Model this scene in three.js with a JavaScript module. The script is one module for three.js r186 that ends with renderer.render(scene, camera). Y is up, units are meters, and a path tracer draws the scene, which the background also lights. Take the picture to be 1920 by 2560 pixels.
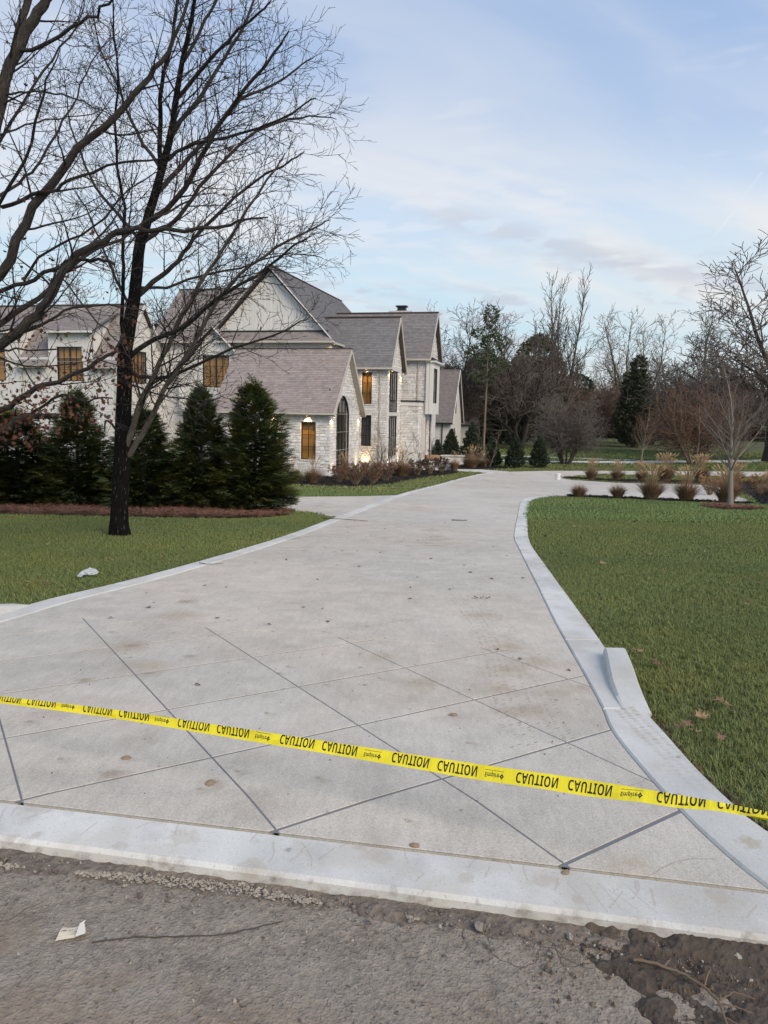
import * as THREE from 'three';
import { mergeGeometries } from 'three/addons/utils/BufferGeometryUtils.js';

// ---------------------------------------------------------------- camera, sky, sun, exposure
const scene = new THREE.Scene();
const camera = new THREE.PerspectiveCamera(67.93, 768 / 1024, 0.05, 1500);
camera.position.set(0, 1.6, 0);
camera.rotation.set(-0.1283, 0, 0.021, 'XYZ');

const renderer = new THREE.WebGLRenderer({ antialias: true });
renderer.setSize(768, 1024);
renderer.toneMapping = THREE.LinearToneMapping;
renderer.toneMappingExposure = 2.05;
renderer.shadowMap.enabled = true;
renderer.shadowMap.type = THREE.PCFSoftShadowMap;

// seeded random numbers and value noise
function rng(seed) {
  let s = seed | 0;
  return () => { s = (s + 0x6d2b79f5) | 0; let t = Math.imul(s ^ (s >>> 15), 1 | s); t = (t + Math.imul(t ^ (t >>> 7), 61 | t)) ^ t; return ((t ^ (t >>> 14)) >>> 0) / 4294967296; };
}
const hash2 = (x, y, s) => { let h = Math.imul(x, 374761393) + Math.imul(y, 668265263) + Math.imul(s, 2147483647 ^ 974711); h = Math.imul(h ^ (h >>> 13), 1274126177); return ((h ^ (h >>> 16)) >>> 0) / 4294967296; };
function vnoise(x, y, s, per = 0) {
  let ix = Math.floor(x), iy = Math.floor(y); const fx = x - ix, fy = y - iy;
  const u = fx * fx * (3 - 2 * fx), v = fy * fy * (3 - 2 * fy);
  let jx = ix + 1, jy = iy + 1;
  if (per) { ix = ((ix % per) + per) % per; jx = ((jx % per) + per) % per; iy = ((iy % per) + per) % per; jy = ((jy % per) + per) % per; }
  const a = hash2(ix, iy, s), b = hash2(jx, iy, s), c = hash2(ix, jy, s), d = hash2(jx, jy, s);
  return a + (b - a) * u + (c - a) * v + (a - b - c + d) * u * v;
}
function fbm(x, y, s, oct = 4, per = 0) {
  let a = 0.5, t = 0, n = 0;
  for (let i = 0; i < oct; i++) { t += a * vnoise(x, y, s + i * 17, per); n += a; a *= 0.5; x *= 2; y *= 2; per *= 2; }
  return t / n;
}
const clamp = (x, a = 0, b = 1) => Math.min(b, Math.max(a, x));
const sstep = (a, b, x) => { const t = clamp((x - a) / (b - a)); return t * t * (3 - 2 * t); };
const lerp = (a, b, t) => a + (b - a) * t;
const mix3 = (a, b, t) => [lerp(a[0], b[0], t), lerp(a[1], b[1], t), lerp(a[2], b[2], t)];

// dusk sky: pale cyan at the horizon, cream and pink cirrus higher, blue above, low lavender cloud bars
const SKY_GAIN = 0.50;
function skyTexture() {
  const W = 4096, H = 2048, data = new Float32Array(W * H * 4);
  const stops = [[-90, [0.30, 0.30, 0.29]], [-3, [0.55, 0.56, 0.56]], [0, [0.80, 0.76, 0.72]], [2.5, [0.66, 0.78, 0.82]], [6, [0.54, 0.76, 0.87]], [10, [0.57, 0.76, 0.90]], [14, [0.54, 0.70, 0.90]], [19, [0.43, 0.57, 0.81]], [26, [0.35, 0.49, 0.75]], [45, [0.33, 0.47, 0.76]], [90, [0.31, 0.45, 0.73]]];
  for (let row = 0; row < H; row++) {
    const e = ((row + 0.5) / H - 0.5) * 180, er = e * Math.PI / 180, sy = Math.sin(er), cy = Math.cos(er);
    let k = 0; while (k < stops.length - 2 && e > stops[k + 1][0]) k++;
    const base = mix3(stops[k][1], stops[k + 1][1], clamp((e - stops[k][0]) / (stops[k + 1][0] - stops[k][0])));
    for (let col = 0; col < W; col++) {
      const o = (row * W + col) * 4; let c = base;
      if (e > 0.2) {
        const az = ((col + 0.5) / W - 0.5) * 2 * Math.PI, dx = Math.cos(az) * cy, dz = Math.sin(az) * cy;
        const q = 1 / (sy + 0.10), px = dx * q, pz = dz * q;
        // high thin cirrus veil, combed into streaks
        const rel = Math.atan2(dx, -dz) * 180 / Math.PI;
        const w1 = fbm(px * 0.55 + 3.1, pz * 0.55 - 1.7, 11, 4), w2 = fbm(px * 1.5 - pz * 0.5 + w1 * 2.2, pz * 2.6 + px * 0.8 + 7.7, 12, 5);
        const sx = px * 0.78 - pz * 0.63, sz = px * 0.63 + pz * 0.78, comb = fbm(sx * 1.1 + w1 * 1.5, sz * 4.2 + w2 * 1.6, 14, 5);
        const veil = sstep(0.42, 0.78, w1 * 0.5 + w2 * 0.2 + comb * 0.38) * (0.35 + 0.65 * sstep(2, 9, e)) * (1 - 0.35 * sstep(24, 60, e));
        const band = Math.exp(-(((e - 12.5 + 0.10 * (rel - 5)) / 5.5) ** 2)) * (0.25 + 0.9 * sstep(0.35, 0.7, comb * 0.6 + w2 * 0.4));
        c = mix3(c, [0.82, 0.83, 0.85], clamp(veil * 0.40 + band * 0.55 + 0.42 * Math.exp(-(((rel + 34) / 15) ** 2)) * sstep(12, 22, e)));
        c = mix3(c, [0.84, 0.83, 0.81], 0.45 * Math.exp(-(((e - 8) / 5) ** 2)) * sstep(4, 24, rel) * (1 - sstep(40, 70, rel)) * (0.5 + comb));
        // mackerel ripples
        const rp = fbm(px * 6 + w2 * 1.6, pz * 11 - px * 3, 21, 3);
        c = mix3(c, [0.82, 0.83, 0.88], 0.5 * sstep(0.53, 0.70, rp) * sstep(7, 15, e) * sstep(0.42, 0.68, fbm(px * 0.9, pz * 0.9, 25, 3)));
        // low lavender-grey bars and small rippled banks
        const lo = fbm(px * 1.35 + 4.2, pz * 2.3 + px * 0.5, 31, 5), lo2 = fbm(rel * 0.05 + 9, e * 0.28 + rel * 0.02, 37, 4), rip = fbm(rel * 0.55 + w2 * 2, e * 2.6 + rel * 0.12, 33, 4);
        const bar = sstep(0.46, 0.64, lo * 0.62 + lo2 * 0.40) * sstep(1.2, 4, e) * (1 - sstep(9, 13, e));
        c = mix3(c, [0.58, 0.62, 0.71], bar * 0.75 * sstep(0.44, 0.64, rip));
        const arm = Math.exp(-(((e - 15 + 0.25 * rel) / 0.8) ** 2)) * sstep(0.42, 0.60, fbm(rel * 0.30, e * 1.5, 39, 4)) * sstep(0, 6, rel) * (1 - sstep(24, 30, rel));
        c = mix3(c, [0.57, 0.60, 0.69], arm * 0.62);
        // warm glow low behind the trees
        c = mix3(c, [0.93, 0.80, 0.72], 0.5 * Math.exp(-((e / 3.2) ** 2)) * (0.6 + 0.4 * w1));
        // two pieces of a short vapour trail
        for (const [a0, e0, a1, e1] of [[22.2, 12.0, 23.4, 13.5], [23.8, 14.2, 24.9, 15.7]]) {
          const vx = a1 - a0, vy = e1 - e0, t = clamp(((rel - a0) * vx + (e - e0) * vy) / (vx * vx + vy * vy)), d = Math.hypot(rel - a0 - vx * t, e - e0 - vy * t);
          if (d < 0.3) c = mix3(c, [0.95, 0.94, 0.95], 0.45 * Math.exp(-((d / 0.035) ** 2)) * (0.5 + 0.5 * t));
        }
      }
      data[o] = c[0] * SKY_GAIN; data[o + 1] = c[1] * SKY_GAIN; data[o + 2] = c[2] * SKY_GAIN; data[o + 3] = 1;
    }
  }
  const t = new THREE.DataTexture(data, W, H, THREE.RGBAFormat, THREE.FloatType);
  t.mapping = THREE.EquirectangularReflectionMapping; t.magFilter = THREE.LinearFilter; t.minFilter = THREE.LinearFilter; t.needsUpdate = true;
  return t;
}
scene.background = skyTexture();
scene.environment = scene.background;

const sun = new THREE.DirectionalLight(new THREE.Color(1.0, 0.84, 0.66), 1.5);
sun.position.set(34, 42, 26); sun.target.position.set(0, 0, -24);
sun.castShadow = true; sun.shadow.radius = 60; sun.shadow.mapSize.set(4096, 4096);
Object.assign(sun.shadow.camera, { left: -70, right: 70, top: 70, bottom: -70, near: 1, far: 220 });
scene.add(sun, sun.target);

// ---------------------------------------------------------------- helpers
const V = (x, y, z) => new THREE.Vector3(x, y, z);
const used = new Map();
function numbered(name) { const n = used.get(name) ?? 0; used.set(name, n + 1); return n ? name + '_' + String(n).padStart(3, '0') : name; }
function tag(o, label, category, group) { o.userData.label = label; if (category) o.userData.category = category; if (group) o.userData.group = group; return o; }
function thing(name, label, category, pos = [0, 0, 0], turn = 0, group) {
  const o = new THREE.Group(); o.name = numbered(name); o.position.set(...pos); o.rotation.y = turn; scene.add(o);
  return tag(o, label, category, group);
}
function mesh(name, geo, mat, parent) {
  const m = new THREE.Mesh(geo, mat); m.name = parent ? name : numbered(name); m.castShadow = m.receiveShadow = true; (parent ?? scene).add(m); return m;
}
const structure = (name, geo, mat, label) => { const m = mesh(name, geo, mat); m.userData.kind = 'structure'; if (label) m.userData.label = label; return m; };
function dup(src, pos, turn, scale, label, group) {
  const r = src.clone(); r.name = numbered(src.name.replace(/_\d{3}$/, '')); r.position.set(...pos); r.rotation.y = turn; r.scale.set(...(Array.isArray(scale) ? scale : [scale, scale, scale]));
  r.userData = { ...src.userData }; if (label) r.userData.label = label; if (group) r.userData.group = group; scene.add(r); return r;
}
// mesh builder with position, normal, uv (metres) and vertex colour
class MB {
  constructor() { this.p = []; this.n = []; this.u = []; this.c = []; this.i = []; }
  get count() { return this.p.length / 3; }
  v(p, n, u, v, c = [1, 1, 1]) { this.p.push(p.x, p.y, p.z); this.n.push(n.x, n.y, n.z); this.u.push(u, v); this.c.push(c[0], c[1], c[2]); return this.count - 1; }
  quad(a, b, c, d, col, uv) {
    const n = V(0, 0, 0).crossVectors(b.clone().sub(a), d.clone().sub(a)); if (n.lengthSq() < 1e-14) n.crossVectors(c.clone().sub(a), d.clone().sub(a)); n.normalize();
    const w = a.distanceTo(b), h = a.distanceTo(d), q = uv ?? [[0, 0], [w, 0], [w, h], [0, h]];
    const k = this.v(a, n, ...q[0], col); this.v(b, n, ...q[1], col); this.v(c, n, ...q[2], col); this.v(d, n, ...q[3], col);
    this.i.push(k, k + 1, k + 2, k, k + 2, k + 3);
  }
  tri(a, b, c, col, uv) {
    const n = V(0, 0, 0).crossVectors(b.clone().sub(a), c.clone().sub(a)).normalize(), q = uv ?? [[0, 0], [1, 0], [0, 1]];
    const k = this.v(a, n, ...q[0], col); this.v(b, n, ...q[1], col); this.v(c, n, ...q[2], col); this.i.push(k, k + 1, k + 2);
  }
  box(x0, x1, y0, y1, z0, z1, col) {
    const P = (x, y, z) => V(x, y, z);
    const a = P(x0, y0, z1), b = P(x1, y0, z1), c = P(x1, y1, z1), d = P(x0, y1, z1), e = P(x0, y0, z0), f = P(x1, y0, z0), g = P(x1, y1, z0), h = P(x0, y1, z0);
    this.quad(a, b, c, d, col); this.quad(f, e, h, g, col); this.quad(b, f, g, c, col); this.quad(e, a, d, h, col); this.quad(d, c, g, h, col); this.quad(e, f, b, a, col);
    return this;
  }
  bar(a, b, w, h, up = V(0, 1, 0), col) {   // box along a segment
    const t = b.clone().sub(a).normalize(), s = V(0, 0, 0).crossVectors(t, up).normalize(), u = V(0, 0, 0).crossVectors(s, t).normalize();
    const q = (p, i, j) => p.clone().addScaledVector(s, i * w / 2).addScaledVector(u, j * h / 2);
    const A = [q(a, -1, -1), q(a, 1, -1), q(a, 1, 1), q(a, -1, 1)], B = [q(b, -1, -1), q(b, 1, -1), q(b, 1, 1), q(b, -1, 1)];
    for (let k = 0; k < 4; k++) { const l = (k + 1) % 4; this.quad(A[k], A[l], B[l], B[k], col); }
    this.quad(A[0], A[3], A[2], A[1], col); this.quad(B[0], B[1], B[2], B[3], col);
    return this;
  }
  tube(pts, rad, sides, col, uvr = 1, cap = true) {
    const n = pts.length, t = V(0, 0, 0), up = V(0, 0, 0), s = V(0, 0, 0), nn = V(0, 0, 0), p = V(0, 0, 0); let L = 0, first = this.count;
    t.copy(pts[1]).sub(pts[0]).normalize(); up.set(Math.abs(t.y) > 0.9 ? 1 : 0, Math.abs(t.y) > 0.9 ? 0 : 1, 0);
    for (let k = 0; k < n; k++) {
      t.copy(pts[Math.min(n - 1, k + 1)]).sub(pts[Math.max(0, k - 1)]).normalize();
      s.crossVectors(t, up).normalize(); up.crossVectors(s, t).normalize();
      if (k) L += pts[k].distanceTo(pts[k - 1]);
      for (let j = 0; j <= sides; j++) {
        const a = j / sides * 2 * Math.PI, ca = Math.cos(a), sa = Math.sin(a);
        nn.set(s.x * ca + up.x * sa, s.y * ca + up.y * sa, s.z * ca + up.z * sa);
        p.copy(pts[k]).addScaledVector(nn, rad[k]);
        this.v(p, nn, j / sides * uvr, L, col);
      }
    }
    const m = sides + 1;
    for (let k = 0; k < n - 1; k++) for (let j = 0; j < sides; j++) { const a = first + k * m + j; this.i.push(a, a + m, a + 1, a + 1, a + m, a + m + 1); }
    if (cap && rad[n - 1] > 0.004) { const c = this.v(pts[n - 1], t, 0, L, col), k0 = this.count; for (let j = 0; j <= sides; j++) { const q = (first + (n - 1) * m + j) * 3; this.v(V(this.p[q], this.p[q + 1], this.p[q + 2]), t, 0, L, col); } for (let j = 0; j < sides; j++) this.i.push(k0 + j + 1, k0 + j, c); }
    return this;
  }
  geo(colors = true) {
    const g = new THREE.BufferGeometry();
    g.setAttribute('position', new THREE.Float32BufferAttribute(this.p, 3)); g.setAttribute('normal', new THREE.Float32BufferAttribute(this.n, 3)); g.setAttribute('uv', new THREE.Float32BufferAttribute(this.u, 2));
    if (colors) g.setAttribute('color', new THREE.Float32BufferAttribute(this.c, 3));
    g.setIndex(this.i); return g;
  }
}
// textures: fn(u, v) in 0..1 gives [r, g, b (linear), height]
const toS = (x) => { x = clamp(x); return 255 * (x <= 0.0031308 ? 12.92 * x : 1.055 * Math.pow(x, 1 / 2.4) - 0.055); };
function makeTex(size, tile, fn, paint) {
  const col = new Uint8Array(size * size * 4), h = new Uint8Array(size * size * 4);
  const F = new Float32Array(size * size * 4);
  for (let y = 0; y < size; y++) for (let x = 0; x < size; x++) { const c = fn(x / size, y / size), o = (y * size + x) * 4; F[o] = c[0]; F[o + 1] = c[1]; F[o + 2] = c[2]; F[o + 3] = c[3]; }
  if (paint) paint(F, size);
  for (let o = 0; o < F.length; o += 4) { col[o] = toS(F[o]); col[o + 1] = toS(F[o + 1]); col[o + 2] = toS(F[o + 2]); col[o + 3] = 255; h[o] = h[o + 1] = h[o + 2] = clamp(F[o + 3]) * 255; h[o + 3] = 255; }
  const mk = (d, srgb) => { const t = new THREE.DataTexture(d, size, size, THREE.RGBAFormat); t.wrapS = t.wrapT = THREE.RepeatWrapping; t.magFilter = THREE.LinearFilter; t.repeat.set(1 / tile, 1 / tile); if (srgb) t.colorSpace = THREE.SRGBColorSpace; t.needsUpdate = true; return t; };
  return { map: mk(col, true), bump: mk(h, false) };
}
const std = (o) => new THREE.MeshStandardMaterial({ roughness: 0.9, metalness: 0, ...o });
const lin = (r, g, b) => new THREE.Color().setRGB(r, g, b);

// the ground: level at the street, falling gently to the house, level again beyond
function fall(d) {
  const lim = 44, w = 10, x = Math.max(d - 3, 0);
  if (x < lim - w) return -0.055 * x;
  if (x > lim + w) return -0.055 * lim;
  const t = (x - (lim - w)) / (2 * w); return -0.055 * ((lim - w) + 2 * w * (t - t * t / 2));
}
const hG = (x, z) => fall(-z);
const streetZ = (x) => -2.41 + 0.177 * x;
// ---------------------------------------------------------------- materials
function blot(F, size, tile, cx, cy, r, col, amt, rag, seed, dh = 0) {   // a ragged patch of matter, at metres (cx, cy) on a tile
  const s = size / tile, R = r * 1.6 * s, X0 = cx * s, Y0 = cy * s;
  for (let y = Math.floor(Y0 - R); y <= Y0 + R; y++) for (let x = Math.floor(X0 - R); x <= X0 + R; x++) {
    const dx = (x - X0) / s, dy = (y - Y0) / s, d = Math.hypot(dx, dy) / r;
    const n = fbm(x * rag / s * 1.0, y * rag / s, seed, 4), fine = hash2(x, y, seed + 5);
    const a = sstep(1.15, 0.35, d + (n - 0.5) * 1.5) * amt * (0.45 + 0.75 * sstep(0.3, 0.7, n * 0.6 + fine * 0.4));
    if (a <= 0.003) continue;
    const o = ((((y % size) + size) % size) * size + (((x % size) + size) % size)) * 4;
    for (let k = 0; k < 3; k++) F[o + k] = lerp(F[o + k], col[k], Math.min(1, a));
    F[o + 3] += dh * a;
  }
}
function scratch(F, size, tile, pts, w, col, amt, seed, dh = 0) {   // a thin line along points in metres
  const s = size / tile, r = rng(seed);
  for (let k = 0; k < pts.length - 1; k++) {
    const [x0, y0] = pts[k], [x1, y1] = pts[k + 1], L = Math.hypot(x1 - x0, y1 - y0) * s, n = Math.ceil(L * 2);
    for (let i = 0; i < n; i++) {
      const t = i / n, X = (x0 + (x1 - x0) * t) * s, Y = (y0 + (y1 - y0) * t) * s, ww = w * s * (0.5 + r());
      for (let y = Math.floor(Y - ww); y <= Y + ww; y++) for (let x = Math.floor(X - ww); x <= X + ww; x++) {
        const d = Math.hypot(x - X, y - Y) / Math.max(ww, 0.5); if (d > 1) continue;
        const o = ((((y % size) + size) % size) * size + (((x % size) + size) % size)) * 4, a = amt * (1 - d * d);
        for (let q = 0; q < 3; q++) F[o + q] = lerp(F[o + q], col[q], a); F[o + 3] += dh * a;
      }
    }
  }
}
function wander(r, x, y, a, len, step, wob) { const P = [[x, y]]; for (let l = 0; l < len; l += step) { a += (r() - 0.5) * wob; x += Math.cos(a) * step; y += Math.sin(a) * step; P.push([x, y]); } return P; }

// driveway concrete, one tile is 8 m; tile (x, y) = world (x + 4, -z)
const SPOTS = [[-1.19, -3.2, 0.05], [-1.19, -3.37, 0.028], [-0.72, -3.14, 0.03], [-0.73, -3.1, 0.02], [-0.64, -3.25, 0.02], [-0.76, -3.06, 0.02], [0.12, -2.83, 0.02], [-0.27, -3.2, 0.02], [0.4, -4.06, 0.035], [-0.63, -4.03, 0.02], [-1.35, -5.17, 0.05], [-2.14, -5.84, 0.03], [-1.84, -5.43, 0.06], [-1.89, -7.12, 0.08], [-0.67, -4.8, 0.025], [-0.63, -4.96, 0.02], [-0.35, -4.57, 0.02], [-0.01, -4.74, 0.02], [-0.8, -3.71, 0.02], [0.45, -3.65, 0.02], [-1.48, -3.35, 0.02], [-0.47, -6, 0.02], [-1.5, -4.74, 0.04], [-1.85, -4.56, 0.05], [-1.85, -3.82, 0.03]];
const STAINS = [[0.87, -4.97, 0.22], [0.69, -4.55, 0.18], [1.07, -5.21, 0.2], [1.07, -4.48, 0.15], [0.81, -4.13, 0.2], [1.24, -4.58, 0.12], [-1.81, -6.49, 0.3], [-1.93, -5.35, 0.3], [-1.61, -4.89, 0.25], [0.23, -4.61, 0.2], [-0.01, -5.25, 0.15], [0.89, -2.54, 0.1], [0.87, -6.76, 0.25], [0.94, -5.59, 0.25]];
const concreteT = makeTex(2048, 8, (u, v) => {
  const big = fbm(u * 6, v * 6, 41, 4, 6), mid = fbm(u * 48, v * 48, 42, 4, 48), brush = vnoise(u * 420, v * 90, 43, 0), grit = hash2((u * 2048) | 0, (v * 2048) | 0, 44), pop = hash2((u * 2048) | 0, (v * 2048) | 0, 45);
  const tone = 0.78 + 0.24 * big + 0.26 * (mid - 0.5) + 0.34 * (grit - 0.5) + 0.10 * (brush - 0.5), w = fbm(u * 5 + 3, v * 5, 46, 4, 5);
  let c = [0.563 * tone, 0.525 * tone, 0.458 * tone];
  c = mix3(c, [0.57 * tone, 0.495 * tone, 0.39 * tone], 0.35 * sstep(0.5, 0.72, w));
  if (pop > 0.9965) c = mix3(c, [0.15, 0.13, 0.11], 0.6); else if (pop < 0.004) c = mix3(c, [0.7, 0.68, 0.64], 0.6);
  return [...c, 0.5 + 0.25 * (grit - 0.5) + 0.4 * (mid - 0.5)];
}, (F, n) => {
  let k = 300;
  for (const [x, z, r] of STAINS) { blot(F, n, 8, x + 4, -z, r, [0.36, 0.28, 0.185], 0.32, 14, k++); blot(F, n, 8, x + 4.05, -z + 0.05, r * 0.5, [0.33, 0.245, 0.15], 0.28, 30, k++); }
  for (const [x, z, r] of SPOTS) { blot(F, n, 8, x + 4, -z, r, [0.24, 0.18, 0.125], 0.65, 70, k++, 0.4); blot(F, n, 8, x + 4.03, -z - 0.02, r * 1.9, [0.33, 0.27, 0.20], 0.35, 40, k++); }
  const r = rng(77);
  for (let i = 0; i < 120; i++) blot(F, n, 8, r() * 8, r() * 8, 0.008 + 0.022 * r() * r(), [0.20, 0.155, 0.115], 0.7, 80, k++, 0.3);
  for (let i = 0; i < 50; i++) blot(F, n, 8, r() * 8, r() * 8, 0.05 + 0.12 * r(), r() < 0.5 ? [0.30, 0.24, 0.17] : [0.55, 0.53, 0.49], 0.25, 20, k++);
  // tyre prints: rows of short tan bars with the tread's own outline
  for (const [ox, amp] of [[0.78, 0.5], [0.98, 0.36], [-1.9, 0.25]]) for (let s = 3.6; s < 7.8; s += 0.035) for (const q of [-0.07, -0.025, 0.02, 0.065]) {
    if (r() < 0.45) continue; const x = ox + q + 0.06 * Math.sin(s * 1.3) + 4; scratch(F, n, 8, [[x, s], [x + 0.02, s + 0.02]], 0.006, [0.31, 0.245, 0.17], amp * r(), k++);
  }
  for (let i = 0; i < 16; i++) scratch(F, n, 8, wander(r, r() * 8, r() * 8, r() * 6.3, 0.3 + r() * 0.8, 0.04, 0.5), 0.003, [0.24, 0.21, 0.18], 0.4, k++);
});
const worldShift = (T) => { for (const t of [T.map, T.bump]) t.offset.set(0.5, 0); return T; };
worldShift(concreteT);
const concrete = std({ map: concreteT.map, bumpMap: concreteT.bump, bumpScale: 0.004, roughness: 0.93 }), pours = [1, 0.955, 1.035, 0.985].map((k) => std({ map: concreteT.map, bumpMap: concreteT.bump, bumpScale: 0.004, roughness: 0.93, color: lin(Math.min(1, k), Math.min(1, k), Math.min(1, k * 0.995)) }));
// trowelled edging concrete: paler and smoother
const edgeT = worldShift(makeTex(2048, 8, (u, v) => {
  const big = fbm(u * 10, v * 10, 51, 5, 10), mid = fbm(u * 70, v * 30, 52, 4, 0), grit = hash2((u * 2048) | 0, (v * 2048) | 0, 54), w = fbm(u * 40, v * 40, 55, 4, 40);
  const tone = 0.80 + 0.42 * (big - 0.35) + 0.22 * (mid - 0.5) + 0.14 * (grit - 0.5);
  let c = [0.665 * tone, 0.665 * tone, 0.625 * tone]; c = mix3(c, [0.46, 0.42, 0.35], 0.38 * sstep(0.50, 0.75, w)); if (hash2((u * 2048) | 0, (v * 2048) | 0, 57) > 0.994) c = mix3(c, [0.2, 0.18, 0.15], 0.6);
  return [...c, 0.5 + 0.5 * (mid - 0.5) + 0.2 * (grit - 0.5)];
}, (F, n) => {
  const r = rng(88); let k = 700;
  for (let i = 0; i < 60; i++) blot(F, n, 8, r() * 8, r() * 8, 0.02 + 0.07 * r(), [0.33, 0.24, 0.15], 0.4 * r(), 40, k++);
  for (let i = 0; i < 90; i++) blot(F, n, 8, r() * 8, r() * 8, 0.006 + 0.012 * r(), [0.13, 0.11, 0.09], 0.7, 90, k++);
  blot(F, n, 8, 0.97 + 4, 2.62, 0.05, [0.30, 0.2, 0.1], 0.5, 60, k++); blot(F, n, 8, 1.42 + 4, 2.72, 0.05, [0.36, 0.26, 0.13], 0.6, 60, k++);
  // muddy tyre tread on the edging: staggered lozenges
  for (let s = 3.15; s < 4.15; s += 0.045) for (let q = -1; q <= 1; q++) { const x = 1.435 + 4 - (s - 3.15) * 0.03 + q * 0.05, y = s + (q & 1 ? 0.02 : 0); blot(F, n, 8, x, y, 0.021, [0.34, 0.265, 0.165], 0.22 + 0.5 * r() * sstep(3.2, 4.0, s), 90, k++); }
  for (let i = 0; i < 60; i++) { const x = -3 + r() * 6, y = 2.42 - x * 0.175 + r() * 0.26; blot(F, n, 8, x + 4, y, 0.02 + 0.05 * r(), r() < 0.6 ? [0.36, 0.30, 0.22] : [0.42, 0.415, 0.40], 0.45, 40, k++); }
  for (let i = 0; i < 90; i++) { const x = -3 + r() * 6, y = 2.45 - x * 0.175 + r() * 0.3; scratch(F, n, 8, wander(r, x + 4, y, 1.2 + (r() - 0.5), 0.05 + 0.10 * r(), 0.02, 0.6), 0.0035, [0.36, 0.30, 0.23], 0.28, k++); }
  for (let i = 0; i < 420; i++) { const x = -3.8 + r() * 7.6; blot(F, n, 8, x + 4, 2.41 - x * 0.177 - 0.045 + (r() - 0.5) * 0.09, 0.010 + 0.025 * r(), r() < 0.5 ? [0.24, 0.205, 0.165] : [0.30, 0.285, 0.26], 0.75 * r(), 60, k++); }
  for (let i = 0; i < 5; i++) scratch(F, n, 8, wander(r, 0.70 + i * 0.055 + 4, 2.30, 1.7 + 0.1 * i, 0.16, 0.02, 0.15), 0.003, [0.38, 0.37, 0.35], 0.35, k++, -0.2);
}));
const edging = std({ map: edgeT.map, bumpMap: edgeT.bump, bumpScale: 0.0025, roughness: 0.85 });
const jointMat = std({ color: lin(0.17, 0.176, 0.19), roughness: 0.95 });
// old street surface: dusty asphalt with stones, brown soil film, cracks; one tile is 4 m
const streetT = makeTex(2048, 4, (u, v) => {
  const big = fbm(u * 4, v * 4, 61, 4, 4), soil = fbm(u * 6, v * 9, 62, 6, 0), fine = fbm(u * 220, v * 220, 63, 3, 220), g = hash2((u * 2048) | 0, (v * 2048) | 0, 64), ag = vnoise(u * 700, v * 700, 65, 700), ag2 = vnoise(u * 420 + 9, v * 420, 66, 420), mid = fbm(u * 40, v * 40, 67, 4, 40);
  const tone = 0.66 + 0.26 * big + 0.5 * (fine - 0.5) + 0.34 * (g - 0.5) + 0.3 * (mid - 0.5);
  let c = [0.305 * tone, 0.264 * tone, 0.212 * tone];
  if (ag > 0.84) c = mix3(c, [0.42, 0.39, 0.35], sstep(0.84, 0.97, ag) * 0.6);
  if (ag2 < 0.14) c = mix3(c, [0.075, 0.066, 0.06], 0.6 * sstep(0.14, 0.04, ag2));
  c = mix3(c, [0.225 * (0.7 + 0.6 * fine), 0.172 * (0.7 + 0.6 * fine), 0.125 * (0.7 + 0.6 * fine)], 0.6 * sstep(0.44, 0.62, soil));
  return [...c, 0.45 + 0.5 * (fine - 0.5) + 0.35 * (ag - 0.5) - 0.3 * sstep(0.14, 0.04, ag2) + 0.5 * (mid - 0.5)];
}, (F, n) => {
  const r = rng(91); let k = 900;
  for (let i = 0; i < 64; i++) { const P = wander(r, r() * 4, r() * 4, r() < 0.6 ? (r() - 0.5) * 0.7 : r() * 6.3, 0.25 + r() * 0.8, 0.012, 1.5); scratch(F, n, 4, P, 0.0016, [0.07, 0.055, 0.043], 0.35 + 0.3 * r(), k++, -0.7); if (r() < 0.8) { const m = P[(P.length * r()) | 0]; scratch(F, n, 4, wander(r, m[0], m[1], r() * 6.3, 0.2 + r() * 0.35, 0.012, 1.4), 0.0015, [0.06, 0.05, 0.04], 0.65, k++, -0.6); } }
  for (let i = 0; i < 26; i++) blot(F, n, 4, r() * 4, r() * 4, 0.05 + 0.2 * r(), [0.17, 0.11, 0.07], 0.4, 18, k++);
  for (let i = 0; i < 34; i++) blot(F, n, 4, r() * 4, r() * 4, 0.04 + 0.15 * r(), [0.33, 0.295, 0.25], 0.35, 18, k++);
});
for (const t of [streetT.map, streetT.bump]) t.offset.set(0.5, 0.5);
const streetMat = std({ map: streetT.map, bumpMap: streetT.bump, bumpScale: 0.010, roughness: 0.95 });
const soilT = makeTex(1024, 1.5, (u, v) => {
  const a = fbm(u * 10, v * 10, 71, 5, 10), b = fbm(u * 90, v * 90, 72, 3, 90), g = hash2((u * 1024) | 0, (v * 1024) | 0, 73), t = 0.6 + 0.5 * a + 0.6 * (b - 0.5) + 0.2 * (g - 0.5);
  return [0.086 * t, 0.066 * t, 0.050 * t, 0.5 + 0.8 * (b - 0.5) + 0.4 * (a - 0.5)];
});
const soilMat = std({ map: soilT.map, bumpMap: soilT.bump, bumpScale: 0.014, roughness: 0.97, vertexColors: true });
const turfT = makeTex(1024, 3, (u, v) => {
  const a = fbm(u * 6, v * 6, 81, 5, 6), b = fbm(u * 130, v * 130, 82, 3, 130), st = vnoise(u * 300, v * 90, 83, 0), t = 0.55 + 0.6 * a + 0.8 * (b - 0.5) + 0.3 * (st - 0.5);
  let c = [0.095 * t, 0.112 * t, 0.034 * t]; c = mix3(c, [0.105 * t, 0.092 * t, 0.045 * t], 0.5 * sstep(0.55, 0.75, fbm(u * 20, v * 20, 84, 3, 20)));
  return [...c, 0.5 + 0.9 * (b - 0.5)];
});
const turfMat = std({ map: turfT.map, bumpMap: turfT.bump, bumpScale: 0.03, roughness: 1 });
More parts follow.
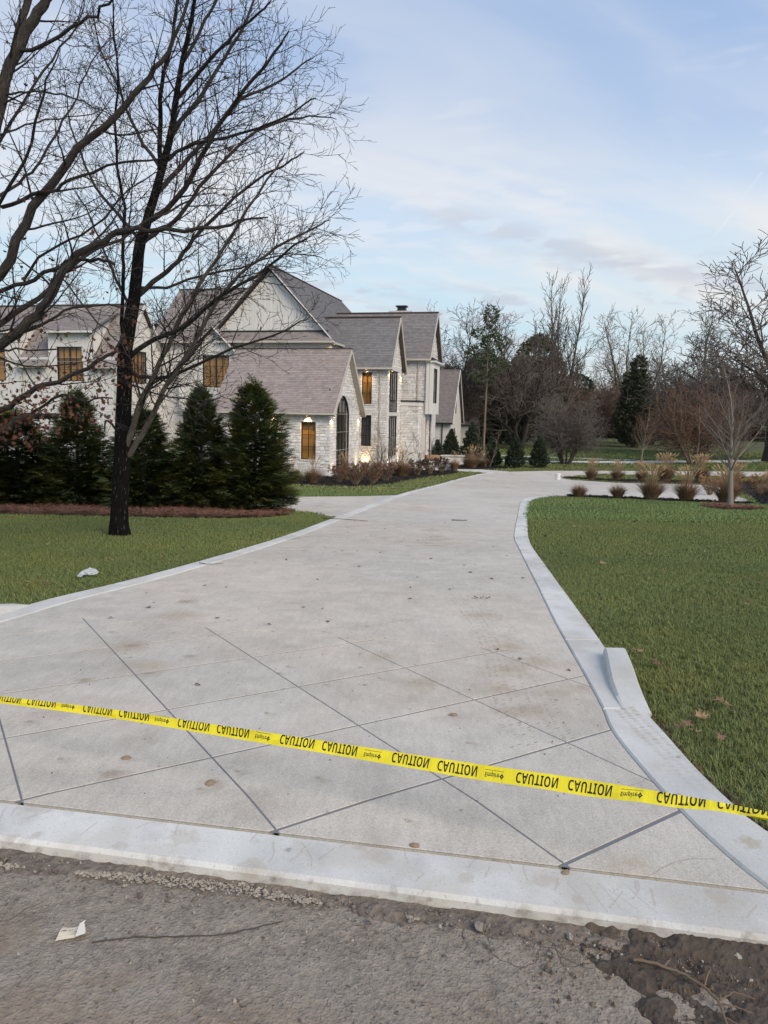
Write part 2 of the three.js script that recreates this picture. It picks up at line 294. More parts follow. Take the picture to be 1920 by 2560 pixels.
const mulchT = makeTex(512, 1.2, (u, v) => { const a = fbm(u * 40, v * 40, 101, 4, 40), g = hash2((u * 512) | 0, (v * 512) | 0, 102), t = 0.4 + 0.9 * a + 0.4 * (g - 0.5); return [0.018 * t, 0.015 * t, 0.014 * t, a]; });
const mulchMat = std({ map: mulchT.map, bumpMap: mulchT.bump, bumpScale: 0.05, roughness: 1 });
const strawT = makeTex(512, 1.2, (u, v) => { const a = fbm(u * 12, v * 120, 111, 3, 0), b = fbm(u * 120, v * 14, 112, 3, 0), g = Math.max(a, b), t = 0.3 + 1.0 * g; return [0.15 * t, 0.078 * t, 0.047 * t, g]; });
const strawMat = std({ map: strawT.map, bumpMap: strawT.bump, bumpScale: 0.04, roughness: 1 });
// bark: long ridges; uv.x goes round, uv.y along in metres
function barkTex(base, dark, pale, seed, palePart) {
  return makeTex(512, 1, (u, v) => {
    const ridge = 1 - Math.abs(2 * fbm(u * 14, v * 5, seed, 4, 0) - 1), f = fbm(u * 60, v * 22, seed + 1, 3, 0), pl = fbm(u * 30, v * 12, seed + 2, 4, 0);
    let c = mix3(dark, base, sstep(0.25, 0.95, ridge * 0.6 + f * 0.5)); c = mix3(c, pale, sstep(palePart, palePart + 0.16, pl * 0.7 + f * 0.3) * 0.8);
    return [...c, 0.6 * ridge + 0.4 * f];
  });
}
const charT = barkTex([0.011, 0.0105, 0.0105], [0.005, 0.005, 0.005], [0.22, 0.22, 0.22], 121, 0.64), oakT = barkTex([0.038, 0.032, 0.027], [0.012, 0.010, 0.009], [0.085, 0.076, 0.064], 131, 0.52), greyT = barkTex([0.135, 0.115, 0.095], [0.055, 0.045, 0.037], [0.22, 0.20, 0.17], 141, 0.55);
const barkMat = (T, o = {}) => std({ map: T.map, bumpMap: T.bump, bumpScale: 0.02, roughness: 0.95, ...o });
const charBark = new THREE.MeshPhysicalMaterial({ map: charT.map, bumpMap: charT.bump, bumpScale: 0.02, roughness: 1, specularIntensity: 0.15 }), oakBark = barkMat(oakT), greyBark = barkMat(greyT);
const twigDark = std({ color: lin(0.026, 0.021, 0.018), roughness: 0.9 }), twigBrown = std({ color: lin(0.070, 0.052, 0.042), roughness: 0.95 });
// house
const grainT = makeTex(512, 0.6, (u, v) => { const a = fbm(u * 12, v * 12, 151, 5, 12), g = hash2((u * 512) | 0, (v * 512) | 0, 152), t = 0.86 + 0.28 * (a - 0.5) * 1.6 + 0.1 * (g - 0.5); return [t, t, t, a * 0.8 + 0.2 * g]; });
const stoneMat = std({ map: grainT.map, bumpMap: grainT.bump, bumpScale: 0.03, roughness: 0.95, vertexColors: true });
const mortarMat = std({ map: grainT.map, color: lin(0.71, 0.705, 0.69), roughness: 1 });
const shingleMat = std({ map: grainT.map, roughness: 0.97, vertexColors: true });
const deckMat = std({ color: lin(0.085, 0.072, 0.068), roughness: 1 });
const sidingMat = std({ color: lin(0.66, 0.655, 0.63), roughness: 0.6, vertexColors: true });
const trimMat = std({ color: lin(0.50, 0.465, 0.405), roughness: 0.55 });
const whiteTrim = std({ color: lin(0.66, 0.655, 0.635), roughness: 0.6 });
const darkMetal = std({ color: lin(0.018, 0.018, 0.020), roughness: 0.45, metalness: 0.2 });
const glassMat = new THREE.MeshPhysicalMaterial({ color: lin(0.97, 0.97, 0.96), roughness: 0.02, transmission: 1, thickness: 0, ior: 1.5, side: THREE.DoubleSide });
const tanShade = std({ color: lin(0.40, 0.205, 0.052), roughness: 0.95 });
const oliveShade = std({ color: lin(0.040, 0.034, 0.018), roughness: 0.9 });
const greyShade = std({ color: lin(0.085, 0.08, 0.085), roughness: 0.9 });
const woodT = makeTex(512, 1, (u, v) => { const a = fbm(u * 40, v * 4, 161, 4, 0), b = fbm(u * 8, v * 2, 162, 3, 0), t = 0.6 + 0.5 * a + 0.3 * b; return [0.36 * t, 0.19 * t, 0.09 * t, a]; });
const doorWood = std({ map: woodT.map, bumpMap: woodT.bump, bumpScale: 0.004, roughness: 0.6 });
const capStone = std({ map: grainT.map, color: lin(0.66, 0.65, 0.62), roughness: 0.8 });
const boardMat = std({ color: lin(0.34, 0.21, 0.12), roughness: 0.9 });
const warmBulb = (k) => std({ color: lin(1, 0.9, 0.7), emissive: lin(1.0, 0.66, 0.28), emissiveIntensity: k });
// ---------------------------------------------------------------- the ground
const ZL = [60, 20, 0, -3]; for (let z = -4.5; z > -64; z -= 1.5) ZL.push(z); for (let z = -70; z > -420; z -= 20) ZL.push(z);
function clipHalf(poly, f) {   // keeps f(p) >= 0
  const out = [];
  for (let i = 0; i < poly.length; i++) {
    const a = poly[i], b = poly[(i + 1) % poly.length], fa = f(a), fb = f(b);
    if (fa >= 0) out.push(a);
    if ((fa > 0 && fb < 0) || (fa < 0 && fb > 0)) { const t = fa / (fa - fb); out.push([a[0] + (b[0] - a[0]) * t, a[1] + (b[1] - a[1]) * t]); }
  }
  return out;
}
const areaOf = (p) => { let a = 0; for (let i = 0; i < p.length; i++) { const [x, z] = p[i], [u, w] = p[(i + 1) % p.length]; a += x * w - u * z; } return a / 2; };
function offsetPoly(poly, d) {   // moves every edge inwards by d
  const s = areaOf(poly) > 0 ? 1 : -1, n = poly.length, out = [];
  for (let i = 0; i < n; i++) {
    const p = poly[(i + n - 1) % n], c = poly[i], q = poly[(i + 1) % n];
    let ax = c[0] - p[0], ay = c[1] - p[1], bx = q[0] - c[0], by = q[1] - c[1]; const la = Math.hypot(ax, ay) || 1, lb = Math.hypot(bx, by) || 1; ax /= la; ay /= la; bx /= lb; by /= lb;
    const nx = -ay * s - by * s, ny = ax * s + bx * s, l = Math.hypot(nx, ny) || 1, k = d / Math.max(0.35, (l / 2)) / 1;
    out.push([c[0] + nx / l * k, c[1] + ny / l * k]);
  }
  return out;
}
function subdivided(poly) {   // extra points where an edge crosses a z line
  const out = [];
  for (let i = 0; i < poly.length; i++) {
    const a = poly[i], b = poly[(i + 1) % poly.length]; out.push(a);
    const ts = ZL.filter((z) => (z - a[1]) * (z - b[1]) < 0).map((z) => (z - a[1]) / (b[1] - a[1])).sort((x, y) => x - y);
    for (const t of ts) out.push([a[0] + (b[0] - a[0]) * t, a[1] + (b[1] - a[1]) * t]);
  }
  return out;
}
function sheetInto(mb, poly, off, H = hG) {
  for (let k = 0; k < ZL.length - 1; k++) {
    let q = clipHalf(poly, (p) => ZL[k] - p[1]); if (q.length < 3) continue; q = clipHalf(q, (p) => p[1] - ZL[k + 1]); if (q.length < 3 || Math.abs(areaOf(q)) < 1e-6) continue;
    const c = q.map((p) => new THREE.Vector2(p[0], -p[1])), f = THREE.ShapeUtils.triangulateShape(c, []), n0 = mb.count;
    const sl = (H(0, ZL[k]) - H(0, ZL[k + 1])) / (ZL[k] - ZL[k + 1]), N = V(0, 1, -sl).normalize();
    for (const p of q) mb.v(V(p[0], H(p[0], p[1]) + off, p[1]), N, p[0], -p[1]);
    for (const [a, b, d] of f) { const A = c[a], B = c[b], D = c[d]; if ((B.x - A.x) * (D.y - A.y) - (B.y - A.y) * (D.x - A.x) > 0) mb.i.push(n0 + a, n0 + b, n0 + d); else mb.i.push(n0 + a, n0 + d, n0 + b); }
  }
}
function slab(poly, off, thick, chamfer = 0.006, H = hG) {   // concrete with eased edges, following the ground
  const mb = new MB(), inner = offsetPoly(poly, chamfer); sheetInto(mb, inner, off, H);
  const ccw = areaOf(poly) > 0, A = subdivided(ccw ? poly.slice().reverse() : poly), B = A.map(() => null), I = offsetPoly(A, chamfer), n = A.length;
  for (let i = 0; i < n; i++) {
    const j = (i + 1) % n, a = A[i], b = A[j], c = I[i], d = I[j];
    const P = (p, dy) => V(p[0], H(p[0], p[1]) + off + dy, p[1]), U = [[a[0], -a[1]], [b[0], -b[1]], [d[0], -d[1]], [c[0], -c[1]]];
    mb.quad(P(a, -chamfer), P(b, -chamfer), P(d, 0), P(c, 0), undefined, U);
    mb.quad(P(a, -thick), P(b, -thick), P(b, -chamfer), P(a, -chamfer), undefined, [[a[0], -a[1] - thick], [b[0], -b[1] - thick], [b[0], -b[1]], [a[0], -a[1]]]);
  }
  return mb.geo(false);
}
function sheet(poly, off, H) { const mb = new MB(); sheetInto(mb, poly, off, H); return mb.geo(false); }
const inPoly = (p, x, z) => { let c = false; for (let i = 0, j = p.length - 1; i < p.length; j = i++) if ((p[i][1] > z) !== (p[j][1] > z) && x < (p[j][0] - p[i][0]) * (z - p[i][1]) / (p[j][1] - p[i][1]) + p[i][0]) c = !c; return c; };
function smooth(pts, n = 4) { const c = new THREE.CatmullRomCurve3(pts.map(([x, z]) => V(x, 0, z)), false, 'centripetal'); return c.getPoints((pts.length - 1) * n).map((p) => [p.x, p.z]); }

const gutterBack = (x) => -2.665 + 0.173 * x;
// centre lines of the drive's edges, inside and outside of the edging
const Lin = smooth([[-4.7, -3.48], [-3.95, -4.15], [-3.45, -5.1], [-3.14, -6.08], [-2.95, -7.0], [-2.63, -8.03], [-2.08, -10.25], [-1.52, -13.05], [-1.01, -16.49], [-0.38, -20.68], [0.88, -28.8], [2.7, -38.0], [4.81, -46.63], [7.52, -53.9], [9.14, -55.83]]);
const Lout = smooth([[-4.95, -3.52], [-4.2, -4.2], [-3.7, -5.15], [-3.38, -6.2], [-3.19, -7.1], [-2.86, -8.12], [-2.31, -10.33], [-1.75, -13.11], [-1.25, -16.53], [-0.63, -20.74], [0.60, -28.9], [2.42, -38.1], [4.53, -46.8], [7.3, -54.15], [9.0, -56.1]]);
const Rin = smooth([[1.36, -2.432], [1.31, -2.6], [1.25, -2.95], [1.23, -3.4], [1.24, -3.9], [1.29, -4.24], [1.41, -5.36], [1.53, -6.53], [1.76, -8.48], [1.98, -10.4], [2.21, -12.35], [2.36, -13.58], [2.74, -15.71], [3.35, -18.94], [4.05, -22.65], [4.85, -26.57], [5.52, -28.64], [6.6, -30.2]]);
const Rout = smooth([[1.92, -2.335], [1.72, -2.58], [1.54, -2.82], [1.50, -3.24], [1.52, -3.85], [1.54, -4.25], [1.72, -5.6], [1.86, -6.86], [2.02, -8.36], [2.27, -10.68], [2.46, -12.39], [2.66, -13.75], [3.08, -16.1], [3.72, -19.5], [4.42, -23.0], [5.12, -26.2], [5.85, -28.1], [6.85, -29.9]]);
const farEdge = [[9.14, -55.83], [12, -57.5], [16.83, -58.95], [31.3, -62], [62, -68]];
const innerEdge = [[62, -62], [28.4, -56.2], [15.84, -55.43], [12.41, -51.9], [11.62, -50.1], [12.0, -48.2], [14.04, -46.2], [19.5, -45.8], [19.0, -42.2], [14.3, -29.6], [12.9, -27.35], [11.95, -27.75], [9.5, -28.9], [7.25, -30.05], [6.6, -30.2]];
const drivePoly = [...Lin, ...farEdge.slice(1), ...innerEdge.slice(0, -1), ...Rin.slice().reverse()];
const courtPoly = [[-0.98, -17.35], [-0.63, -20.74], [0.47, -28.1], [-0.9, -26.9], [-2.98, -25.7], [-7, -25.0], [-13, -24.8], [-26, -25.2], [-26, -21.6], [-9, -21.4], [-4.5, -20.9], [-2.81, -19.94]];
const strawPoly = smooth([[-13.5, -16.2], [-8.39, -16.45], [-4.36, -16.5], [-2.9, -16.9], [-2.25, -18.0], [-2.5, -19.1], [-3.4, -19.8], [-5.5, -20.6], [-9, -20.9], [-13.5, -20.9]], 3);
const bedPoly = smooth([[-9, -38.2], [-4.12, -35.3], [-1.49, -34.54], [0.2, -38.2], [1.02, -42.5], [2.9, -48.2], [4.98, -53.1], [5.2, -55.6], [3.6, -57.5], [0.5, -56.5], [-2.5, -47.5], [-9, -44]], 3);
const bed2Poly = smooth([[5.6, -57.3], [8.9, -58.6], [9.6, -60.3], [8.3, -63.5], [5.2, -64]], 3);
const padBed = smooth([[7.1, -29.3], [9.2, -28.4], [11.8, -27.2], [12.6, -26.9], [13.3, -27.2], [12.9, -27.5], [11.9, -27.9], [9.5, -29.05], [7.3, -30.15]], 2);
const islandBed = smooth([[11.75, -50.4], [12.5, -49.0], [14.1, -47.0], [19.6, -46.6], [24, -47.6], [28, -49.6], [28, -51.2], [22, -50.2], [14.6, -49.6], [12.6, -51]], 2);
const rightBed = smooth([[13.3, -26.9], [16, -26.6], [22, -28], [26, -36], [28, -50], [23, -48.5], [19.9, -46.2], [19.4, -42.2], [14.8, -30]], 3);
const walkPoly = [[5.2, -55.5], [7.35, -53.95], [9.0, -56.15], [7.2, -57.6], [5.5, -57.3], [4.2, -62.5], [2.4, -62.5], [3.4, -57.6]];
const ribbonA = smooth([[4, -71], [13.2, -68.2], [25, -70.8], [39, -77.3], [70, -92]], 3), ribbonB = smooth([[75, -96], [41.2, -82], [25, -74.3], [13.7, -70.9], [4, -74]], 3);
const ribbon1 = [...ribbonA, ...ribbonB], ribbon2 = [[8, -79.4], [10.25, -78.6], [19.5, -76.0], [27, -74.9], [26, -75.6], [19.5, -77.2], [10.25, -80.6], [8, -81.6]];

// land beyond the street line, and the other side of the street behind the camera
const streetLine = [-300, 300].map((x) => [x, streetZ(x)]);
const landPoly = [streetLine[0], streetLine[1], [300, -400], [-300, -400]];
structure('lawn', sheet(landPoly, -0.022), turfMat, 'mown green lawn falling away from the street to the house');
const nrm = [0.174, -0.985];
structure('street', sheet([streetLine[0], streetLine[1], [300 - nrm[0] * 7, streetZ(300) - nrm[1] * 7], [-300 - nrm[0] * 7, streetZ(-300) - nrm[1] * 7]], -0.055, () => 0), streetMat, 'worn brownish asphalt street edge with cracks and dirt');
structure('verge', sheet([[-300 - nrm[0] * 7, streetZ(-300) - nrm[1] * 7], [300 - nrm[0] * 7, streetZ(300) - nrm[1] * 7], [300, 200], [-300, 200]].map(([x, z]) => [x, Math.min(z, 59)]), -0.04, () => 0), turfMat, 'grass verge on the far side of the street');

// gutter lip along the street, in lengths
{
  const g = new THREE.Group(); g.name = 'gutter'; g.userData = { kind: 'structure', label: 'pale concrete gutter band where the drive meets the street' }; scene.add(g);
  const xs = [-14, -8, -4.7, 2.1, 6, 14];
  for (let k = 0; k < xs.length - 1; k++) { const a = xs[k] + 0.004, b = xs[k + 1] - 0.004; mesh('kerb_length', slab([[a, streetZ(a)], [b, streetZ(b)], [b, gutterBack(b) + 0.006], [a, gutterBack(a) + 0.006]], 0, 0.12, 0.014, () => 0), edging, g); }
}
// driveway: diamond panels near the street, long slabs beyond
{
  const g = new THREE.Group(); g.name = 'driveway'; g.userData = { kind: 'structure', label: 'light concrete driveway, diagonal panels near the street' }; scene.add(g);
  mesh('joint_bed', sheet(drivePoly, -0.0036), jointMat, g);
  const e = [1.07, 0.185], J1 = [-1.46, -2.93 - 0.006], d1 = [-2.15, -3.54], d2 = [1.65, -1.15];
  const farLine = (x) => -6.35 + (x + 2.58) * 0.217 + 0.02;
  const apron = clipHalf(drivePoly, (p) => p[1] - farLine(p[0]));
  const cross = (a, b) => a[0] * b[1] - a[1] * b[0], c1 = cross(d1, e), c2 = cross(d2, e);
  const s1 = (p) => cross(d1, [p[0] - J1[0], p[1] - J1[1]]) / c1, s2 = (p) => cross(d2, [p[0] - J1[0], p[1] - J1[1]]) / c2;
  for (let i = -5; i < 9; i++) for (let j = -7; j < 6; j++) {
    let q = apron; for (const f of [(p) => s1(p) - i - 0.0028, (p) => i + 0.9972 - s1(p), (p) => s2(p) - j - 0.009, (p) => j + 0.991 - s2(p)]) { q = clipHalf(q, f); if (q.length < 3) break; }
    if (q.length < 3 || Math.abs(areaOf(q)) < 0.004) continue;
    const clean = q.filter((p, k) => { const r = q[(k + 1) % q.length]; return Math.hypot(p[0] - r[0], p[1] - r[1]) > 0.012; }); if (clean.length < 3) continue;
    mesh('panel', slab(offsetPoly(clean, 0.002), 0, 0.05, 0.0018), pours[(i * 3 + j * 5 + 60) % 4], g);
  }
  const cuts = [farLine, () => -11.3, () => -16.6, () => -22.4, () => -29.5, () => -37.5, () => -46.2, () => -80];
  for (let k = 0; k < cuts.length - 1; k++) {
    let q = clipHalf(drivePoly, (p) => cuts[k](p[0]) - p[1]); q = clipHalf(q, (p) => p[1] - cuts[k + 1](p[0])); if (q.length < 3) continue;
    mesh('slab', slab(offsetPoly(q.filter((p, m) => { const r = q[(m + 1) % q.length]; return Math.hypot(p[0] - r[0], p[1] - r[1]) > 0.02; }), 0.003), 0, 0.05, 0.004), pours[k % 4], g);
  }
}
function edgingBand(name, label, a, b, cuts) {
  const g = new THREE.Group(); g.name = name; g.userData = { kind: 'structure', label }; scene.add(g); const poly = [...a, ...b.slice().reverse()];
  for (let k = 0; k < cuts.length - 1; k++) {
    let q = clipHalf(poly, (p) => cuts[k] - p[1]); q = clipHalf(q, (p) => p[1] - cuts[k + 1]); if (q.length < 3) continue;
    q = q.filter((p, m) => { const r = q[(m + 1) % q.length]; return Math.hypot(p[0] - r[0], p[1] - r[1]) > 0.012; });
    mesh('edging_length', slab(offsetPoly(q, 0.004), 0.006, 0.12, 0.01), edging, g);
  }
}
edgingBand('drive_edging', 'pale concrete edging band along the left side of the drive', Lout, Lin, [-2, -6.1, -8.0, -10.8, -13.9, -17.1, -22.4, -29.5, -37.5, -46.2, -70]);
edgingBand('drive_edging_001', 'pale concrete edging band along the right lawn', Rin, Rout, [-2, -4.22, -5.9, -8.0, -10.5, -13.4, -18, -22.4, -26.4, -40]);
structure('side_drive', slab(courtPoly, -0.006, 0.06), concrete, 'concrete side drive leading left behind the evergreens');
structure('house_path', slab(walkPoly, 0.004, 0.06), edging, 'pale concrete path to the front door');
structure('far_drive', slab(ribbon1, 0.0, 0.06), edging, 'pale strip of drive crossing the far lawn');
structure('far_path', slab(ribbon2, 0.004, 0.06), edging, 'thin pale path running into the far drive');
structure('straw_bed', sheet(strawPoly, 0.02), strawMat, 'rust brown pine straw bed under the evergreens');
const beds = [[bedPoly, 'dark mulch bed in front of the stone house'], [bed2Poly, 'dark mulch bed beyond the house path'], [padBed, 'narrow dark mulch strip in front of the parking pad'], [islandBed, 'dark mulch strip along the lawn island'], [rightBed, 'dark mulch bed at the right of the parking pad']];
for (const [p, l] of beds) structure('mulch_bed', sheet(p, 0.012), mulchMat, l);

// raised kerb ends where the edging meets the street, a tapering block on each side
function kerbEnd(label, P, Q, heights) {   // P: drive side, Q: lawn side
  const mb = new MB(), n = P.length, row = (k) => { const [ax, az] = P[k], [bx, bz] = Q[k], h = heights[k], y = hG(ax, az) + 0.004, y2 = hG(bx, bz) + 0.004, s = Math.min(h, 0.014), ux = (bx - ax), uz = (bz - az);
    return [V(ax, y - 0.05, az), V(ax + ux * 0.06, y + Math.max(h - s, 0), az + uz * 0.06), V(ax + ux * 0.14, y + h, az + uz * 0.14), V(ax + ux * 0.93, y2 + h, az + uz * 0.93), V(bx, y2 + Math.max(h - s, 0), bz), V(bx, y2 - 0.09, bz)]; };
  for (let k = 0; k < n - 1; k++) { const a = row(k), b = row(k + 1); for (let j = 0; j < 5; j++) mb.quad(a[j], a[j + 1], b[j + 1], b[j], undefined, [[a[j].x, -a[j].z + a[j].y], [a[j + 1].x, -a[j + 1].z + a[j + 1].y], [b[j + 1].x, -b[j + 1].z + b[j + 1].y], [b[j].x, -b[j].z + b[j].y]]); }
  const cap = (r, flip) => { for (let j = 1; j < 5; j++) flip ? mb.tri(r[0], r[j + 1 > 5 ? 5 : j], r[Math.min(5, j + 1)]) : mb.tri(r[0], r[Math.min(5, j + 1)], r[j]); };
  cap(row(n - 1), true); cap(row(0), false);
  tag(mesh('kerb_end', mb.geo(false), edging), label, 'kerb');
}
kerbEnd('wedge shaped concrete kerb end rising beside the right lawn', [[1.385, -4.16], [1.41, -4.4], [1.45, -4.65], [1.505, -4.9], [1.565, -5.15], [1.60, -5.3], [1.615, -5.38]], [[1.545, -4.14], [1.59, -4.4], [1.635, -4.65], [1.69, -4.9], [1.74, -5.15], [1.77, -5.3], [1.785, -5.38]], [0.003, 0.026, 0.046, 0.060, 0.068, 0.070, 0.070]);
kerbEnd('low concrete kerb end at the left edge of the drive', [[-3.2, -6.75], [-3.26, -6.4], [-3.35, -6.0], [-3.47, -5.5], [-3.62, -5.1]], [[-3.4, -6.8], [-3.46, -6.45], [-3.55, -6.05], [-3.67, -5.55], [-3.85, -5.15]], [0.01, 0.07, 0.11, 0.12, 0.12]);

// soil: a muddy patch on the street at the right and a dirt line along the gutter
function soilPatch(name, label, x0, x1, nx, w0, w1, nw, hf) {   // across: distance from the gutter front into the street
  const mb = new MB();
  for (let j = 0; j <= nw; j++) for (let i = 0; i <= nx; i++) {
    const x = x0 + (x1 - x0) * i / nx, w = w0 + (w1 - w0) * j / nw, z = streetZ(x) + w, [h, c] = hf(x, w); mb.v(V(x, -0.055 + h, z), V(0, 1, 0), x, -z, c);
  }
  for (let j = 0; j < nw; j++) for (let i = 0; i < nx; i++) { const a = j * (nx + 1) + i; mb.i.push(a, a + nx + 1, a + 1, a + 1, a + nx + 1, a + nx + 2); }
  const g = mb.geo(); g.computeVertexNormals(); structure(name, g, soilMat, label);
}
soilPatch('mud', 'dark brown mud patch on the street at the lower right', 0.2, 2.6, 480, 0.0, 1.1, 220, (x, w) => {
  const n = fbm(x * 6, w * 6, 171, 4), f = fbm(x * 30, w * 30, 172, 3), edge = 0.40 + 0.16 * w * 0 + (x < 0.9 ? 0 : 0), m = sstep(0.0, 0.40, x - 0.60 - 0.04 * w + (n - 0.5) * 0.75 + (f - 0.5) * 0.25) * sstep(1.02, 0.75, w + (n - 0.5) * 0.3);
  const hole = sstep(0.60, 0.72, fbm(x * 9 + 3, w * 12, 173, 3)) * sstep(0.3, 0.05, x - 0.75);
  const ff = fbm(x * 90, w * 90, 174, 3); return [-0.012 + (0.015 + 0.006 * n + 0.005 * f + 0.008 * ff) * m - 0.02 * hole + 0.018 * sstep(0.12, 0.0, w) * m, [0.8 + 0.5 * f, 0.8 + 0.5 * f, 0.8 + 0.48 * f]];
});
soilPatch('dirt_line', 'brown dirt gathered along the gutter lip on the street', -6, 0.9, 420, 0.0, 0.34, 34, (x, w) => {
  const n = fbm(x * 5, w * 5, 181, 4), f = fbm(x * 34, w * 34, 182, 3), m = sstep(0.15, 0.02, w + (n - 0.5) * 0.2);
  return [-0.010 + (0.014 + 0.016 * f) * m, [1.7 + 1.2 * f, 1.85 + 1.25 * f, 2.0 + 1.3 * f]];
});
{ // pale crust of washed grit along the dirt line
  const mb = new MB(), r = rng(191);
  for (let i = 0; i < 1700; i++) { const x = -2.6 + 2.75 * r(); const f = fbm(x * 2.3, 4, 192, 4); if (f < 0.40 || (x > -0.1 && x < 0.03)) continue; const z = streetZ(x) + 0.075 + 0.02 * Math.sin(x * 3) - 0.03 * (x + 1) * 0.3 + (r() + r() - 1) * 0.022 * f * 2, s = 0.002 + 0.007 * r() * r(), y = -0.046 + 0.008 * f;
    const P = [0, 1, 2, 3, 4].map((k) => { const a = k / 5 * 6.283 + r(); return V(x + Math.cos(a) * s * 1.5, y - 0.004, z + Math.sin(a) * s); }), c = V(x, y + s * 0.35, z), m = 0.75 + 0.5 * r(); for (let k = 0; k < 5; k++) mb.tri(c, P[(k + 1) % 5], P[k], [m, m * 0.98, m * 0.95]); }
  const m = mesh('grit', mb.geo(), std({ color: lin(0.30, 0.275, 0.24), roughness: 1, vertexColors: true })); m.userData = { kind: 'stuff', label: 'pale crust of grit along the gutter lip' };
}
// ---------------------------------------------------------------- houses
const HOUSE = [-3.34, -2.4, -46], TURN = -13.6 * Math.PI / 180;
const basis = (o, ex, ez) => new THREE.Matrix4().makeBasis(V(...ex), V(0, 1, 0), V(...ez)).setPosition(...o);
const facingFront = (z) => basis([0, 0, z], [1, 0, 0], [0, 0, 1]);           // plane coordinates: x, y
const facingRight = (x, z0) => basis([x, 0, z0], [0, 0, -1], [1, 0, 0]);    // plane coordinates: distance away from z0, y
const facingLeft = (x, z0) => basis([x, 0, z0], [0, 0, 1], [-1, 0, 0]);
const archHalf = (o, y) => { const s = o.y1 - o.arch, h = (o.x1 - o.x0) / 2; if (y <= s) return h; const t = (y - s) / o.arch; return t >= 1 ? 0 : h * Math.pow(1 - Math.pow(t, 1.75), 0.62); };
function spanX(poly, y) { let lo = Infinity, hi = -Infinity; for (let i = 0; i < poly.length; i++) { const a = poly[i], b = poly[(i + 1) % poly.length]; if ((a[1] - y) * (b[1] - y) <= 0 && a[1] !== b[1]) { const x = a[0] + (b[0] - a[0]) * (y - a[1]) / (b[1] - a[1]); lo = Math.min(lo, x); hi = Math.max(hi, x); } } return lo < hi ? [lo, hi] : null; }
function spanY(poly, x) { const q = spanX(poly.map(([a, b]) => [b, a]), x); return q; }
function cutOut(span, holes) { let parts = [span]; for (const [a, b] of holes) parts = parts.flatMap(([p, q]) => b <= p || a >= q ? [[p, q]] : [[p, a], [b, q]].filter(([m, n]) => n - m > 0.015)); return parts; }
const holesAtY = (ops, y) => ops.filter((o) => y > o.y0 && y < o.y1).map((o) => { if (!o.arch) return [o.x0, o.x1]; const c = (o.x0 + o.x1) / 2, h = archHalf(o, y); return [c - h, c + h]; });
const holesAtX = (ops, x) => ops.filter((o) => x > o.x0 && x < o.x1).map((o) => [o.y0, o.y1]);
function wallBack(parent, M, poly, ops, mat, thick = 0.2) {
  const sh = new THREE.Shape(poly.map(([x, y]) => new THREE.Vector2(x, y)));
  for (const o of ops) { const h = new THREE.Path(); if (!o.arch) { h.moveTo(o.x0, o.y0); h.lineTo(o.x1, o.y0); h.lineTo(o.x1, o.y1); h.lineTo(o.x0, o.y1); h.closePath(); }
    else { const c = (o.x0 + o.x1) / 2; h.moveTo(o.x0, o.y0); h.lineTo(o.x1, o.y0); for (let k = 0; k <= 24; k++) { const y = o.y1 - o.arch + o.arch * k / 24; h.lineTo(c + archHalf(o, y), y); } for (let k = 23; k >= 0; k--) { const y = o.y1 - o.arch + o.arch * k / 24; h.lineTo(c - archHalf(o, y), y); } h.closePath(); } sh.holes.push(h); }
  const g = new THREE.ExtrudeGeometry(sh, { depth: thick, bevelEnabled: false }); g.translate(0, 0, -thick); g.applyMatrix4(M); return mesh('wall', g, mat, parent);
}
const STONE_TONES = [[0.79, 0.785, 0.77], [0.74, 0.735, 0.72], [0.80, 0.80, 0.795], [0.70, 0.69, 0.67], [0.76, 0.745, 0.715], [0.82, 0.82, 0.815], [0.67, 0.665, 0.65], [0.70, 0.675, 0.635]];
function pieceGeo(mb, M, c, depth, bevel, r, col) {   // c: corner list from lower left, in plane coordinates
  const j = () => (r() - 0.5) * bevel * 1.1, cx = (c[0][0] + c[1][0] + c[2][0] + c[3][0]) / 4, cy = (c[0][1] + c[1][1] + c[2][1] + c[3][1]) / 4;
  const back = c.map(([x, y]) => V(x, y, 0.001).applyMatrix4(M)), front = c.map(([x, y]) => V(x + Math.sign(cx - x) * (bevel + j()), y + Math.sign(cy - y) * (bevel * 0.8 + j()), depth * (0.75 + 0.5 * r())).applyMatrix4(M));
  mb.quad(front[0], front[1], front[2], front[3], col); for (let k = 0; k < 4; k++) { const l = (k + 1) % 4; mb.quad(back[k], back[l], front[l], front[k], col); }
}
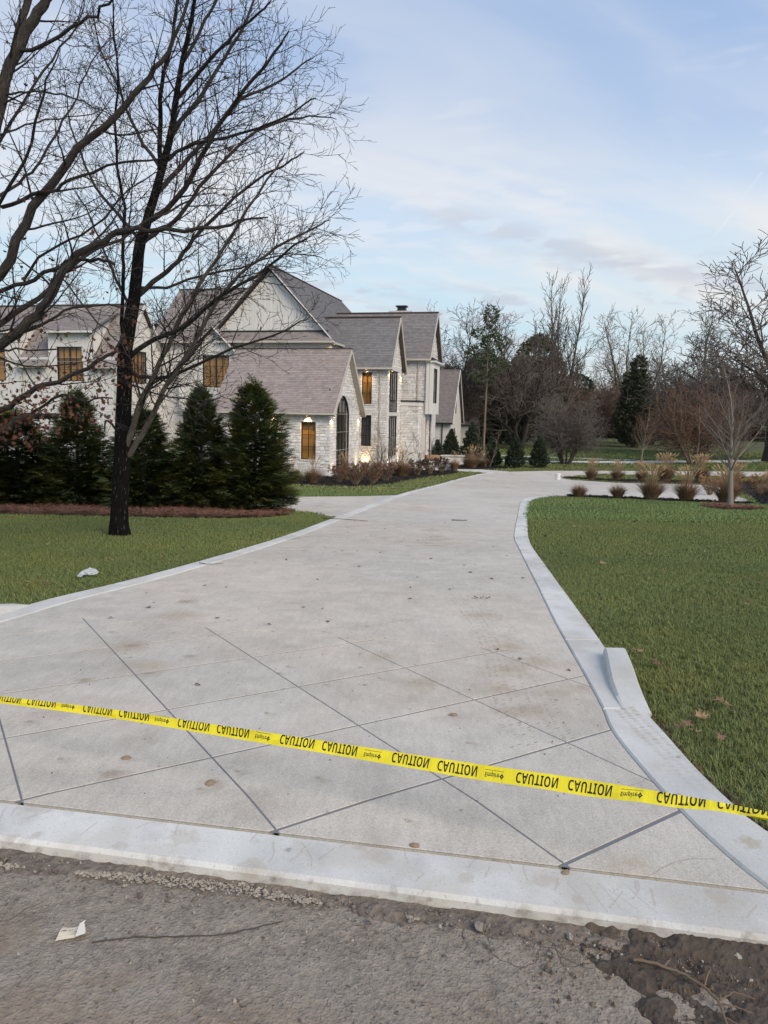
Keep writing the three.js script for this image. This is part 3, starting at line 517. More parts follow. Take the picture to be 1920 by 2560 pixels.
// coursed rubble: every stone a bevelled block; the first ones are meshes of their own, the rest one part
function stones(parent, M, poly, ops, seed, budget, scale = 1) {
  const r = rng(seed), ys = [...new Set([...poly.map((p) => p[1]), ...ops.filter((o) => !o.arch).flatMap((o) => [o.y0, o.y1]), ...ops.filter((o) => o.arch).map((o) => o.y0)])].sort((a, b) => a - b), rest = new MB(), list = [];
  for (let k = 0; k < ys.length - 1; k++) {
    let y = ys[k]; const top = ys[k + 1]; if (top - y < 0.02) continue;
    while (y < top - 0.01) {
      let h = (0.12 + 0.13 * r()) * scale; if (top - y - h < 0.09 * scale) h = top - y; const y1 = y + h, e = 0.004, sp0 = spanX(poly, y + e), sp1 = spanX(poly, y1 - e);
      if (sp0 && sp1) {
        let A = cutOut(sp0, holesAtY(ops, y + e)), B = cutOut(sp1, holesAtY(ops, y1 - e)); if (A.length !== B.length) { const sm = spanX(poly, (y + y1) / 2); A = B = cutOut(sm, holesAtY(ops, (y + y1) / 2)); }
        A.forEach(([a0, a1], q) => {
          const [b0, b1] = B[q]; let t = 0; const W = Math.max(a1 - a0, b1 - b0);
          while (t < 0.999) { let w = (0.18 + 0.42 * r() * r() + 0.1 * r()) * scale / W; if (1 - t - w < 0.14 * scale / W) w = 1 - t; const t1 = Math.min(1, t + w), g = 0.007;
            list.push([[lerp(a0, a1, t) + g, y + g], [lerp(a0, a1, t1) - g, y + g], [lerp(b0, b1, t1) - g, y1 - g], [lerp(b0, b1, t) + g, y1 - g]]); t = t1; }
        });
      }
      y = y1;
    }
  }
  for (const c of list) {
    if (c[1][0] - c[0][0] < 0.03 && c[2][0] - c[3][0] < 0.03) continue;
    const lum = 0.98 + 0.10 * r(), tone = STONE_TONES[(r() * STONE_TONES.length) | 0].map((x) => x * lum), mb = budget.n > 0 ? new MB() : rest;
    pieceGeo(mb, M, c, 0.026 + 0.022 * r(), 0.014 + 0.012 * r(), r, tone);
    if (budget.n > 0) { budget.n--; mesh('stone', mb.geo(), stoneMat, parent); }
  }
  if (rest.count) { const m = mesh('stone_facing', rest.geo(), stoneMat, parent); m.userData.kind = 'stuff'; }
}
// vertical boards with open grooves between them
function boards(parent, M, poly, ops, seed, pitch = 0.23, mat = sidingMat) {
  const r = rng(seed), xs = poly.map((p) => p[0]), X0 = Math.min(...xs), X1 = Math.max(...xs), n = Math.round((X1 - X0) / pitch), w = (X1 - X0) / n;
  for (let k = 0; k < n; k++) {
    let a = X0 + k * w + 0.014, b = X0 + (k + 1) * w - 0.014; const sa = spanY(poly, a), sb = spanY(poly, b), m = (a + b) / 2; if (!sa || !sb) continue;
    const holes = ops.filter((o) => m > o.x0 - 0.02 && m < o.x1 + 0.02).map((o) => [o.y0, o.y1]);
    const A = cutOut(sa, holes), B = cutOut(sb, holes); if (A.length !== B.length) continue;
    A.forEach(([a0, a1], q) => { const [b0, b1] = B[q], mb = new MB(), t = 0.96 + 0.06 * r(); pieceGeo(mb, M, [[a, a0], [b, b0], [b, b1], [a, a1]], 0.03, 0.002, () => 0.5, [t, t, t]); mesh('board', mb.geo(), mat, parent); });
  }
}
// window: black frame, a pane in each light, bars between, a shade or dark lining behind
function windowUnit(parent, M, o, cols, rows, shade, opt = {}) {
  const f = 0.055, z = -0.07, mb = new MB(), T = (x, y, zz) => V(x, y, zz).applyMatrix4(M), w = o.x1 - o.x0, h = o.y1 - o.y0;
  const bar = (b, x0, x1, y0, y1, z0, z1) => { const t = new MB(); t.box(x0, x1, y0, y1, z0, z1); for (let k = 0; k < t.p.length; k += 3) { const p = T(t.p[k], t.p[k + 1], t.p[k + 2]); b.p.push(p.x, p.y, p.z); const nn = V(t.n[k], t.n[k + 1], t.n[k + 2]).transformDirection(M); b.n.push(nn.x, nn.y, nn.z); } const n0 = b.u.length / 2; b.u.push(...t.u); b.c.push(...t.c); b.i.push(...t.i.map((q) => q + n0)); };
  const cx = (o.x0 + o.x1) / 2;
  if (!o.arch) { bar(mb, o.x0, o.x0 + f, o.y0, o.y1, z - 0.05, z + 0.05); bar(mb, o.x1 - f, o.x1, o.y0, o.y1, z - 0.05, z + 0.05); bar(mb, o.x0 + f, o.x1 - f, o.y0, o.y0 + f, z - 0.05, z + 0.05); bar(mb, o.x0 + f, o.x1 - f, o.y1 - f, o.y1, z - 0.05, z + 0.05); }
  else {
    bar(mb, o.x0, o.x1, o.y0, o.y0 + f, z - 0.05, z + 0.05);
    const P = []; for (let k = 0; k <= 2; k++) P.push([o.x0 + f / 2, lerp(o.y0, o.y1 - o.arch, k / 2)]); for (let k = 1; k <= 14; k++) { const y = o.y1 - o.arch + o.arch * k / 14; P.push([cx - archHalf(o, y) + (k < 14 ? f / 2 : 0), y - (k === 14 ? f / 2 : 0)]); }
    const Q = P.concat(P.slice(0, -1).reverse().map(([x, y]) => [2 * cx - x, y])); for (let k = 0; k < Q.length - 1; k++) mb.bar(T(Q[k][0], Q[k][1], z), T(Q[k + 1][0], Q[k + 1][1], z), f, 0.1, V(0, 0, 1).transformDirection(M));
  }
  const win = mesh('window', mb.geo(false), darkMetal, parent), bw = 0.022;
  const topAt = (x) => { if (!o.arch) return o.y1 - f; let y = o.y1; while (y > o.y0 && archHalf(o, y) < Math.abs(x - cx)) y -= 0.02; return y - 0.01; };
  const xs = [], ys = []; for (let k = 0; k <= cols; k++) xs.push(lerp(o.x0 + f, o.x1 - f, k / cols)); for (let k = 0; k <= rows; k++) ys.push(lerp(o.y0 + f, o.y1 - f, k / rows));
  for (let k = 1; k < cols; k++) { const b = new MB(), ww = opt.mullion && k === cols / 2 ? 0.06 : bw; bar(b, xs[k] - ww, xs[k] + ww, o.y0 + f, topAt(xs[k]), z - 0.02, z + 0.03); mesh(opt.mullion && k === cols / 2 ? 'mullion' : 'muntin', b.geo(false), darkMetal, win); }
  for (let k = 1; k < rows; k++) { if (o.arch && ys[k] > o.y1 - 0.5) continue; const b = new MB(), hw = o.arch ? archHalf(o, ys[k]) - f : w / 2 - f; bar(b, cx - hw, cx + hw, ys[k] - bw * (opt.thin ?? 0.8), ys[k] + bw * (opt.thin ?? 0.8), z - 0.018, z + 0.028); mesh('muntin', b.geo(false), opt.paleBars ? trimMat : darkMetal, win); }
  for (let i = 0; i < cols; i++) for (let j = 0; j < rows; j++) {
    const b = new MB(), x0 = xs[i], x1 = xs[i + 1], y0 = ys[j], y1 = ys[j + 1]; let t0 = Math.min(y1, topAt(x0)), t1 = Math.min(y1, topAt(x1)); if (t0 <= y0 + 0.01 && t1 <= y0 + 0.01) continue;
    t0 = Math.max(t0, y0); t1 = Math.max(t1, y0); b.quad(T(x0, y0, z), T(x1, y0, z), T(x1, t1, z), T(x0, t0, z)); mesh('pane', b.geo(false), glassMat, win);
  }
  { const b = new MB(), e = o.arch ? 0.35 : 0.02; bar(b, o.x0 - e, o.x1 + e, o.y0 - e, o.y1 + e, -0.34, -0.30); mesh('shade', b.geo(false), shade, win); }
  if (opt.sill) { const b = new MB(); bar(b, o.x0 - 0.06, o.x1 + 0.06, o.y0 - 0.09, o.y0 - 0.004, -0.05, 0.075); mesh('sill', b.geo(false), capStone, win); }
  return win;
}
// one slope of a roof: deck and overlapping shingles; e0-e1 eave, r0-r1 ridge (e0 under r0)
function roofSlope(parent, e0, e1, r1, r0, seed, opt = {}) {
  let E0 = V(...e0), E1 = V(...e1), R1 = V(...r1), R0 = V(...r0), N = V(0, 0, 0).crossVectors(E1.clone().sub(E0), R0.clone().sub(E0)).normalize();
  if (N.y < 0) { [E0, E1] = [E1, E0]; [R0, R1] = [R1, R0]; N.multiplyScalar(-1); }
  const d = new MB(), dn = (p, k) => p.clone().addScaledVector(N, k), T = opt.thick ?? 0.13;
  d.quad(E0, E1, R1, R0); d.quad(dn(E1, -T), dn(E0, -T), dn(R0, -T), dn(R1, -T)); for (const [a, b] of [[E0, E1], [E1, R1], [R1, R0], [R0, E0]]) d.quad(dn(a, -T), dn(b, -T), b, a);
  const deck = mesh('roof', d.geo(false), deckMat, parent), sh = new MB(), r = rng(seed), L = (E0.distanceTo(R0) + E1.distanceTo(R1)) / 2, rows = Math.max(1, Math.round(L / 0.15)), base = (opt.tone ?? [0.225, 0.204, 0.192]).map((q) => q * 1.24);
  for (let k = 0; k < rows; k++) {
    const v0 = Math.max(0, k - 0.12) / rows, v1 = Math.min(1, (k + 1) / rows), a0 = E0.clone().lerp(R0, v0), b0 = E1.clone().lerp(R1, v0), a1 = E0.clone().lerp(R0, v1), b1 = E1.clone().lerp(R1, v1), W = Math.max(a0.distanceTo(b0), 0.05), rowTone = 0.95 + 0.1 * r();
    let t = 0; while (t < 0.9995) { let w = (0.16 + 0.2 * r()) / W; if (t === 0) w *= 0.3 + 0.7 * r(); const t1 = Math.min(1, t + w), m = (0.83 + 0.32 * r()) * rowTone, hue = r(), c = [base[0] * m * (1 + 0.08 * (hue - 0.5)), base[1] * m, base[2] * m * (1 - 0.08 * (hue - 0.5))], up = 0.018 + 0.006 * r();
      const A = a0.clone().lerp(b0, t), B = a0.clone().lerp(b0, t1), C = a1.clone().lerp(b1, t1), D = a1.clone().lerp(b1, t);
      sh.quad(dn(A, up), dn(B, up), dn(C, 0.006), dn(D, 0.006), c); sh.quad(dn(A, 0.001), dn(B, 0.001), dn(B, up), dn(A, up), c.map((x) => x * 0.9)); t = t1; }
  }
  const sm = mesh('shingles', sh.geo(), shingleMat, deck); sm.userData.kind = 'stuff'; return deck;
}
function ridgeCap(parent, a, b, seed) { const A = V(...a), B = V(...b), n = Math.max(2, Math.round(A.distanceTo(B) / 0.24)), mb = new MB(), r = rng(seed); for (let k = 0; k < n; k++) { const m = 0.16 * (0.8 + 0.4 * r()); mb.bar(A.clone().lerp(B, k / n).add(V(0, 0.02 + 0.012, 0)), A.clone().lerp(B, (k + 1.08) / n).add(V(0, 0.02, 0)), 0.22, 0.05, V(0, 1, 0), [m, m * 0.88, m * 0.84]); } mesh('ridge_cap', mb.geo(), shingleMat, parent); }
function gutterOn(parent, a, b, mat = trimMat) { const mb = new MB(); mb.bar(V(...a), V(...b), 0.12, 0.13); mesh('gutter', mb.geo(false), mat, parent); }
function downspout(parent, x, z, y0, y1, mat = trimMat) { const mb = new MB(); mb.box(x - 0.045, x + 0.045, y0, y1, z - 0.035, z + 0.035); mesh('downspout', mb.geo(false), mat, parent); }
function rake(parent, x, pts, mat = trimMat, depth = 0.34) {   // boards under the roof edge on a right-hand gable, with a soffit back to the wall
  for (let k = 0; k < pts.length - 1; k++) { const [z0, y0] = pts[k], [z1, y1] = pts[k + 1], A = V(x, y0, z0), B = V(x, y1, z1), mb = new MB(); mb.bar(A, B, 0.05, 0.2, V(0, 1, 0)); const s = new MB(); const lo = (p, dx) => p.clone().add(V(dx, -0.075, 0)); s.quad(lo(A, 0), lo(B, 0), lo(B, -depth), lo(A, -depth)); mesh('rake_board', mb.geo(false), mat, parent); mesh('soffit', s.geo(false), mat, parent); }
}
// a small lit fitting with its own lamp
function fitting(parent, name, p, dir, power, opt = {}) {
  const d = V(...dir).normalize(), o = V(...p), mb = new MB(); mb.tube([o.clone().addScaledVector(d, -0.06), o], [0.05, 0.05], 10); const b = mesh(name, mb.geo(false), darkMetal, parent);
  const e = new MB(); e.tube([o.clone().addScaledVector(d, 0.001), o.clone().addScaledVector(d, 0.012)], [0.042, 0.042], 10); mesh('lamp_lens', e.geo(false), warmBulb(opt.glow ?? 3), b);
  const l = new THREE.SpotLight(lin(1.0, 0.66, 0.30), power, 0, opt.cone ?? 0.95, 0.8, 2); l.position.copy(o).addScaledVector(d, 0.03); l.target.position.copy(o).addScaledVector(d, 2); l.castShadow = true; l.shadow.radius = 2; parent.add(l, l.target);
}

// main house ------------------------------------------------------------------------------------------------
const house = thing('stone_house', 'large white stone house with steep grey shingle gables and lit eaves', 'house', HOUSE, TURN);
{
  const H = house, B = { n: 292 };
  // near wing: window wall towards the street, arched window in the right gable
  const w1 = { x0: -1.85, x1: -0.92, y0: 1.15, y1: 3.42 }, w2 = { x0: -6.4, x1: -5.47, y0: 1.15, y1: 3.42 }, arch = { x0: 1.15, x1: 4.05, y0: 0.5, y1: 5.12, arch: 1.35 };
  const f1 = [[-7.3, -0.5], [0, -0.5], [0, 4.22], [-7.3, 4.22]], F1 = facingFront(0);
  const g1 = [[0.2, -0.5], [6.4, -0.5], [6.4, 4.2], [3.2, 7.82], [0.2, 4.42]], G1 = facingRight(0, 0), g1s = [[0, -0.5], [6.4, -0.5], [6.4, 4.2], [3.2, 7.82], [0, 4.2]];
  wallBack(H, F1, f1, [w1, w2], mortarMat); stones(H, F1, [[-4.4, -0.5], [0, -0.5], [0, 4.22], [-4.4, 4.22]], [w1], 501, B); stones(H, F1, [[-7.3, -0.5], [-4.4, -0.5], [-4.4, 4.22], [-7.3, 4.22]], [w2], 502, { n: 0 });
  wallBack(H, G1, g1, [arch], mortarMat); stones(H, G1, g1s, [arch], 503, B);
  windowUnit(H, F1, w1, 2, 3, tanShade, { sill: true }); windowUnit(H, F1, w2, 2, 3, tanShade, { sill: true }); windowUnit(H, G1, arch, 4, 4, oliveShade, { sill: true, thin: 0.5, paleBars: true });
  { const b = new MB(); b.box(-7.3, -0.2, -0.5, 4.3, -6.4, -6.2); b.box(-7.3, -7.1, -0.5, 4.3, -6.2, -0.2); mesh('wall', b.geo(false), mortarMat, H); }
  roofSlope(H, [-7.6, 4.0, 0.35], [0.38, 4.0, 0.35], [0.38, 8.05, -3.2], [-7.6, 8.05, -3.2], 511, { tone: [0.272, 0.234, 0.217] }); roofSlope(H, [-7.6, 4.0, -6.75], [0.38, 4.0, -6.75], [0.38, 8.05, -3.2], [-7.6, 8.05, -3.2], 512);
  ridgeCap(H, [-7.6, 8.05, -3.2], [0.38, 8.05, -3.2], 513); gutterOn(H, [-7.6, 3.93, 0.42], [0.34, 3.93, 0.42]); rake(H, 0.36, [[0.40, 3.82], [-3.2, 7.92], [-6.8, 3.82]]);
  { const b = new MB(); b.quad(V(-7.4, 3.86, 0.36), V(0.0, 3.86, 0.36), V(0.0, 3.86, 0.03), V(-7.4, 3.86, 0.03)); mesh('soffit', b.geo(false), trimMat, H); const l = new MB(); l.box(-7.46, -7.3, 3.9, 4.2, -6.3, 0.3); mesh('rake_board', l.geo(false), trimMat, H); }
  { const b = new MB(); b.tri(V(-7.3, 4.2, -0.1), V(-7.3, 7.8, -3.2), V(-7.3, 4.2, -6.3)); mesh('gable', b.geo(false), sidingMat.clone(), H).material.vertexColors = false; }
  // tall main gable, ridge running away
  const big = [[-11.5, 7.3], [-2.4, 7.3], [-2.4, 9.0], [-6.95, 13.75], [-11.5, 9.0]], FB = facingFront(-7.5);
  wallBack(H, FB, [[-11.5, -0.4], [-2.4, -0.4], [-2.4, 9.0], [-6.95, 13.75], [-11.5, 9.0]], [], whiteTrim); boards(H, FB, big, [], 521);
  roofSlope(H, [-1.95, 8.8, -7.1], [-1.95, 8.8, -26], [-6.95, 14.15, -24.6], [-6.95, 14.15, -7.1], 522, { tone: [0.148, 0.147, 0.152] }); roofSlope(H, [-11.95, 8.8, -7.1], [-11.95, 8.8, -26], [-6.95, 14.15, -24.6], [-6.95, 14.15, -7.1], 523);
  ridgeCap(H, [-6.95, 14.15, -7.1], [-6.95, 14.15, -24.6], 524);
  for (const s of [-1, 1]) { const b = new MB(); b.bar(V(-6.95 + s * 5.02, 8.72, -7.08), V(-6.95, 14.09, -7.08), 0.06, 0.26, V(0, 0, 1)); const c = new MB(); c.bar(V(-6.95 + s * 4.98, 8.68, -7.3), V(-6.95, 14.0, -7.3), 0.4, 0.03, V(s * 0.73, 0.68, 0)); mesh('rake_board', b.geo(false), whiteTrim, H); mesh('soffit', c.geo(false), trimMat, H); }
  { const b = new MB(); b.box(-2.6, -2.4, -0.4, 8.9, -26, -7.7); b.box(-11.5, -11.3, -0.4, 8.9, -26, -7.7); b.box(-11.3, -2.6, -0.4, 9, -26, -25.8); mesh('wall', b.geo(false), mortarMat, H); const e = new MB(); e.tri(V(-11.9, 8.8, -25.9), V(-6.95, 14.1, -24.6), V(-2, 8.8, -25.9)); mesh('gable', e.geo(false), deckMat, H); }
  roofSlope(H, [-10.75, 8.92, -6.85], [-2.05, 8.92, -6.85], [-2.75, 9.62, -7.48], [-10.75, 9.62, -7.48], 525, { thick: 0.08 }); gutterOn(H, [-10.8, 8.84, -6.78], [-2.0, 8.84, -6.78]);
  { const f = new MB(); f.box(-10.7, -2.6, 9.58, 9.68, -7.47, -7.38); mesh('flashing', f.geo(false), darkMetal, H); const s = new MB(); s.quad(V(-10.7, 8.78, -6.8), V(-2.0, 8.78, -6.8), V(-2.0, 8.78, -7.46), V(-10.7, 8.78, -7.46)); mesh('soffit', s.geo(false), trimMat, H); gutterOn(H, [-1.9, 8.72, -6.85], [-1.9, 8.72, -9]); }
  for (const x of [-6.45, -5.95]) { const v = new MB(); v.box(x - 0.17, x + 0.17, 10.15, 10.55, -7.48, -7.45); for (let k = 0; k < 5; k++) v.box(x - 0.14, x + 0.14, 10.18 + k * 0.07, 10.215 + k * 0.07, -7.45, -7.435); mesh('vent', v.geo(false), whiteTrim, H); }
  // left part of the main block: stone below, boards above, small front gable with a window
  const lw = { x0: -14.05, x1: -13.08, y0: 1.6, y1: 3.85 }, FM = facingFront(-8), left = [[-16.2, 4.15], [-11.5, 4.15], [-11.5, 9.15], [-16.2, 9.15]];
  wallBack(H, FM, [[-16.2, -0.4], [-11.5, -0.4], [-11.5, 9.2], [-16.2, 9.2]], [lw], mortarMat); stones(H, FM, [[-16.2, -0.4], [-11.5, -0.4], [-11.5, 4.15], [-16.2, 4.15]], [lw], 531, { n: 0 }); boards(H, FM, left, [], 532); windowUnit(H, FM, lw, 2, 3, tanShade, { sill: true });
  { const b = new MB(); b.box(-16.2, -16.0, -0.4, 9.0, -16.4, -8.2); b.box(-16.0, -11.5, -0.4, 9.0, -16.6, -16.4); mesh('wall', b.geo(false), mortarMat, H); const g = new MB(); g.tri(V(-16.15, 8.9, -8.05), V(-16.15, 13.2, -12.3), V(-16.15, 8.9, -16.5)); mesh('gable', g.geo(false), whiteTrim, H); }
  roofSlope(H, [-16.55, 8.98, -7.6], [-9.5, 8.98, -7.6], [-7.4, 13.4, -12.3], [-16.55, 13.4, -12.3], 533, { tone: [0.245, 0.218, 0.203] }); roofSlope(H, [-16.55, 8.98, -17], [-7.4, 8.98, -17], [-7.4, 13.4, -12.3], [-16.55, 13.4, -12.3], 534); ridgeCap(H, [-16.55, 13.4, -12.3], [-7.4, 13.4, -12.3], 535); gutterOn(H, [-16.6, 8.9, -7.54], [-12.6, 8.9, -7.54]);
  const mw = { x0: -11.95, x1: -9.85, y0: 5.65, y1: 7.92 }, FG = facingFront(-7.05), mg = [[-13.85, 4.15], [-8.7, 4.15], [-8.7, 7.45], [-11, 9.72], [-13.85, 6.75]];
  wallBack(H, FG, mg, [mw], whiteTrim); boards(H, FG, mg, [mw], 541); windowUnit(H, FG, mw, 4, 3, tanShade, { mullion: true });
  { const b = new MB(); b.box(-13.85, -13.65, 4.15, 6.8, -7.95, -7.25); b.box(-13.65, -8.7, 4.05, 4.15, -7.95, -7.05); mesh('wall', b.geo(false), whiteTrim, H); }
  roofSlope(H, [-8.35, 7.3, -6.7], [-8.35, 7.3, -9.6], [-11, 9.95, -9.6], [-11, 9.95, -6.7], 542, { thick: 0.1 }); roofSlope(H, [-14.3, 6.55, -6.7], [-14.3, 6.55, -9.6], [-11, 9.95, -9.6], [-11, 9.95, -6.7], 543, { thick: 0.1 });
  for (const [x, y] of [[-8.32, 7.24], [-14.33, 6.49]]) { const b = new MB(); b.bar(V(x, y, -6.68), V(-11, 9.9, -6.68), 0.06, 0.26, V(0, 0, 1)); mesh('rake_board', b.geo(false), whiteTrim, H); }
  // first two-storey wing
  const u1 = { x0: -0.5, x1: 0.22, y0: 4.68, y1: 6.9 }, u2 = { x0: -0.5, x1: 0.22, y0: 1.7, y1: 3.88 }, t1 = { x0: 0.27, x1: 3.0, y0: 4.12, y1: 7.08 }, t2 = { x0: 0.27, x1: 2.95, y0: 0.95, y1: 3.86 }, F2 = facingFront(-8.8), G2 = facingRight(1.42, -8.8);
  wallBack(H, F2, [[-3.2, -0.5], [1.42, -0.5], [1.42, 7.6], [-3.2, 7.6]], [u1, u2], mortarMat); stones(H, F2, [[-3.2, -0.5], [1.42, -0.5], [1.42, 7.5], [-3.2, 7.5]], [u1, u2], 551, { n: 0 });
  const g2 = [[0.2, -0.5], [4.1, -0.5], [4.1, 7.6], [2.05, 10.7], [0.2, 7.9]]; wallBack(H, G2, g2, [t1, t2], mortarMat); stones(H, G2, [[0, -0.5], [4.1, -0.5], [4.1, 7.55], [2.05, 10.65], [0, 7.55]], [t1, t2, { x0: 0.05, x1: 3.3, y0: 7.09, y1: 7.36 }], 552, { n: 0 });
  { const b = new MB(); b.box(1.425, 1.5, 7.1, 7.35, -12.1, -8.86); mesh('lintel', b.geo(false), capStone, H); const s = new MB(); s.box(1.425, 1.53, 3.88, 4.1, -11.9, -9.0); mesh('lintel', s.geo(false), capStone, H); }
  windowUnit(H, F2, u1, 2, 3, tanShade, { sill: true }); windowUnit(H, F2, u2, 2, 3, greyShade, { sill: true }); windowUnit(H, G2, t1, 4, 2, oliveShade, { sill: true }); windowUnit(H, G2, t2, 4, 2, greyShade, { sill: true });
  { const b = new MB(); b.box(-3.2, 1.22, -0.5, 7.6, -12.9, -12.7); mesh('wall', b.geo(false), mortarMat, H); }
  roofSlope(H, [-4.6, 7.22, -8.42], [1.8, 7.22, -8.42], [1.8, 10.97, -10.85], [-4.6, 10.97, -10.85], 553, { tone: [0.168, 0.163, 0.165] }); roofSlope(H, [-4.6, 7.22, -13.28], [1.8, 7.22, -13.28], [1.8, 10.97, -10.85], [-4.6, 10.97, -10.85], 554); ridgeCap(H, [-4.4, 10.97, -10.85], [1.8, 10.97, -10.85], 555);
  gutterOn(H, [-3, 7.15, -8.36], [1.76, 7.15, -8.36]); rake(H, 1.78, [[-8.38, 7.06], [-10.85, 10.86], [-13.32, 7.06]]); downspout(H, 0.86, -8.72, 0, 7.1);
  // second two-storey wing with the porch and the bay
  const F3 = facingFront(-14.2), G3 = facingRight(3.1, -14.2); wallBack(H, F3, [[-3, -0.4], [3.1, -0.4], [3.1, 8.5], [-3, 8.5]], [], mortarMat); stones(H, F3, [[1.0, 4.6], [3.1, 4.6], [3.1, 8.4], [1.0, 8.4]], [], 561, { n: 0 });
  const g3 = [[0.2, 4.7], [5, 4.7], [5, 8.5], [2.5, 11.7], [0.2, 8.7]]; wallBack(H, G3, g3, [], mortarMat); stones(H, G3, [[0, 4.7], [5, 4.7], [5, 8.45], [2.5, 11.65], [0, 8.45]], [], 562, { n: 0 });
  { const b = new MB(); b.box(-3, 2.9, -0.4, 8.5, -19.2, -19.0); b.box(2.85, 3.05, -0.4, 4.7, -19.2, -17.5); mesh('wall', b.geo(false), mortarMat, H); }
  roofSlope(H, [-5.4, 8.22, -13.82], [3.5, 8.22, -13.82], [3.5, 12.02, -16.7], [-5.4, 12.02, -16.7], 563, { tone: [0.182, 0.173, 0.172] }); roofSlope(H, [-5.4, 8.22, -19.58], [3.5, 8.22, -19.58], [3.5, 12.02, -16.7], [-5.4, 12.02, -16.7], 564); ridgeCap(H, [-5, 12.02, -16.7], [3.5, 12.02, -16.7], 565);
  gutterOn(H, [1.2, 8.15, -13.76], [3.46, 8.15, -13.76]); rake(H, 3.48, [[-13.8, 8.06], [-16.7, 11.9], [-19.6, 8.06]]); downspout(H, 2.5, -14.12, 5, 8.1);
  const FBy = facingFront(-14.02), GBy = facingRight(3.66, -14.02), bw = { x0: 0.35, x1: 2.0, y0: 4.9, y1: 7.55 };
  { const b = new MB(); b.box(3.12, 3.46, 4.05, 7.95, -17.0, -14.04); mesh('bay', b.geo(false), whiteTrim, H); const r = new MB(); r.box(3.1, 3.86, 7.96, 8.12, -17.2, -13.85); mesh('bay_cornice', r.geo(false), whiteTrim, H); const q = new MB(); q.quad(V(3.9, 8.12, -13.8), V(3.9, 8.12, -17.25), V(3.12, 8.55, -17.0), V(3.12, 8.55, -14.2)); q.tri(V(3.1, 8.12, -13.8), V(3.9, 8.12, -13.8), V(3.12, 8.55, -14.2)); mesh('bay_roof', q.geo(false), darkMetal, H); }
  wallBack(H, GBy, [[0, 4.05], [2.98, 4.05], [2.98, 7.95], [0, 7.95]], [bw], whiteTrim); boards(H, FBy, [[3.12, 4.05], [3.66, 4.05], [3.66, 7.95], [3.12, 7.95]], [], 571); windowUnit(H, GBy, bw, 3, 3, oliveShade);
  const FP = facingFront(-12.9), GP = facingRight(2.85, -12.9), door = { x0: 1.0, x1: 3.5, y0: 0.4, y1: 3.63 };
  wallBack(H, FP, [[1.4, -0.4], [2.85, -0.4], [2.85, 4.65], [1.4, 4.65]], [], mortarMat); stones(H, FP, [[1.45, -0.4], [2.85, -0.4], [2.85, 4.65], [1.45, 4.65]], [], 581, { n: 0 });
  wallBack(H, GP, [[0.2, -0.4], [4.6, -0.4], [4.6, 4.65], [0.2, 4.65]], [door], mortarMat); stones(H, GP, [[0, -0.4], [4.6, -0.4], [4.6, 4.65], [0, 4.65]], [door], 582, { n: 0 });
  { const b = new MB(); b.box(1.38, 2.92, 4.65, 4.95, -17.5, -12.8); mesh('porch_fascia', b.geo(false), whiteTrim, H); const c = new MB(); c.box(1.34, 2.98, 4.95, 5.06, -17.55, -12.74); mesh('porch_cap', c.geo(false), darkMetal, H);
    const d = new MB(); d.box(2.70, 2.76, 0.4, 3.62, -16.38, -13.92); const dm = mesh('door', d.geo(false), doorWood, H); for (let k = 0; k < 6; k++) { const q = new MB(); q.box(2.761, 2.785, 0.44, 3.58, -13.95 - k * 0.405 - 0.385, -13.95 - k * 0.405); mesh('door_board', q.geo(false), doorWood, dm); }
    const hd = new MB(); hd.box(2.79, 2.84, 1.2, 1.7, -14.2, -14.16); mesh('handle', hd.geo(false), darkMetal, dm); downspout(H, 2.93, -17.35, 0, 4.6, darkMetal); }
  // chimney
  { const b = new MB(); b.box(-0.87, 0.87, 10.6, 12.25, -19.6, -18.4); const ch = mesh('chimney', b.geo(false), mortarMat, H), MC = facingFront(-18.4); stones(ch, MC, [[-0.87, 11.2], [0.87, 11.2], [0.87, 12.25], [-0.87, 12.25]], [], 591, { n: 0 }); const c = new MB(); c.box(-0.95, 0.95, 12.25, 12.4, -19.7, -18.3); mesh('chimney_cap', c.geo(false), capStone, ch); const p = new MB(); p.box(-0.42, 0.42, 12.42, 12.48, -19.3, -18.7); p.box(-0.34, 0.34, 12.48, 12.78, -19.24, -18.76); p.box(-0.46, 0.46, 12.78, 12.88, -19.34, -18.66); mesh('chimney_pot', p.geo(false), darkMetal, ch); }
  // lamps under the eaves and at the foot of the walls
  const dn = [0, -1, 0], up = [0, 1, 0];
  for (const x of [-1.41, -3.59, -5.95]) fitting(H, 'downlight', [x, 3.80, 0.24], [0, -1, -0.25], 3.2);
  fitting(H, 'downlight', [0.22, 3.74, -0.12], [-0.3, -1, 0], 1.8); fitting(H, 'downlight', [0.22, 3.74, -6.1], [-0.3, -1, 0], 1.8);
  fitting(H, 'downlight', [-0.14, 7.08, -8.55], [0, -1, -0.25], 3.2); fitting(H, 'downlight', [1.66, 7.0, -8.95], [-0.3, -1, 0], 1.8); fitting(H, 'downlight', [1.66, 7.0, -12.6], [-0.3, -1, 0], 1.8); fitting(H, 'downlight', [3.3, 8.0, -14.3], [-0.3, -1, 0.1], 1.8);
  fitting(H, 'downlight', [-2.1, 8.72, -7.2], [-0.4, -1, -0.3], 1.6);
  fitting(H, 'uplight', [0.35, 0.16, -0.35], [-0.35, 1, 0], 3.4, { cone: 0.6 }); fitting(H, 'uplight', [0.35, 0.16, -5.6], [-0.35, 1, 0], 2.6, { cone: 0.6 });
  fitting(H, 'uplight', [-0.14, 0.2, -8.45], [0, 1, -0.35], 5.0, { cone: 0.7 }); fitting(H, 'uplight', [1.72, 0.16, -9.0], [-0.35, 1, 0], 2.4, { cone: 0.6 }); fitting(H, 'uplight', [1.72, 0.16, -12.3], [-0.35, 1, 0], 3.6, { cone: 0.6 });
}

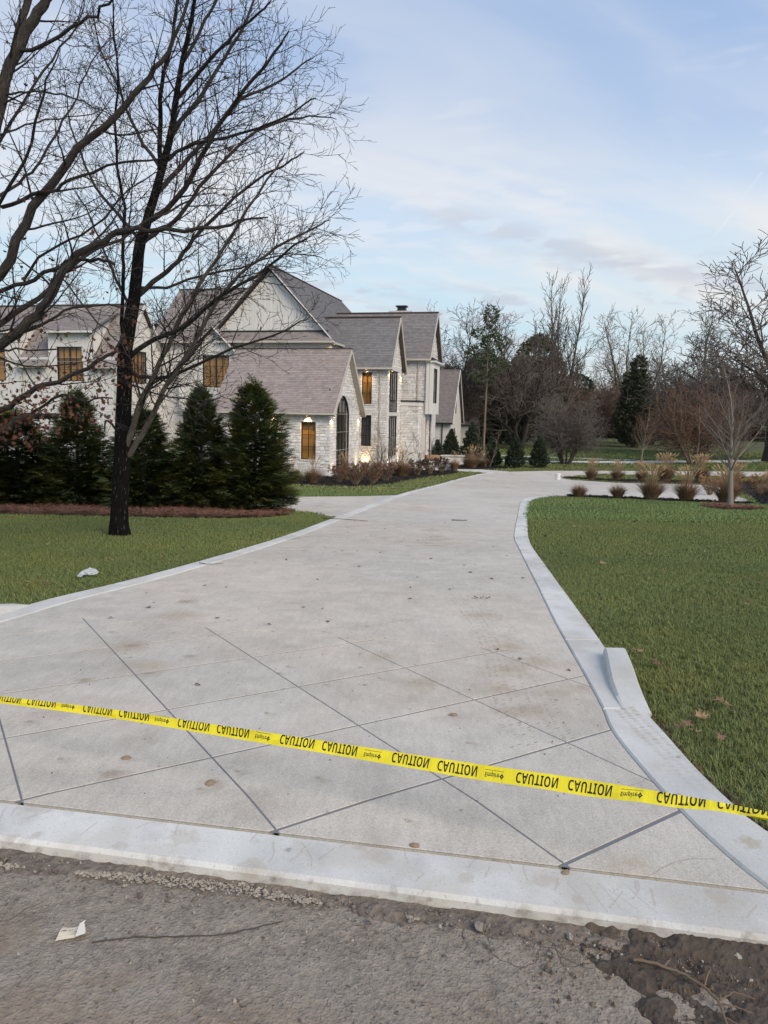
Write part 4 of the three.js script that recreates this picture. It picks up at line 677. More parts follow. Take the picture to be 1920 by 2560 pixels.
// garage wing at the left ------------------------------------------------------------------------------------
const garage = thing('garage_wing', 'white boarded wing with dormers behind the row of evergreens', 'house', HOUSE, TURN);
{
  const H = garage, Z = -2.3, F = facingFront(Z), G = facingRight(-16, Z);
  const dA = { x0: -20.45, x1: -18.42, y0: 5.78, y1: 8.1 }, dB = { x0: -26.9, x1: -24.6, y0: 5.78, y1: 8.1 }, lw = { x0: -20.0, x1: -19.02, y0: 1.85, y1: 3.9 }, lw2 = { x0: -25.6, x1: -24.2, y0: 1.3, y1: 3.9 };
  wallBack(H, F, [[-29, -0.4], [-16, -0.4], [-16, 7.4], [-29, 7.4]], [lw, lw2, { ...dA, y1: 7.41 }, { ...dB, y1: 7.41 }].map((o) => ({ ...o, y1: Math.min(o.y1, 7.39) })), mortarMat);
  stones(H, F, [[-29, -0.4], [-16, -0.4], [-16, 4.15], [-29, 4.15]], [lw, lw2], 601, { n: 280 }, 1.15);
  boards(H, F, [[-29, 4.16], [-16, 4.16], [-16, 7.1], [-29, 7.1]], [dA, dB], 602, 0.26); windowUnit(H, F, lw, 2, 3, tanShade, { sill: true }); windowUnit(H, F, lw2, 2, 3, tanShade, { sill: true });
  for (const [a, b, o, s] of [[-21.1, -17.7, dA, 603], [-27.6, -23.5, dB, 605]]) {
    const top = { ...o, y0: 7.1 }; wallBack(H, facingFront(Z + 0.004), [[a, 7.1], [b, 7.1], [b, 9.1], [a, 9.1]], [{ ...top, y0: 7.11 }], whiteTrim, 0.15); boards(H, F, [[a, 7.11], [b, 7.11], [b, 9.05], [a, 9.05]], [top], s, 0.26); windowUnit(H, F, o, 4, 3, tanShade, { mullion: true });
    for (const x of [a, b]) { const m = new MB(); m.quad(V(x, 7.1, Z), V(x, 9.05, Z), V(x, 10.3, Z - 2.55), V(x, 10.3, Z - 2.6)); mesh('dormer_cheek', m.geo(false), whiteTrim, H); }
    roofSlope(H, [a - 0.3, 9.12, Z + 0.38], [b + 0.3, 9.12, Z + 0.38], [b + 0.3, 10.75, Z - 2.9], [a - 0.3, 10.75, Z - 2.9], s + 1, { thick: 0.1 }); gutterOn(H, [a - 0.3, 9.06, Z + 0.44], [b + 0.3, 9.06, Z + 0.44], whiteTrim);
  }
  for (const [a, b, z, y, sd] of [[-29.4, -27.6, Z - 0.02, 7.26, 611], [-27.6, -23.5, Z - 0.6, 7.969, 615], [-23.5, -21.1, Z - 0.02, 7.26, 616], [-21.1, -17.7, Z - 0.6, 7.969, 617], [-17.7, -15.62, Z - 0.02, 7.26, 618]]) roofSlope(H, [a, y, z], [b, y, z], [b, 11.35, -5.65], [a, 11.35, -5.65], sd, { tone: [0.245, 0.218, 0.203] }); roofSlope(H, [-29.4, 6.8, -9.35], [-15.62, 6.8, -9.35], [-15.62, 11.35, -5.65], [-29.4, 11.35, -5.65], 612); ridgeCap(H, [-29.4, 11.35, -5.65], [-15.62, 11.35, -5.65], 613);
  for (const [a, b] of [[-17.68, -15.62], [-23.48, -21.12]]) { roofSlope(H, [a, 6.78, Z + 0.36], [b, 6.78, Z + 0.36], [b, 7.28, Z - 0.04], [a, 7.28, Z - 0.04], 614); gutterOn(H, [a, 6.70, Z + 0.42], [b, 6.70, Z + 0.42]); }
  const gw = { x0: 2.0, x1: 4.0, y0: 5.8, y1: 8.05 }, gp = [[0.2, -0.4], [6.7, -0.4], [6.7, 7.1], [3.35, 11.1], [0.2, 7.4]]; wallBack(H, G, gp, [gw], mortarMat);
  boards(H, G, [[0, 4.16], [6.7, 4.16], [6.7, 7.1], [3.35, 11.05], [0, 7.1]], [gw], 621, 0.26); windowUnit(H, G, gw, 4, 3, tanShade, { mullion: true }); stones(H, G, [[0, -0.4], [6.7, -0.4], [6.7, 4.15], [0, 4.15]], [], 622, { n: 0 }, 1.15); rake(H, -15.64, [[-1.95, 6.62], [-5.65, 11.24], [-9.35, 6.62]], whiteTrim);
  { const b = new MB(); b.box(-29, -16.2, -0.4, 7.2, -9.0, -8.8); b.box(-29, -28.8, -0.4, 7.2, -8.8, -2.5); mesh('wall', b.geo(false), mortarMat, H); const t = new MB(); t.tri(V(-28.9, 7, -2.3), V(-28.9, 11.2, -5.65), V(-28.9, 7, -9)); mesh('gable', t.geo(false), whiteTrim, H); }
  downspout(H, -15.92, Z + 0.08, 0, 6.6); downspout(H, -17.5, Z + 0.05, 7.0, 9.0, whiteTrim); downspout(H, -23.2, Z + 0.06, 0, 6.6);
  { const b = new MB(); b.box(-19.1, -18.1, -0.4, 10.2, -12.6, -11.7); const ch = mesh('chimney', b.geo(false), mortarMat, H), p = new MB(); p.box(-19.0, -18.2, 10.2, 10.3, -12.5, -11.8); p.box(-18.9, -18.3, 10.3, 10.6, -12.4, -11.9); p.box(-19.05, -18.15, 10.6, 10.72, -12.55, -11.75); mesh('chimney_pot', p.geo(false), darkMetal, ch); }
  { const mb = new MB(); mb.box(-16.0, -15.86, 5.0, 5.4, -8.6, -8.45); mb.box(-16.02, -15.82, 5.4, 5.46, -8.64, -8.41); const l = mesh('wall_lantern', mb.geo(false), darkMetal, H); }
}
// outbuilding seen past the right end of the house
const back = thing('outbuilding', 'white gabled outbuilding with grey roof beyond the porch', 'house', HOUSE, TURN);
{
  const H = back, F = facingFront(-38), G = facingRight(1.4, -38), gw = { x0: 3.2, x1: 4.2, y0: 4.2, y1: 6.6 }, gd = { x0: 2.6, x1: 3.7, y0: 0.3, y1: 2.6 };
  wallBack(H, F, [[-7, -0.5], [1.4, -0.5], [1.4, 3.4], [-7, 3.4]], [], capStone); wallBack(H, G, [[0.2, -0.5], [8, -0.5], [8, 3.4], [4, 8.8], [0.2, 3.6]], [gw, gd], whiteTrim); boards(H, G, [[0, -0.5], [8, -0.5], [8, 3.4], [4, 8.8], [0, 3.4]], [gw, gd], 631, 0.3); windowUnit(H, G, gw, 2, 3, oliveShade); windowUnit(H, G, gd, 2, 3, oliveShade);
  { const b = new MB(); b.box(-7, 1.2, -0.5, 3.4, -46, -45.8); b.box(-7, -6.8, -0.5, 3.4, -45.8, -38.2); mesh('wall', b.geo(false), capStone, H); }
  roofSlope(H, [-7.3, 3.2, -37.6], [1.75, 3.2, -37.6], [1.75, 9.1, -42], [-7.3, 9.1, -42], 632, { tone: [0.17, 0.15, 0.14] }); roofSlope(H, [-7.3, 3.2, -46.4], [1.75, 3.2, -46.4], [1.75, 9.1, -42], [-7.3, 9.1, -42], 633); gutterOn(H, [-7.3, 3.12, -37.54], [1.72, 3.12, -37.54], darkMetal); rake(H, 1.74, [[-37.6, 3.06], [-42, 9.0], [-46.4, 3.06]], whiteTrim); downspout(H, 0.55, -37.9, 0, 3.05, darkMetal);
  const G5 = facingRight(2.5, -50); wallBack(H, G5, [[0, -0.5], [6, -0.5], [6, 3], [3, 6], [0, 3]], [], whiteTrim); boards(H, G5, [[0, -0.5], [6, -0.5], [6, 3], [3, 6], [0, 3]], [], 634, 0.4); { const b = new MB(); b.box(-4, 2.3, -0.5, 3, -50.2, -50); mesh('wall', b.geo(false), capStone, H); } roofSlope(H, [-4.3, 2.9, -49.6], [2.85, 2.9, -49.6], [2.85, 6.3, -53], [-4.3, 6.3, -53], 635, { tone: [0.15, 0.135, 0.13] }); roofSlope(H, [-4.3, 2.9, -56.4], [2.85, 2.9, -56.4], [2.85, 6.3, -53], [-4.3, 6.3, -53], 636);
  fitting(H, 'wall_lamp', [2.72, 2.6, -49.2], [-0.3, -1, -0.3], 1.2);
}
// ---------------------------------------------------------------- trees
// limbs as [points, radius at the start, radius at the tip], in metres
const BLACK_LIMBS = [[[[-4.51,-0.55,-12.83],[-4.51,-0.29,-12.82],[-4.44,0.71,-12.8],[-4.36,1.83,-12.77],[-4.31,2.59,-12.74],[-4.2,3.08,-12.73],[-4.12,3.57,-12.72],[-4.01,4.3,-12.69],[-3.95,4.43,-12.69],[-3.8,4.9,-12.68],[-3.63,5.42,-12.66],[-3.48,5.94,-12.64],[-3.39,6.45,-12.63],[-3.28,6.96,-12.61],[-3.17,7.42,-12.6],[-3.05,7.96,-12.58],[-2.95,8.68,-12.55],[-2.87,9.39,-12.53]],0.155,0.02],[[[-3.72,5.39,-12.83],[-3.75,5.75,-12.91],[-3.77,6.44,-13.06],[-3.76,6.9,-13.17],[-3.66,7.38,-13.27],[-3.57,8.29,-13.47],[-3.54,9.11,-13.65],[-3.61,9.95,-13.83]],0.0442,0.0136],[[[-4.35,2.53,-12.83],[-4.37,2.74,-12.79],[-4.3,3.53,-12.63],[-4.24,4.01,-12.52],[-4.15,4.71,-12.37],[-4.19,5.28,-12.24],[-4.16,5.9,-12.09],[-4.06,6.42,-11.96],[-4.07,6.96,-11.82],[-4.01,7.67,-11.63]],0.034,0.0082],[[[-4.45,0.67,-12.83],[-4.38,0.88,-12.78],[-4.17,1.33,-12.67],[-3.97,1.84,-12.55],[-3.76,2.13,-12.47],[-3.58,2.45,-12.38],[-3.32,2.93,-12.25],[-2.92,3.5,-12.08],[-2.5,4.04,-11.91],[-2.11,4.58,-11.73],[-1.67,5.1,-11.55],[-1.53,5.28,-11.48]],0.0578,0.0082],[[[-4.39,0.74,-12.83],[-4.24,0.91,-12.75],[-4.1,1.1,-12.67],[-3.76,1.59,-12.45],[-3.46,2.01,-12.25],[-3.15,2.39,-12.06],[-2.63,3.1,-11.69],[-2.17,3.55,-11.41],[-1.6,3.88,-11.12],[-1.01,4.11,-10.82],[-0.81,4.19,-10.71]],0.0544,0.0068],[[[-4.31,2.2,-12.83],[-3.98,2.12,-12.74],[-3.56,2.14,-12.64],[-3.02,2.35,-12.48],[-2.47,2.57,-12.32],[-1.94,2.74,-12.17],[-1.42,2.94,-12.01],[-1.19,3.06,-11.93]],0.0354,0.0065],[[[-4.25,2.47,-12.83],[-3.76,2.72,-12.5],[-3.16,2.89,-12.12],[-2.57,3.25,-11.64],[-1.89,3.51,-11.11],[-1.31,3.81,-10.58],[-1.08,3.88,-10.37]],0.0442,0.0065],[[[-4.15,3.41,-12.83],[-3.7,3.76,-12.76],[-3.42,4.0,-12.71],[-3.16,4.31,-12.66],[-2.64,4.79,-12.56],[-2.11,5.18,-12.47],[-1.54,5.48,-12.38],[-1.34,5.59,-12.35]],0.0442,0.0065],[[[-4.05,4.26,-12.83],[-3.77,4.52,-12.96],[-3.48,4.78,-13.09],[-3.19,5.28,-13.27],[-2.82,5.79,-13.47],[-2.32,6.33,-13.7],[-1.8,6.6,-13.88],[-1.26,6.74,-14.05],[-0.98,6.72,-14.14]],0.0442,0.006],[[[-3.98,4.58,-12.83],[-3.4,4.89,-12.57],[-2.94,5.41,-12.25],[-2.49,5.93,-11.92],[-1.96,6.35,-11.57],[-1.58,6.67,-11.3],[-1.44,6.79,-11.19]],0.0486,0.0082],[[[-3.83,4.99,-12.83],[-3.48,5.55,-13.14],[-3.03,6.25,-13.52],[-2.62,6.9,-13.85],[-2.11,7.24,-14.12],[-1.59,7.74,-14.42],[-1.4,7.93,-14.53]],0.0442,0.0065],[[[-3.65,5.54,-12.83],[-3.3,5.72,-12.7],[-2.75,5.8,-12.53],[-2.22,5.87,-12.36],[-1.7,5.99,-12.19],[-1.2,6.21,-11.99],[-1.14,6.23,-11.97]],0.0309,0.006],[[[-3.55,5.94,-12.83],[-3.15,6.69,-13.18],[-2.82,7.38,-13.49],[-2.54,8.08,-13.78],[-2.32,8.87,-14.09],[-2.28,8.99,-14.14]],0.0398,0.0082],[[[-3.45,6.49,-12.83],[-2.98,6.77,-12.49],[-2.47,7.06,-12.09],[-1.92,7.27,-11.7],[-1.74,7.35,-11.55]],0.0354,0.0082],[[[-3.35,7.03,-12.83],[-3.09,7.56,-12.95],[-2.85,8.1,-13.07],[-2.62,8.7,-13.2],[-2.55,8.94,-13.25]],0.0309,0.0082],[[[-4.22,3.18,-12.83],[-4.56,3.73,-13.09],[-4.93,4.43,-13.4],[-5.25,5.01,-13.65],[-5.55,5.39,-13.83]],0.0265,0.006],[[[-4.05,4.33,-12.83],[-4.5,4.78,-13.16],[-5.03,5.32,-13.55],[-5.45,6.03,-13.97],[-5.81,6.85,-14.41],[-6.03,7.69,-14.83]],0.0309,0.006],[[[-3.72,5.45,-12.83],[-4.22,6.12,-13.21],[-4.59,6.88,-13.58],[-5.06,7.75,-14.01],[-5.34,8.73,-14.43]],0.0309,0.006],[[[-4.11,3.57,-12.83],[-3.72,3.63,-13.17],[-3.27,3.9,-13.56],[-2.66,4.13,-14.02],[-2.08,4.44,-14.45],[-1.46,4.53,-14.86],[-1.26,4.51,-14.99]],0.0265,0.006],[[[-4.33,2.01,-12.83],[-3.6,1.84,-12.21],[-3.02,1.75,-11.7],[-2.63,1.72,-11.34],[-2.33,1.81,-11.03]],0.015,0.005],[[[-4.47,1.17,-12.83],[-4.53,1.31,-12.74],[-4.62,1.39,-12.67],[-4.63,1.22,-12.58]],0.0218,0.0136]];
const OAK_LIMBS = [[[[-5.07,3.28,-10.2],[-4.66,3.93,-10.1],[-4.26,4.4,-10.02],[-3.93,4.78,-9.96],[-3.4,5.16,-9.87],[-3.03,5.49,-9.8],[-2.78,5.74,-9.75],[-2.54,6.14,-9.68],[-2.33,6.63,-9.6]],0.0613,0.0124],[[[-6.65,1.6,-10.4],[-5.77,2.03,-10.22],[-5.04,2.39,-10.07],[-4.58,2.7,-9.96],[-4.34,2.93,-9.9],[-4.05,3.29,-9.8],[-3.83,3.51,-9.73],[-3.5,3.64,-9.66],[-3.22,3.76,-9.6],[-2.92,3.75,-9.53],[-2.21,3.73,-9.38],[-1.76,3.79,-9.28],[-1.42,3.84,-9.2]],0.0693,0.0074],[[[-6.15,2.05,-10.6],[-5.45,2.71,-10.9],[-5.21,2.96,-11.01],[-4.9,3.24,-11.14],[-4.71,3.46,-11.22],[-4.38,3.77,-11.35],[-3.94,4.04,-11.5],[-3.51,4.39,-11.66],[-2.96,4.71,-11.84],[-2.52,5.11,-12.0]],0.0453,0.0062],[[[-5.88,2.9,-10.5],[-5.12,3.1,-10.29],[-4.76,3.19,-10.19],[-4.3,3.35,-10.06],[-4.0,3.46,-9.97],[-3.65,3.44,-9.87],[-3.43,3.38,-9.8]],0.0293,0.0174],[[[-6.24,0.96,-10.2],[-4.99,1.53,-9.9],[-4.64,1.73,-9.8],[-4.34,1.87,-9.73],[-3.99,1.97,-9.64],[-3.56,2.16,-9.52],[-3.36,2.27,-9.47],[-3.2,2.47,-9.4]],0.04,0.0136],[[[-5.91,0.88,-10.0],[-4.97,1.28,-9.84],[-4.64,1.46,-9.78],[-4.43,1.5,-9.75],[-4.15,1.49,-9.7]],0.0453,0.0341],[[[-4.63,1.48,-9.9],[-4.46,1.56,-9.82],[-4.08,1.74,-9.64],[-3.7,1.69,-9.47],[-3.32,1.72,-9.3]],0.0213,0.0087],[[[-5.43,2.19,-10.2],[-5.02,2.29,-10.01],[-4.75,2.32,-9.89],[-4.11,2.31,-9.6]],0.016,0.0099],[[[-4.79,2.47,-10.0],[-4.74,2.56,-10.09],[-4.45,2.81,-10.44],[-4.21,2.98,-10.69],[-3.81,3.04,-11.06],[-3.61,3.01,-11.24],[-3.43,2.95,-11.4]],0.024,0.005],[[[-5.37,4.7,-10.5],[-5.12,5.56,-10.5],[-4.85,6.21,-10.5],[-4.57,6.64,-10.5],[-4.44,6.78,-10.5],[-4.23,7.21,-10.5]],0.0746,0.0496],[[[-5.44,5.41,-10.8],[-5.21,6.13,-10.94],[-5.06,6.74,-11.05],[-4.98,7.08,-11.12],[-4.89,7.52,-11.2]],0.0533,0.0434],[[[-4.88,6.17,-10.5],[-4.49,6.13,-10.31],[-3.96,6.23,-10.02],[-3.58,6.29,-9.81],[-3.3,6.38,-9.62],[-3.01,6.51,-9.4]],0.0267,0.0093],[[[-5.32,5.63,-10.7],[-4.93,5.61,-10.44],[-4.48,5.51,-10.13],[-3.98,5.34,-9.77],[-3.51,5.09,-9.4],[-3.05,4.8,-9.0]],0.016,0.005],[[[-5.49,4.22,-10.6],[-5.13,4.53,-10.76],[-4.9,4.78,-10.88],[-4.64,5.37,-11.08],[-4.42,5.91,-11.26],[-4.25,6.46,-11.43],[-3.9,6.92,-11.6]],0.024,0.005],[[[-5.36,3.67,-10.4],[-4.94,4.13,-10.03],[-4.43,4.55,-9.63],[-4.03,4.99,-9.2],[-3.83,5.2,-8.97],[-3.57,5.41,-8.7]],0.0267,0.005],[[[-5.0,4.14,-10.2],[-4.53,4.25,-10.02],[-4.17,4.3,-9.89],[-3.81,4.41,-9.74],[-3.23,4.5,-9.51],[-2.69,4.5,-9.29],[-2.06,4.65,-9.0]],0.0267,0.0062],[[[-5.4,5.04,-10.6],[-5.11,5.35,-10.89],[-4.79,5.56,-11.16],[-4.44,5.71,-11.43],[-4.08,5.93,-11.7]],0.016,0.005],[[[-5.72,4.04,-10.7],[-5.55,4.98,-11.08],[-5.36,5.6,-11.33],[-5.11,6.18,-11.57],[-4.85,6.78,-11.81],[-4.63,7.32,-12.02],[-4.57,7.85,-12.2]],0.0267,0.0062],[[[-4.16,3.24,-9.9],[-3.8,2.87,-9.62],[-3.48,2.61,-9.39],[-3.23,2.41,-9.21],[-2.97,2.16,-9.0]],0.0117,0.005],[[[-4.76,3.23,-10.2],[-4.42,3.49,-9.95],[-3.89,3.63,-9.64],[-3.36,3.84,-9.3],[-2.92,4.07,-8.96],[-2.41,4.18,-8.6]],0.0187,0.005]];
const UPV = V(0, 1, 0);
function turned(dir, ang, az) {   // a direction leaning by ang from dir, at azimuth az round it
  const s = V(0, 0, 0).crossVectors(dir, Math.abs(dir.y) > 0.95 ? V(1, 0, 0) : UPV).normalize(), u = V(0, 0, 0).crossVectors(s, dir);
  return dir.clone().multiplyScalar(Math.cos(ang)).addScaledVector(s, Math.sin(ang) * Math.cos(az)).addScaledVector(u, Math.sin(ang) * Math.sin(az)).normalize();
}
function spray(cfg, out, pts, rad, level, r) {   // side branches along a branch
  const n = pts.length; let L = 0; const cum = [0]; for (let k = 1; k < n; k++) { L += pts[k].distanceTo(pts[k - 1]); cum.push(L); }
  const c = cfg.levels[level]; if (!c) return; const num = Math.max(c.min ?? 0, Math.round(L * c.dens * (0.8 + 0.4 * r()))); let az = r() * 6.28;
  for (let k = 0; k < num; k++) {
    const t = c.from + (1 - c.from) * Math.pow((k + 0.2 + 0.6 * r()) / num, c.bias ?? 1), s = t * L; let q = 1; while (q < n - 1 && cum[q] < s) q++;
    const f = clamp((s - cum[q - 1]) / Math.max(1e-6, cum[q] - cum[q - 1])), p = pts[q - 1].clone().lerp(pts[q], f), d = pts[q].clone().sub(pts[q - 1]).normalize(), pr = lerp(rad[q - 1], rad[q], f);
    az += 2.4 + (r() - 0.5) * 1.2; const dir = turned(d, c.ang + (r() - 0.5) * c.angVar, az), len = (c.len ?? 0) * (0.55 + 0.75 * r()) + (c.rel ?? 0) * L * (1 - 0.6 * t) * (0.6 + 0.7 * r());
    grow(cfg, out, p, dir, len, Math.max(cfg.rMin, Math.min(pr * (c.rk ?? 0.55), c.rMax ?? 1)), level, r);
  }
}
function grow(cfg, out, p0, dir, len, r0, level, r) {
  const c = cfg.levels[level], seg = Math.max(2, Math.min(9, Math.round(len / c.seg))), pts = [p0], rad = [r0], d = dir.clone(), step = len / seg; let p = p0;
  for (let k = 1; k <= seg; k++) { d.x += (r() - 0.5) * c.wob; d.y += (r() - 0.5) * c.wob + c.up; d.z += (r() - 0.5) * c.wob; d.normalize(); p = p.clone().addScaledVector(d, step); pts.push(p); rad.push(Math.max(cfg.rMin * 0.7, r0 * (1 - 0.75 * k / seg))); }
  const sides = r0 > 0.06 ? 8 : r0 > 0.02 ? 5 : 3; out[level >= (cfg.fineFrom ?? 1) ? 'fine' : 'limb'].tube(pts, rad, sides, undefined, r0 > 0.03 ? Math.max(0.3, Math.round(r0 * 6.3 * 3) / 3) : 0.3, level < 2);
  if (out.tips) out.tips.push([pts[seg], d.clone(), level]);
  spray(cfg, out, pts, rad, level + 1, r);
}
function smoothLimb(P, r0, r1, r, wob = 0.02, steps = 3, pw = 0.85) {
  const c = new THREE.CatmullRomCurve3(P.map((p) => V(...p)), false, 'centripetal'), n = (P.length - 1) * steps, pts = c.getPoints(n), rad = pts.map((_, k) => r1 + (r0 - r1) * Math.pow(1 - k / n, pw));
  for (let k = 1; k < n; k++) pts[k].add(V((r() - 0.5) * wob, (r() - 0.5) * wob, (r() - 0.5) * wob)); return [pts, rad];
}
// the dark-barked tree on the left lawn
{
  const t = thing('bare_tree', 'bare tree with soot black trunk standing on the left lawn', 'tree', [0, 0, 0]), r = rng(1001), fine = new MB();
  const cfg = { rMin: 0.0042, fineFrom: 0, levels: [{ dens: 5.2, from: 0.14, ang: 0.72, angVar: 0.5, len: 0.36, rel: 0.15, seg: 0.16, wob: 0.20, up: 0.035, rk: 0.42, rMax: 0.02 }, { dens: 8.0, from: 0.08, ang: 0.75, angVar: 0.6, len: 0.24, rel: 0.22, seg: 0.09, wob: 0.26, up: 0.03, rMax: 0.008 }, { dens: 7.0, from: 0.15, ang: 0.7, angVar: 0.6, len: 0.12, rel: 0.18, seg: 0.06, wob: 0.3, up: 0.02, rMax: 0.005 }] };
  BLACK_LIMBS.forEach(([P, r0, r1], k) => {
    const [pts, rad] = smoothLimb(P, r0, r1, r, k ? 0.035 : 0.012, 3, k ? 0.85 : 1.35), mb = new MB();
    if (k === 0) for (let q = 0; q < 4; q++) rad[q] *= 1 + 0.22 * (1 - q / 4);
    mb.tube(pts, rad, k ? 7 : 16, undefined, k ? 1 : 2); mesh(k ? 'limb' : 'trunk', mb.geo(false), k === 3 || k === 4 ? greyBark : k < 3 ? charBark : oakBark, t);
    if (k === 20) return; const a = k === 0 ? Math.floor(pts.length * 0.5) : 0; spray(cfg, { fine, limb: fine }, pts.slice(a), rad.slice(a), 0, r);
  });
  mesh('twigs', fine.geo(false), twigDark, t).userData.kind = 'stuff';
  // a few tan leaves still hanging
  const lv = new MB(); for (let k = 0; k < 34; k++) { const v = (r() * fine.p.length / 3 | 0) * 3; leafAt(lv, V(fine.p[v], fine.p[v + 1], fine.p[v + 2]), 0.085, r, [0.9 + 0.3 * r(), 0.9, 0.85]); }
  const lm = mesh('dead_leaves', lv.geo(), std({ color: lin(0.20, 0.105, 0.055), roughness: 0.9, side: THREE.DoubleSide, vertexColors: true }), t); lm.userData.kind = 'stuff';
}
function leafAt(mb, p, s, r, col) {   // one lobed, cupped leaf
  const q = new THREE.Quaternion().setFromEuler(new THREE.Euler((r() - 0.5) * 3, r() * 6.28, (r() - 0.5) * 3)), o = [[0, 0], [0.16, 0.22], [0.40, 0.30], [0.22, 0.48], [0.36, 0.68], [0.12, 0.74], [0, 1.05], [-0.12, 0.74], [-0.36, 0.68], [-0.22, 0.48], [-0.40, 0.30], [-0.16, 0.22]];
  const P = o.map(([x, y]) => V(x * s, y * s, (x * x * 0.9 - Math.sin(y * 3) * 0.12) * s).applyQuaternion(q).add(p)), c = V(0, 0.45 * s, -0.1 * s).applyQuaternion(q).add(p);
  for (let k = 0; k < 12; k++) mb.tri(c, P[k], P[(k + 1) % 12], col);
}
// the old oak whose limbs reach in from the left
{
  const t = thing('oak_tree', 'large oak reaching in from the left edge with russet leaves', 'tree', [0, 0, 0]), r = rng(1101), fine = new MB(), lv = new MB(), x0 = -7.4, z0 = -10.8;
  const [tp, tr] = smoothLimb([[x0, hG(x0, z0) - 0.1, z0], [x0 + 0.03, 0.6, z0], [x0 + 0.12, 2.2, z0], [x0 + 0.5, 3.9, z0 + 0.1], [x0 + 1.2, 5.2, z0 + 0.2], [x0 + 1.9, 6.6, z0 + 0.2], [x0 + 2.4, 8.4, z0 + 0.1], [x0 + 2.6, 10.5, z0]], 0.34, 0.09, r, 0.02, 4); tr[0] *= 1.3; tr[1] *= 1.18; tr[2] *= 1.08;
  { const mb = new MB(); mb.tube(tp, tr, 20, undefined, 4); mesh('trunk', mb.geo(false), oakBark, t); }
  const cfg = { rMin: 0.004, fineFrom: 0, levels: [{ dens: 2.6, from: 0.12, ang: 0.85, angVar: 0.7, len: 0.5, rel: 0.16, seg: 0.14, wob: 0.34, up: 0.05, rk: 0.4, rMax: 0.018 }, { dens: 5.0, from: 0.12, ang: 0.85, angVar: 0.7, len: 0.22, rel: 0.2, seg: 0.08, wob: 0.4, up: 0.04, rMax: 0.008 }, { dens: 6.5, from: 0.15, ang: 0.8, angVar: 0.7, len: 0.11, rel: 0.16, seg: 0.06, wob: 0.4, up: 0.03, rMax: 0.005 }] };
  OAK_LIMBS.forEach(([P, r0, r1], k) => {
    // carry the limb back to the trunk where it starts outside the view
    const s = V(...P[0]); let pre = []; if (s.x < -5.0) { const y = Math.min(Math.max(s.y - 0.7, 0.8), 9.5); let b = tp[0]; for (const q of tp) if (Math.abs(q.y - y) < Math.abs(b.y - y)) b = q; pre = [[b.x, b.y, b.z], [(b.x + s.x) / 2, (b.y * 0.62 + s.y * 0.38), (b.z + s.z) / 2]]; }
    const [pts, rad] = smoothLimb([...pre, ...P], r0 * (pre.length ? 1.2 : 1), r1, r, 0.05), mb = new MB(); mb.tube(pts, rad, 9, undefined, 1); mesh('limb', mb.geo(false), oakBark, t);
    if (k === 5) { } else spray(cfg, { fine, limb: fine }, pts.slice(pre.length * 3), rad.slice(pre.length * 3), 0, r);
  });
  mesh('twigs', fine.geo(false), twigDark, t).userData.kind = 'stuff';
  // russet leaf tufts, thick on the low limbs
  const tuft = (p, n, spread) => { for (let k = 0; k < n; k++) leafAt(lv, p.clone().add(V((r() - 0.5) * spread, (r() - 0.6) * spread, (r() - 0.5) * spread)), 0.045 + 0.04 * r(), r, [0.7 + 0.6 * r(), 0.8 + 0.4 * r(), 0.8 + 0.3 * r()]); };
  for (const [k, n, sp] of [[4, 44, 0.34], [5, 20, 0.32], [6, 34, 0.30], [7, 7, 0.22], [8, 6, 0.2], [2, 5, 0.2], [3, 4, 0.2]]) { const P = OAK_LIMBS[k][0]; for (let q = 0; q < n; q++) { const a = 1 + (r() * (P.length - 2)) | 0, A = V(...P[a]), Bq = V(...P[Math.min(P.length - 1, a + 1)]); tuft(A.lerp(Bq, r()).add(V((r() - 0.5) * 0.5, (r() - 0.62) * 0.55, (r() - 0.5) * 0.7)), 3 + (r() * 6) | 0, sp); } }
  for (let q = 0; q < 46; q++) { const v = (r() * fine.p.length / 3 | 0) * 3; tuft(V(fine.p[v], fine.p[v + 1], fine.p[v + 2]), 1 + (r() * 3) | 0, 0.12); }
  mesh('dead_leaves', lv.geo(), std({ color: lin(0.080, 0.032, 0.020), roughness: 0.9, side: THREE.DoubleSide, vertexColors: true }), t).userData.kind = 'stuff';
}

// ---- five tall evergreens behind the lawn
const greenMat = (r, g, b, o = {}) => new THREE.MeshPhysicalMaterial({ color: lin(r, g, b), roughness: 0.85, transmission: 0.15, thickness: 0, side: THREE.DoubleSide, vertexColors: true, ...o });
function frond(mb, p, dir, s, r, col) {   // a flat fern-like spray
  const a = dir.clone().normalize(), side = V(0, 0, 0).crossVectors(a, UPV).normalize(); if (side.lengthSq() < 0.1) side.set(1, 0, 0); const n = V(0, 0, 0).crossVectors(side, a).normalize(), roll = (r() - 0.5) * 1.6; side.multiplyScalar(Math.cos(roll)).addScaledVector(n, Math.sin(roll));
  const droop = 0.22 * s, P = (t) => p.clone().addScaledVector(a, s * t).addScaledVector(UPV, -droop * t * t); let w = 0.022 * s + 0.008;
  mb.tri(P(0).addScaledVector(side, -w), P(0).addScaledVector(side, w), P(1.05), col);
  for (let k = 0; k < 6; k++) { const t = 0.1 + 0.15 * k, q = P(t), l = s * (0.44 - 0.05 * k) * (0.7 + 0.6 * r()), sg = k % 2 ? 1 : -1; for (const g of [sg, -sg]) { const e = q.clone().addScaledVector(side, g * l * 0.8).addScaledVector(a, l * 0.72).addScaledVector(UPV, -0.12 * l), m = q.clone().lerp(e, 0.5), pw = a.clone().multiplyScalar(0.09 * l + 0.006); mb.tri(q.clone().sub(pw), m.clone().add(pw), e, col); mb.tri(q, e, m.clone().sub(pw), col); if (g === sg && r() < 0.35) break; } }
}
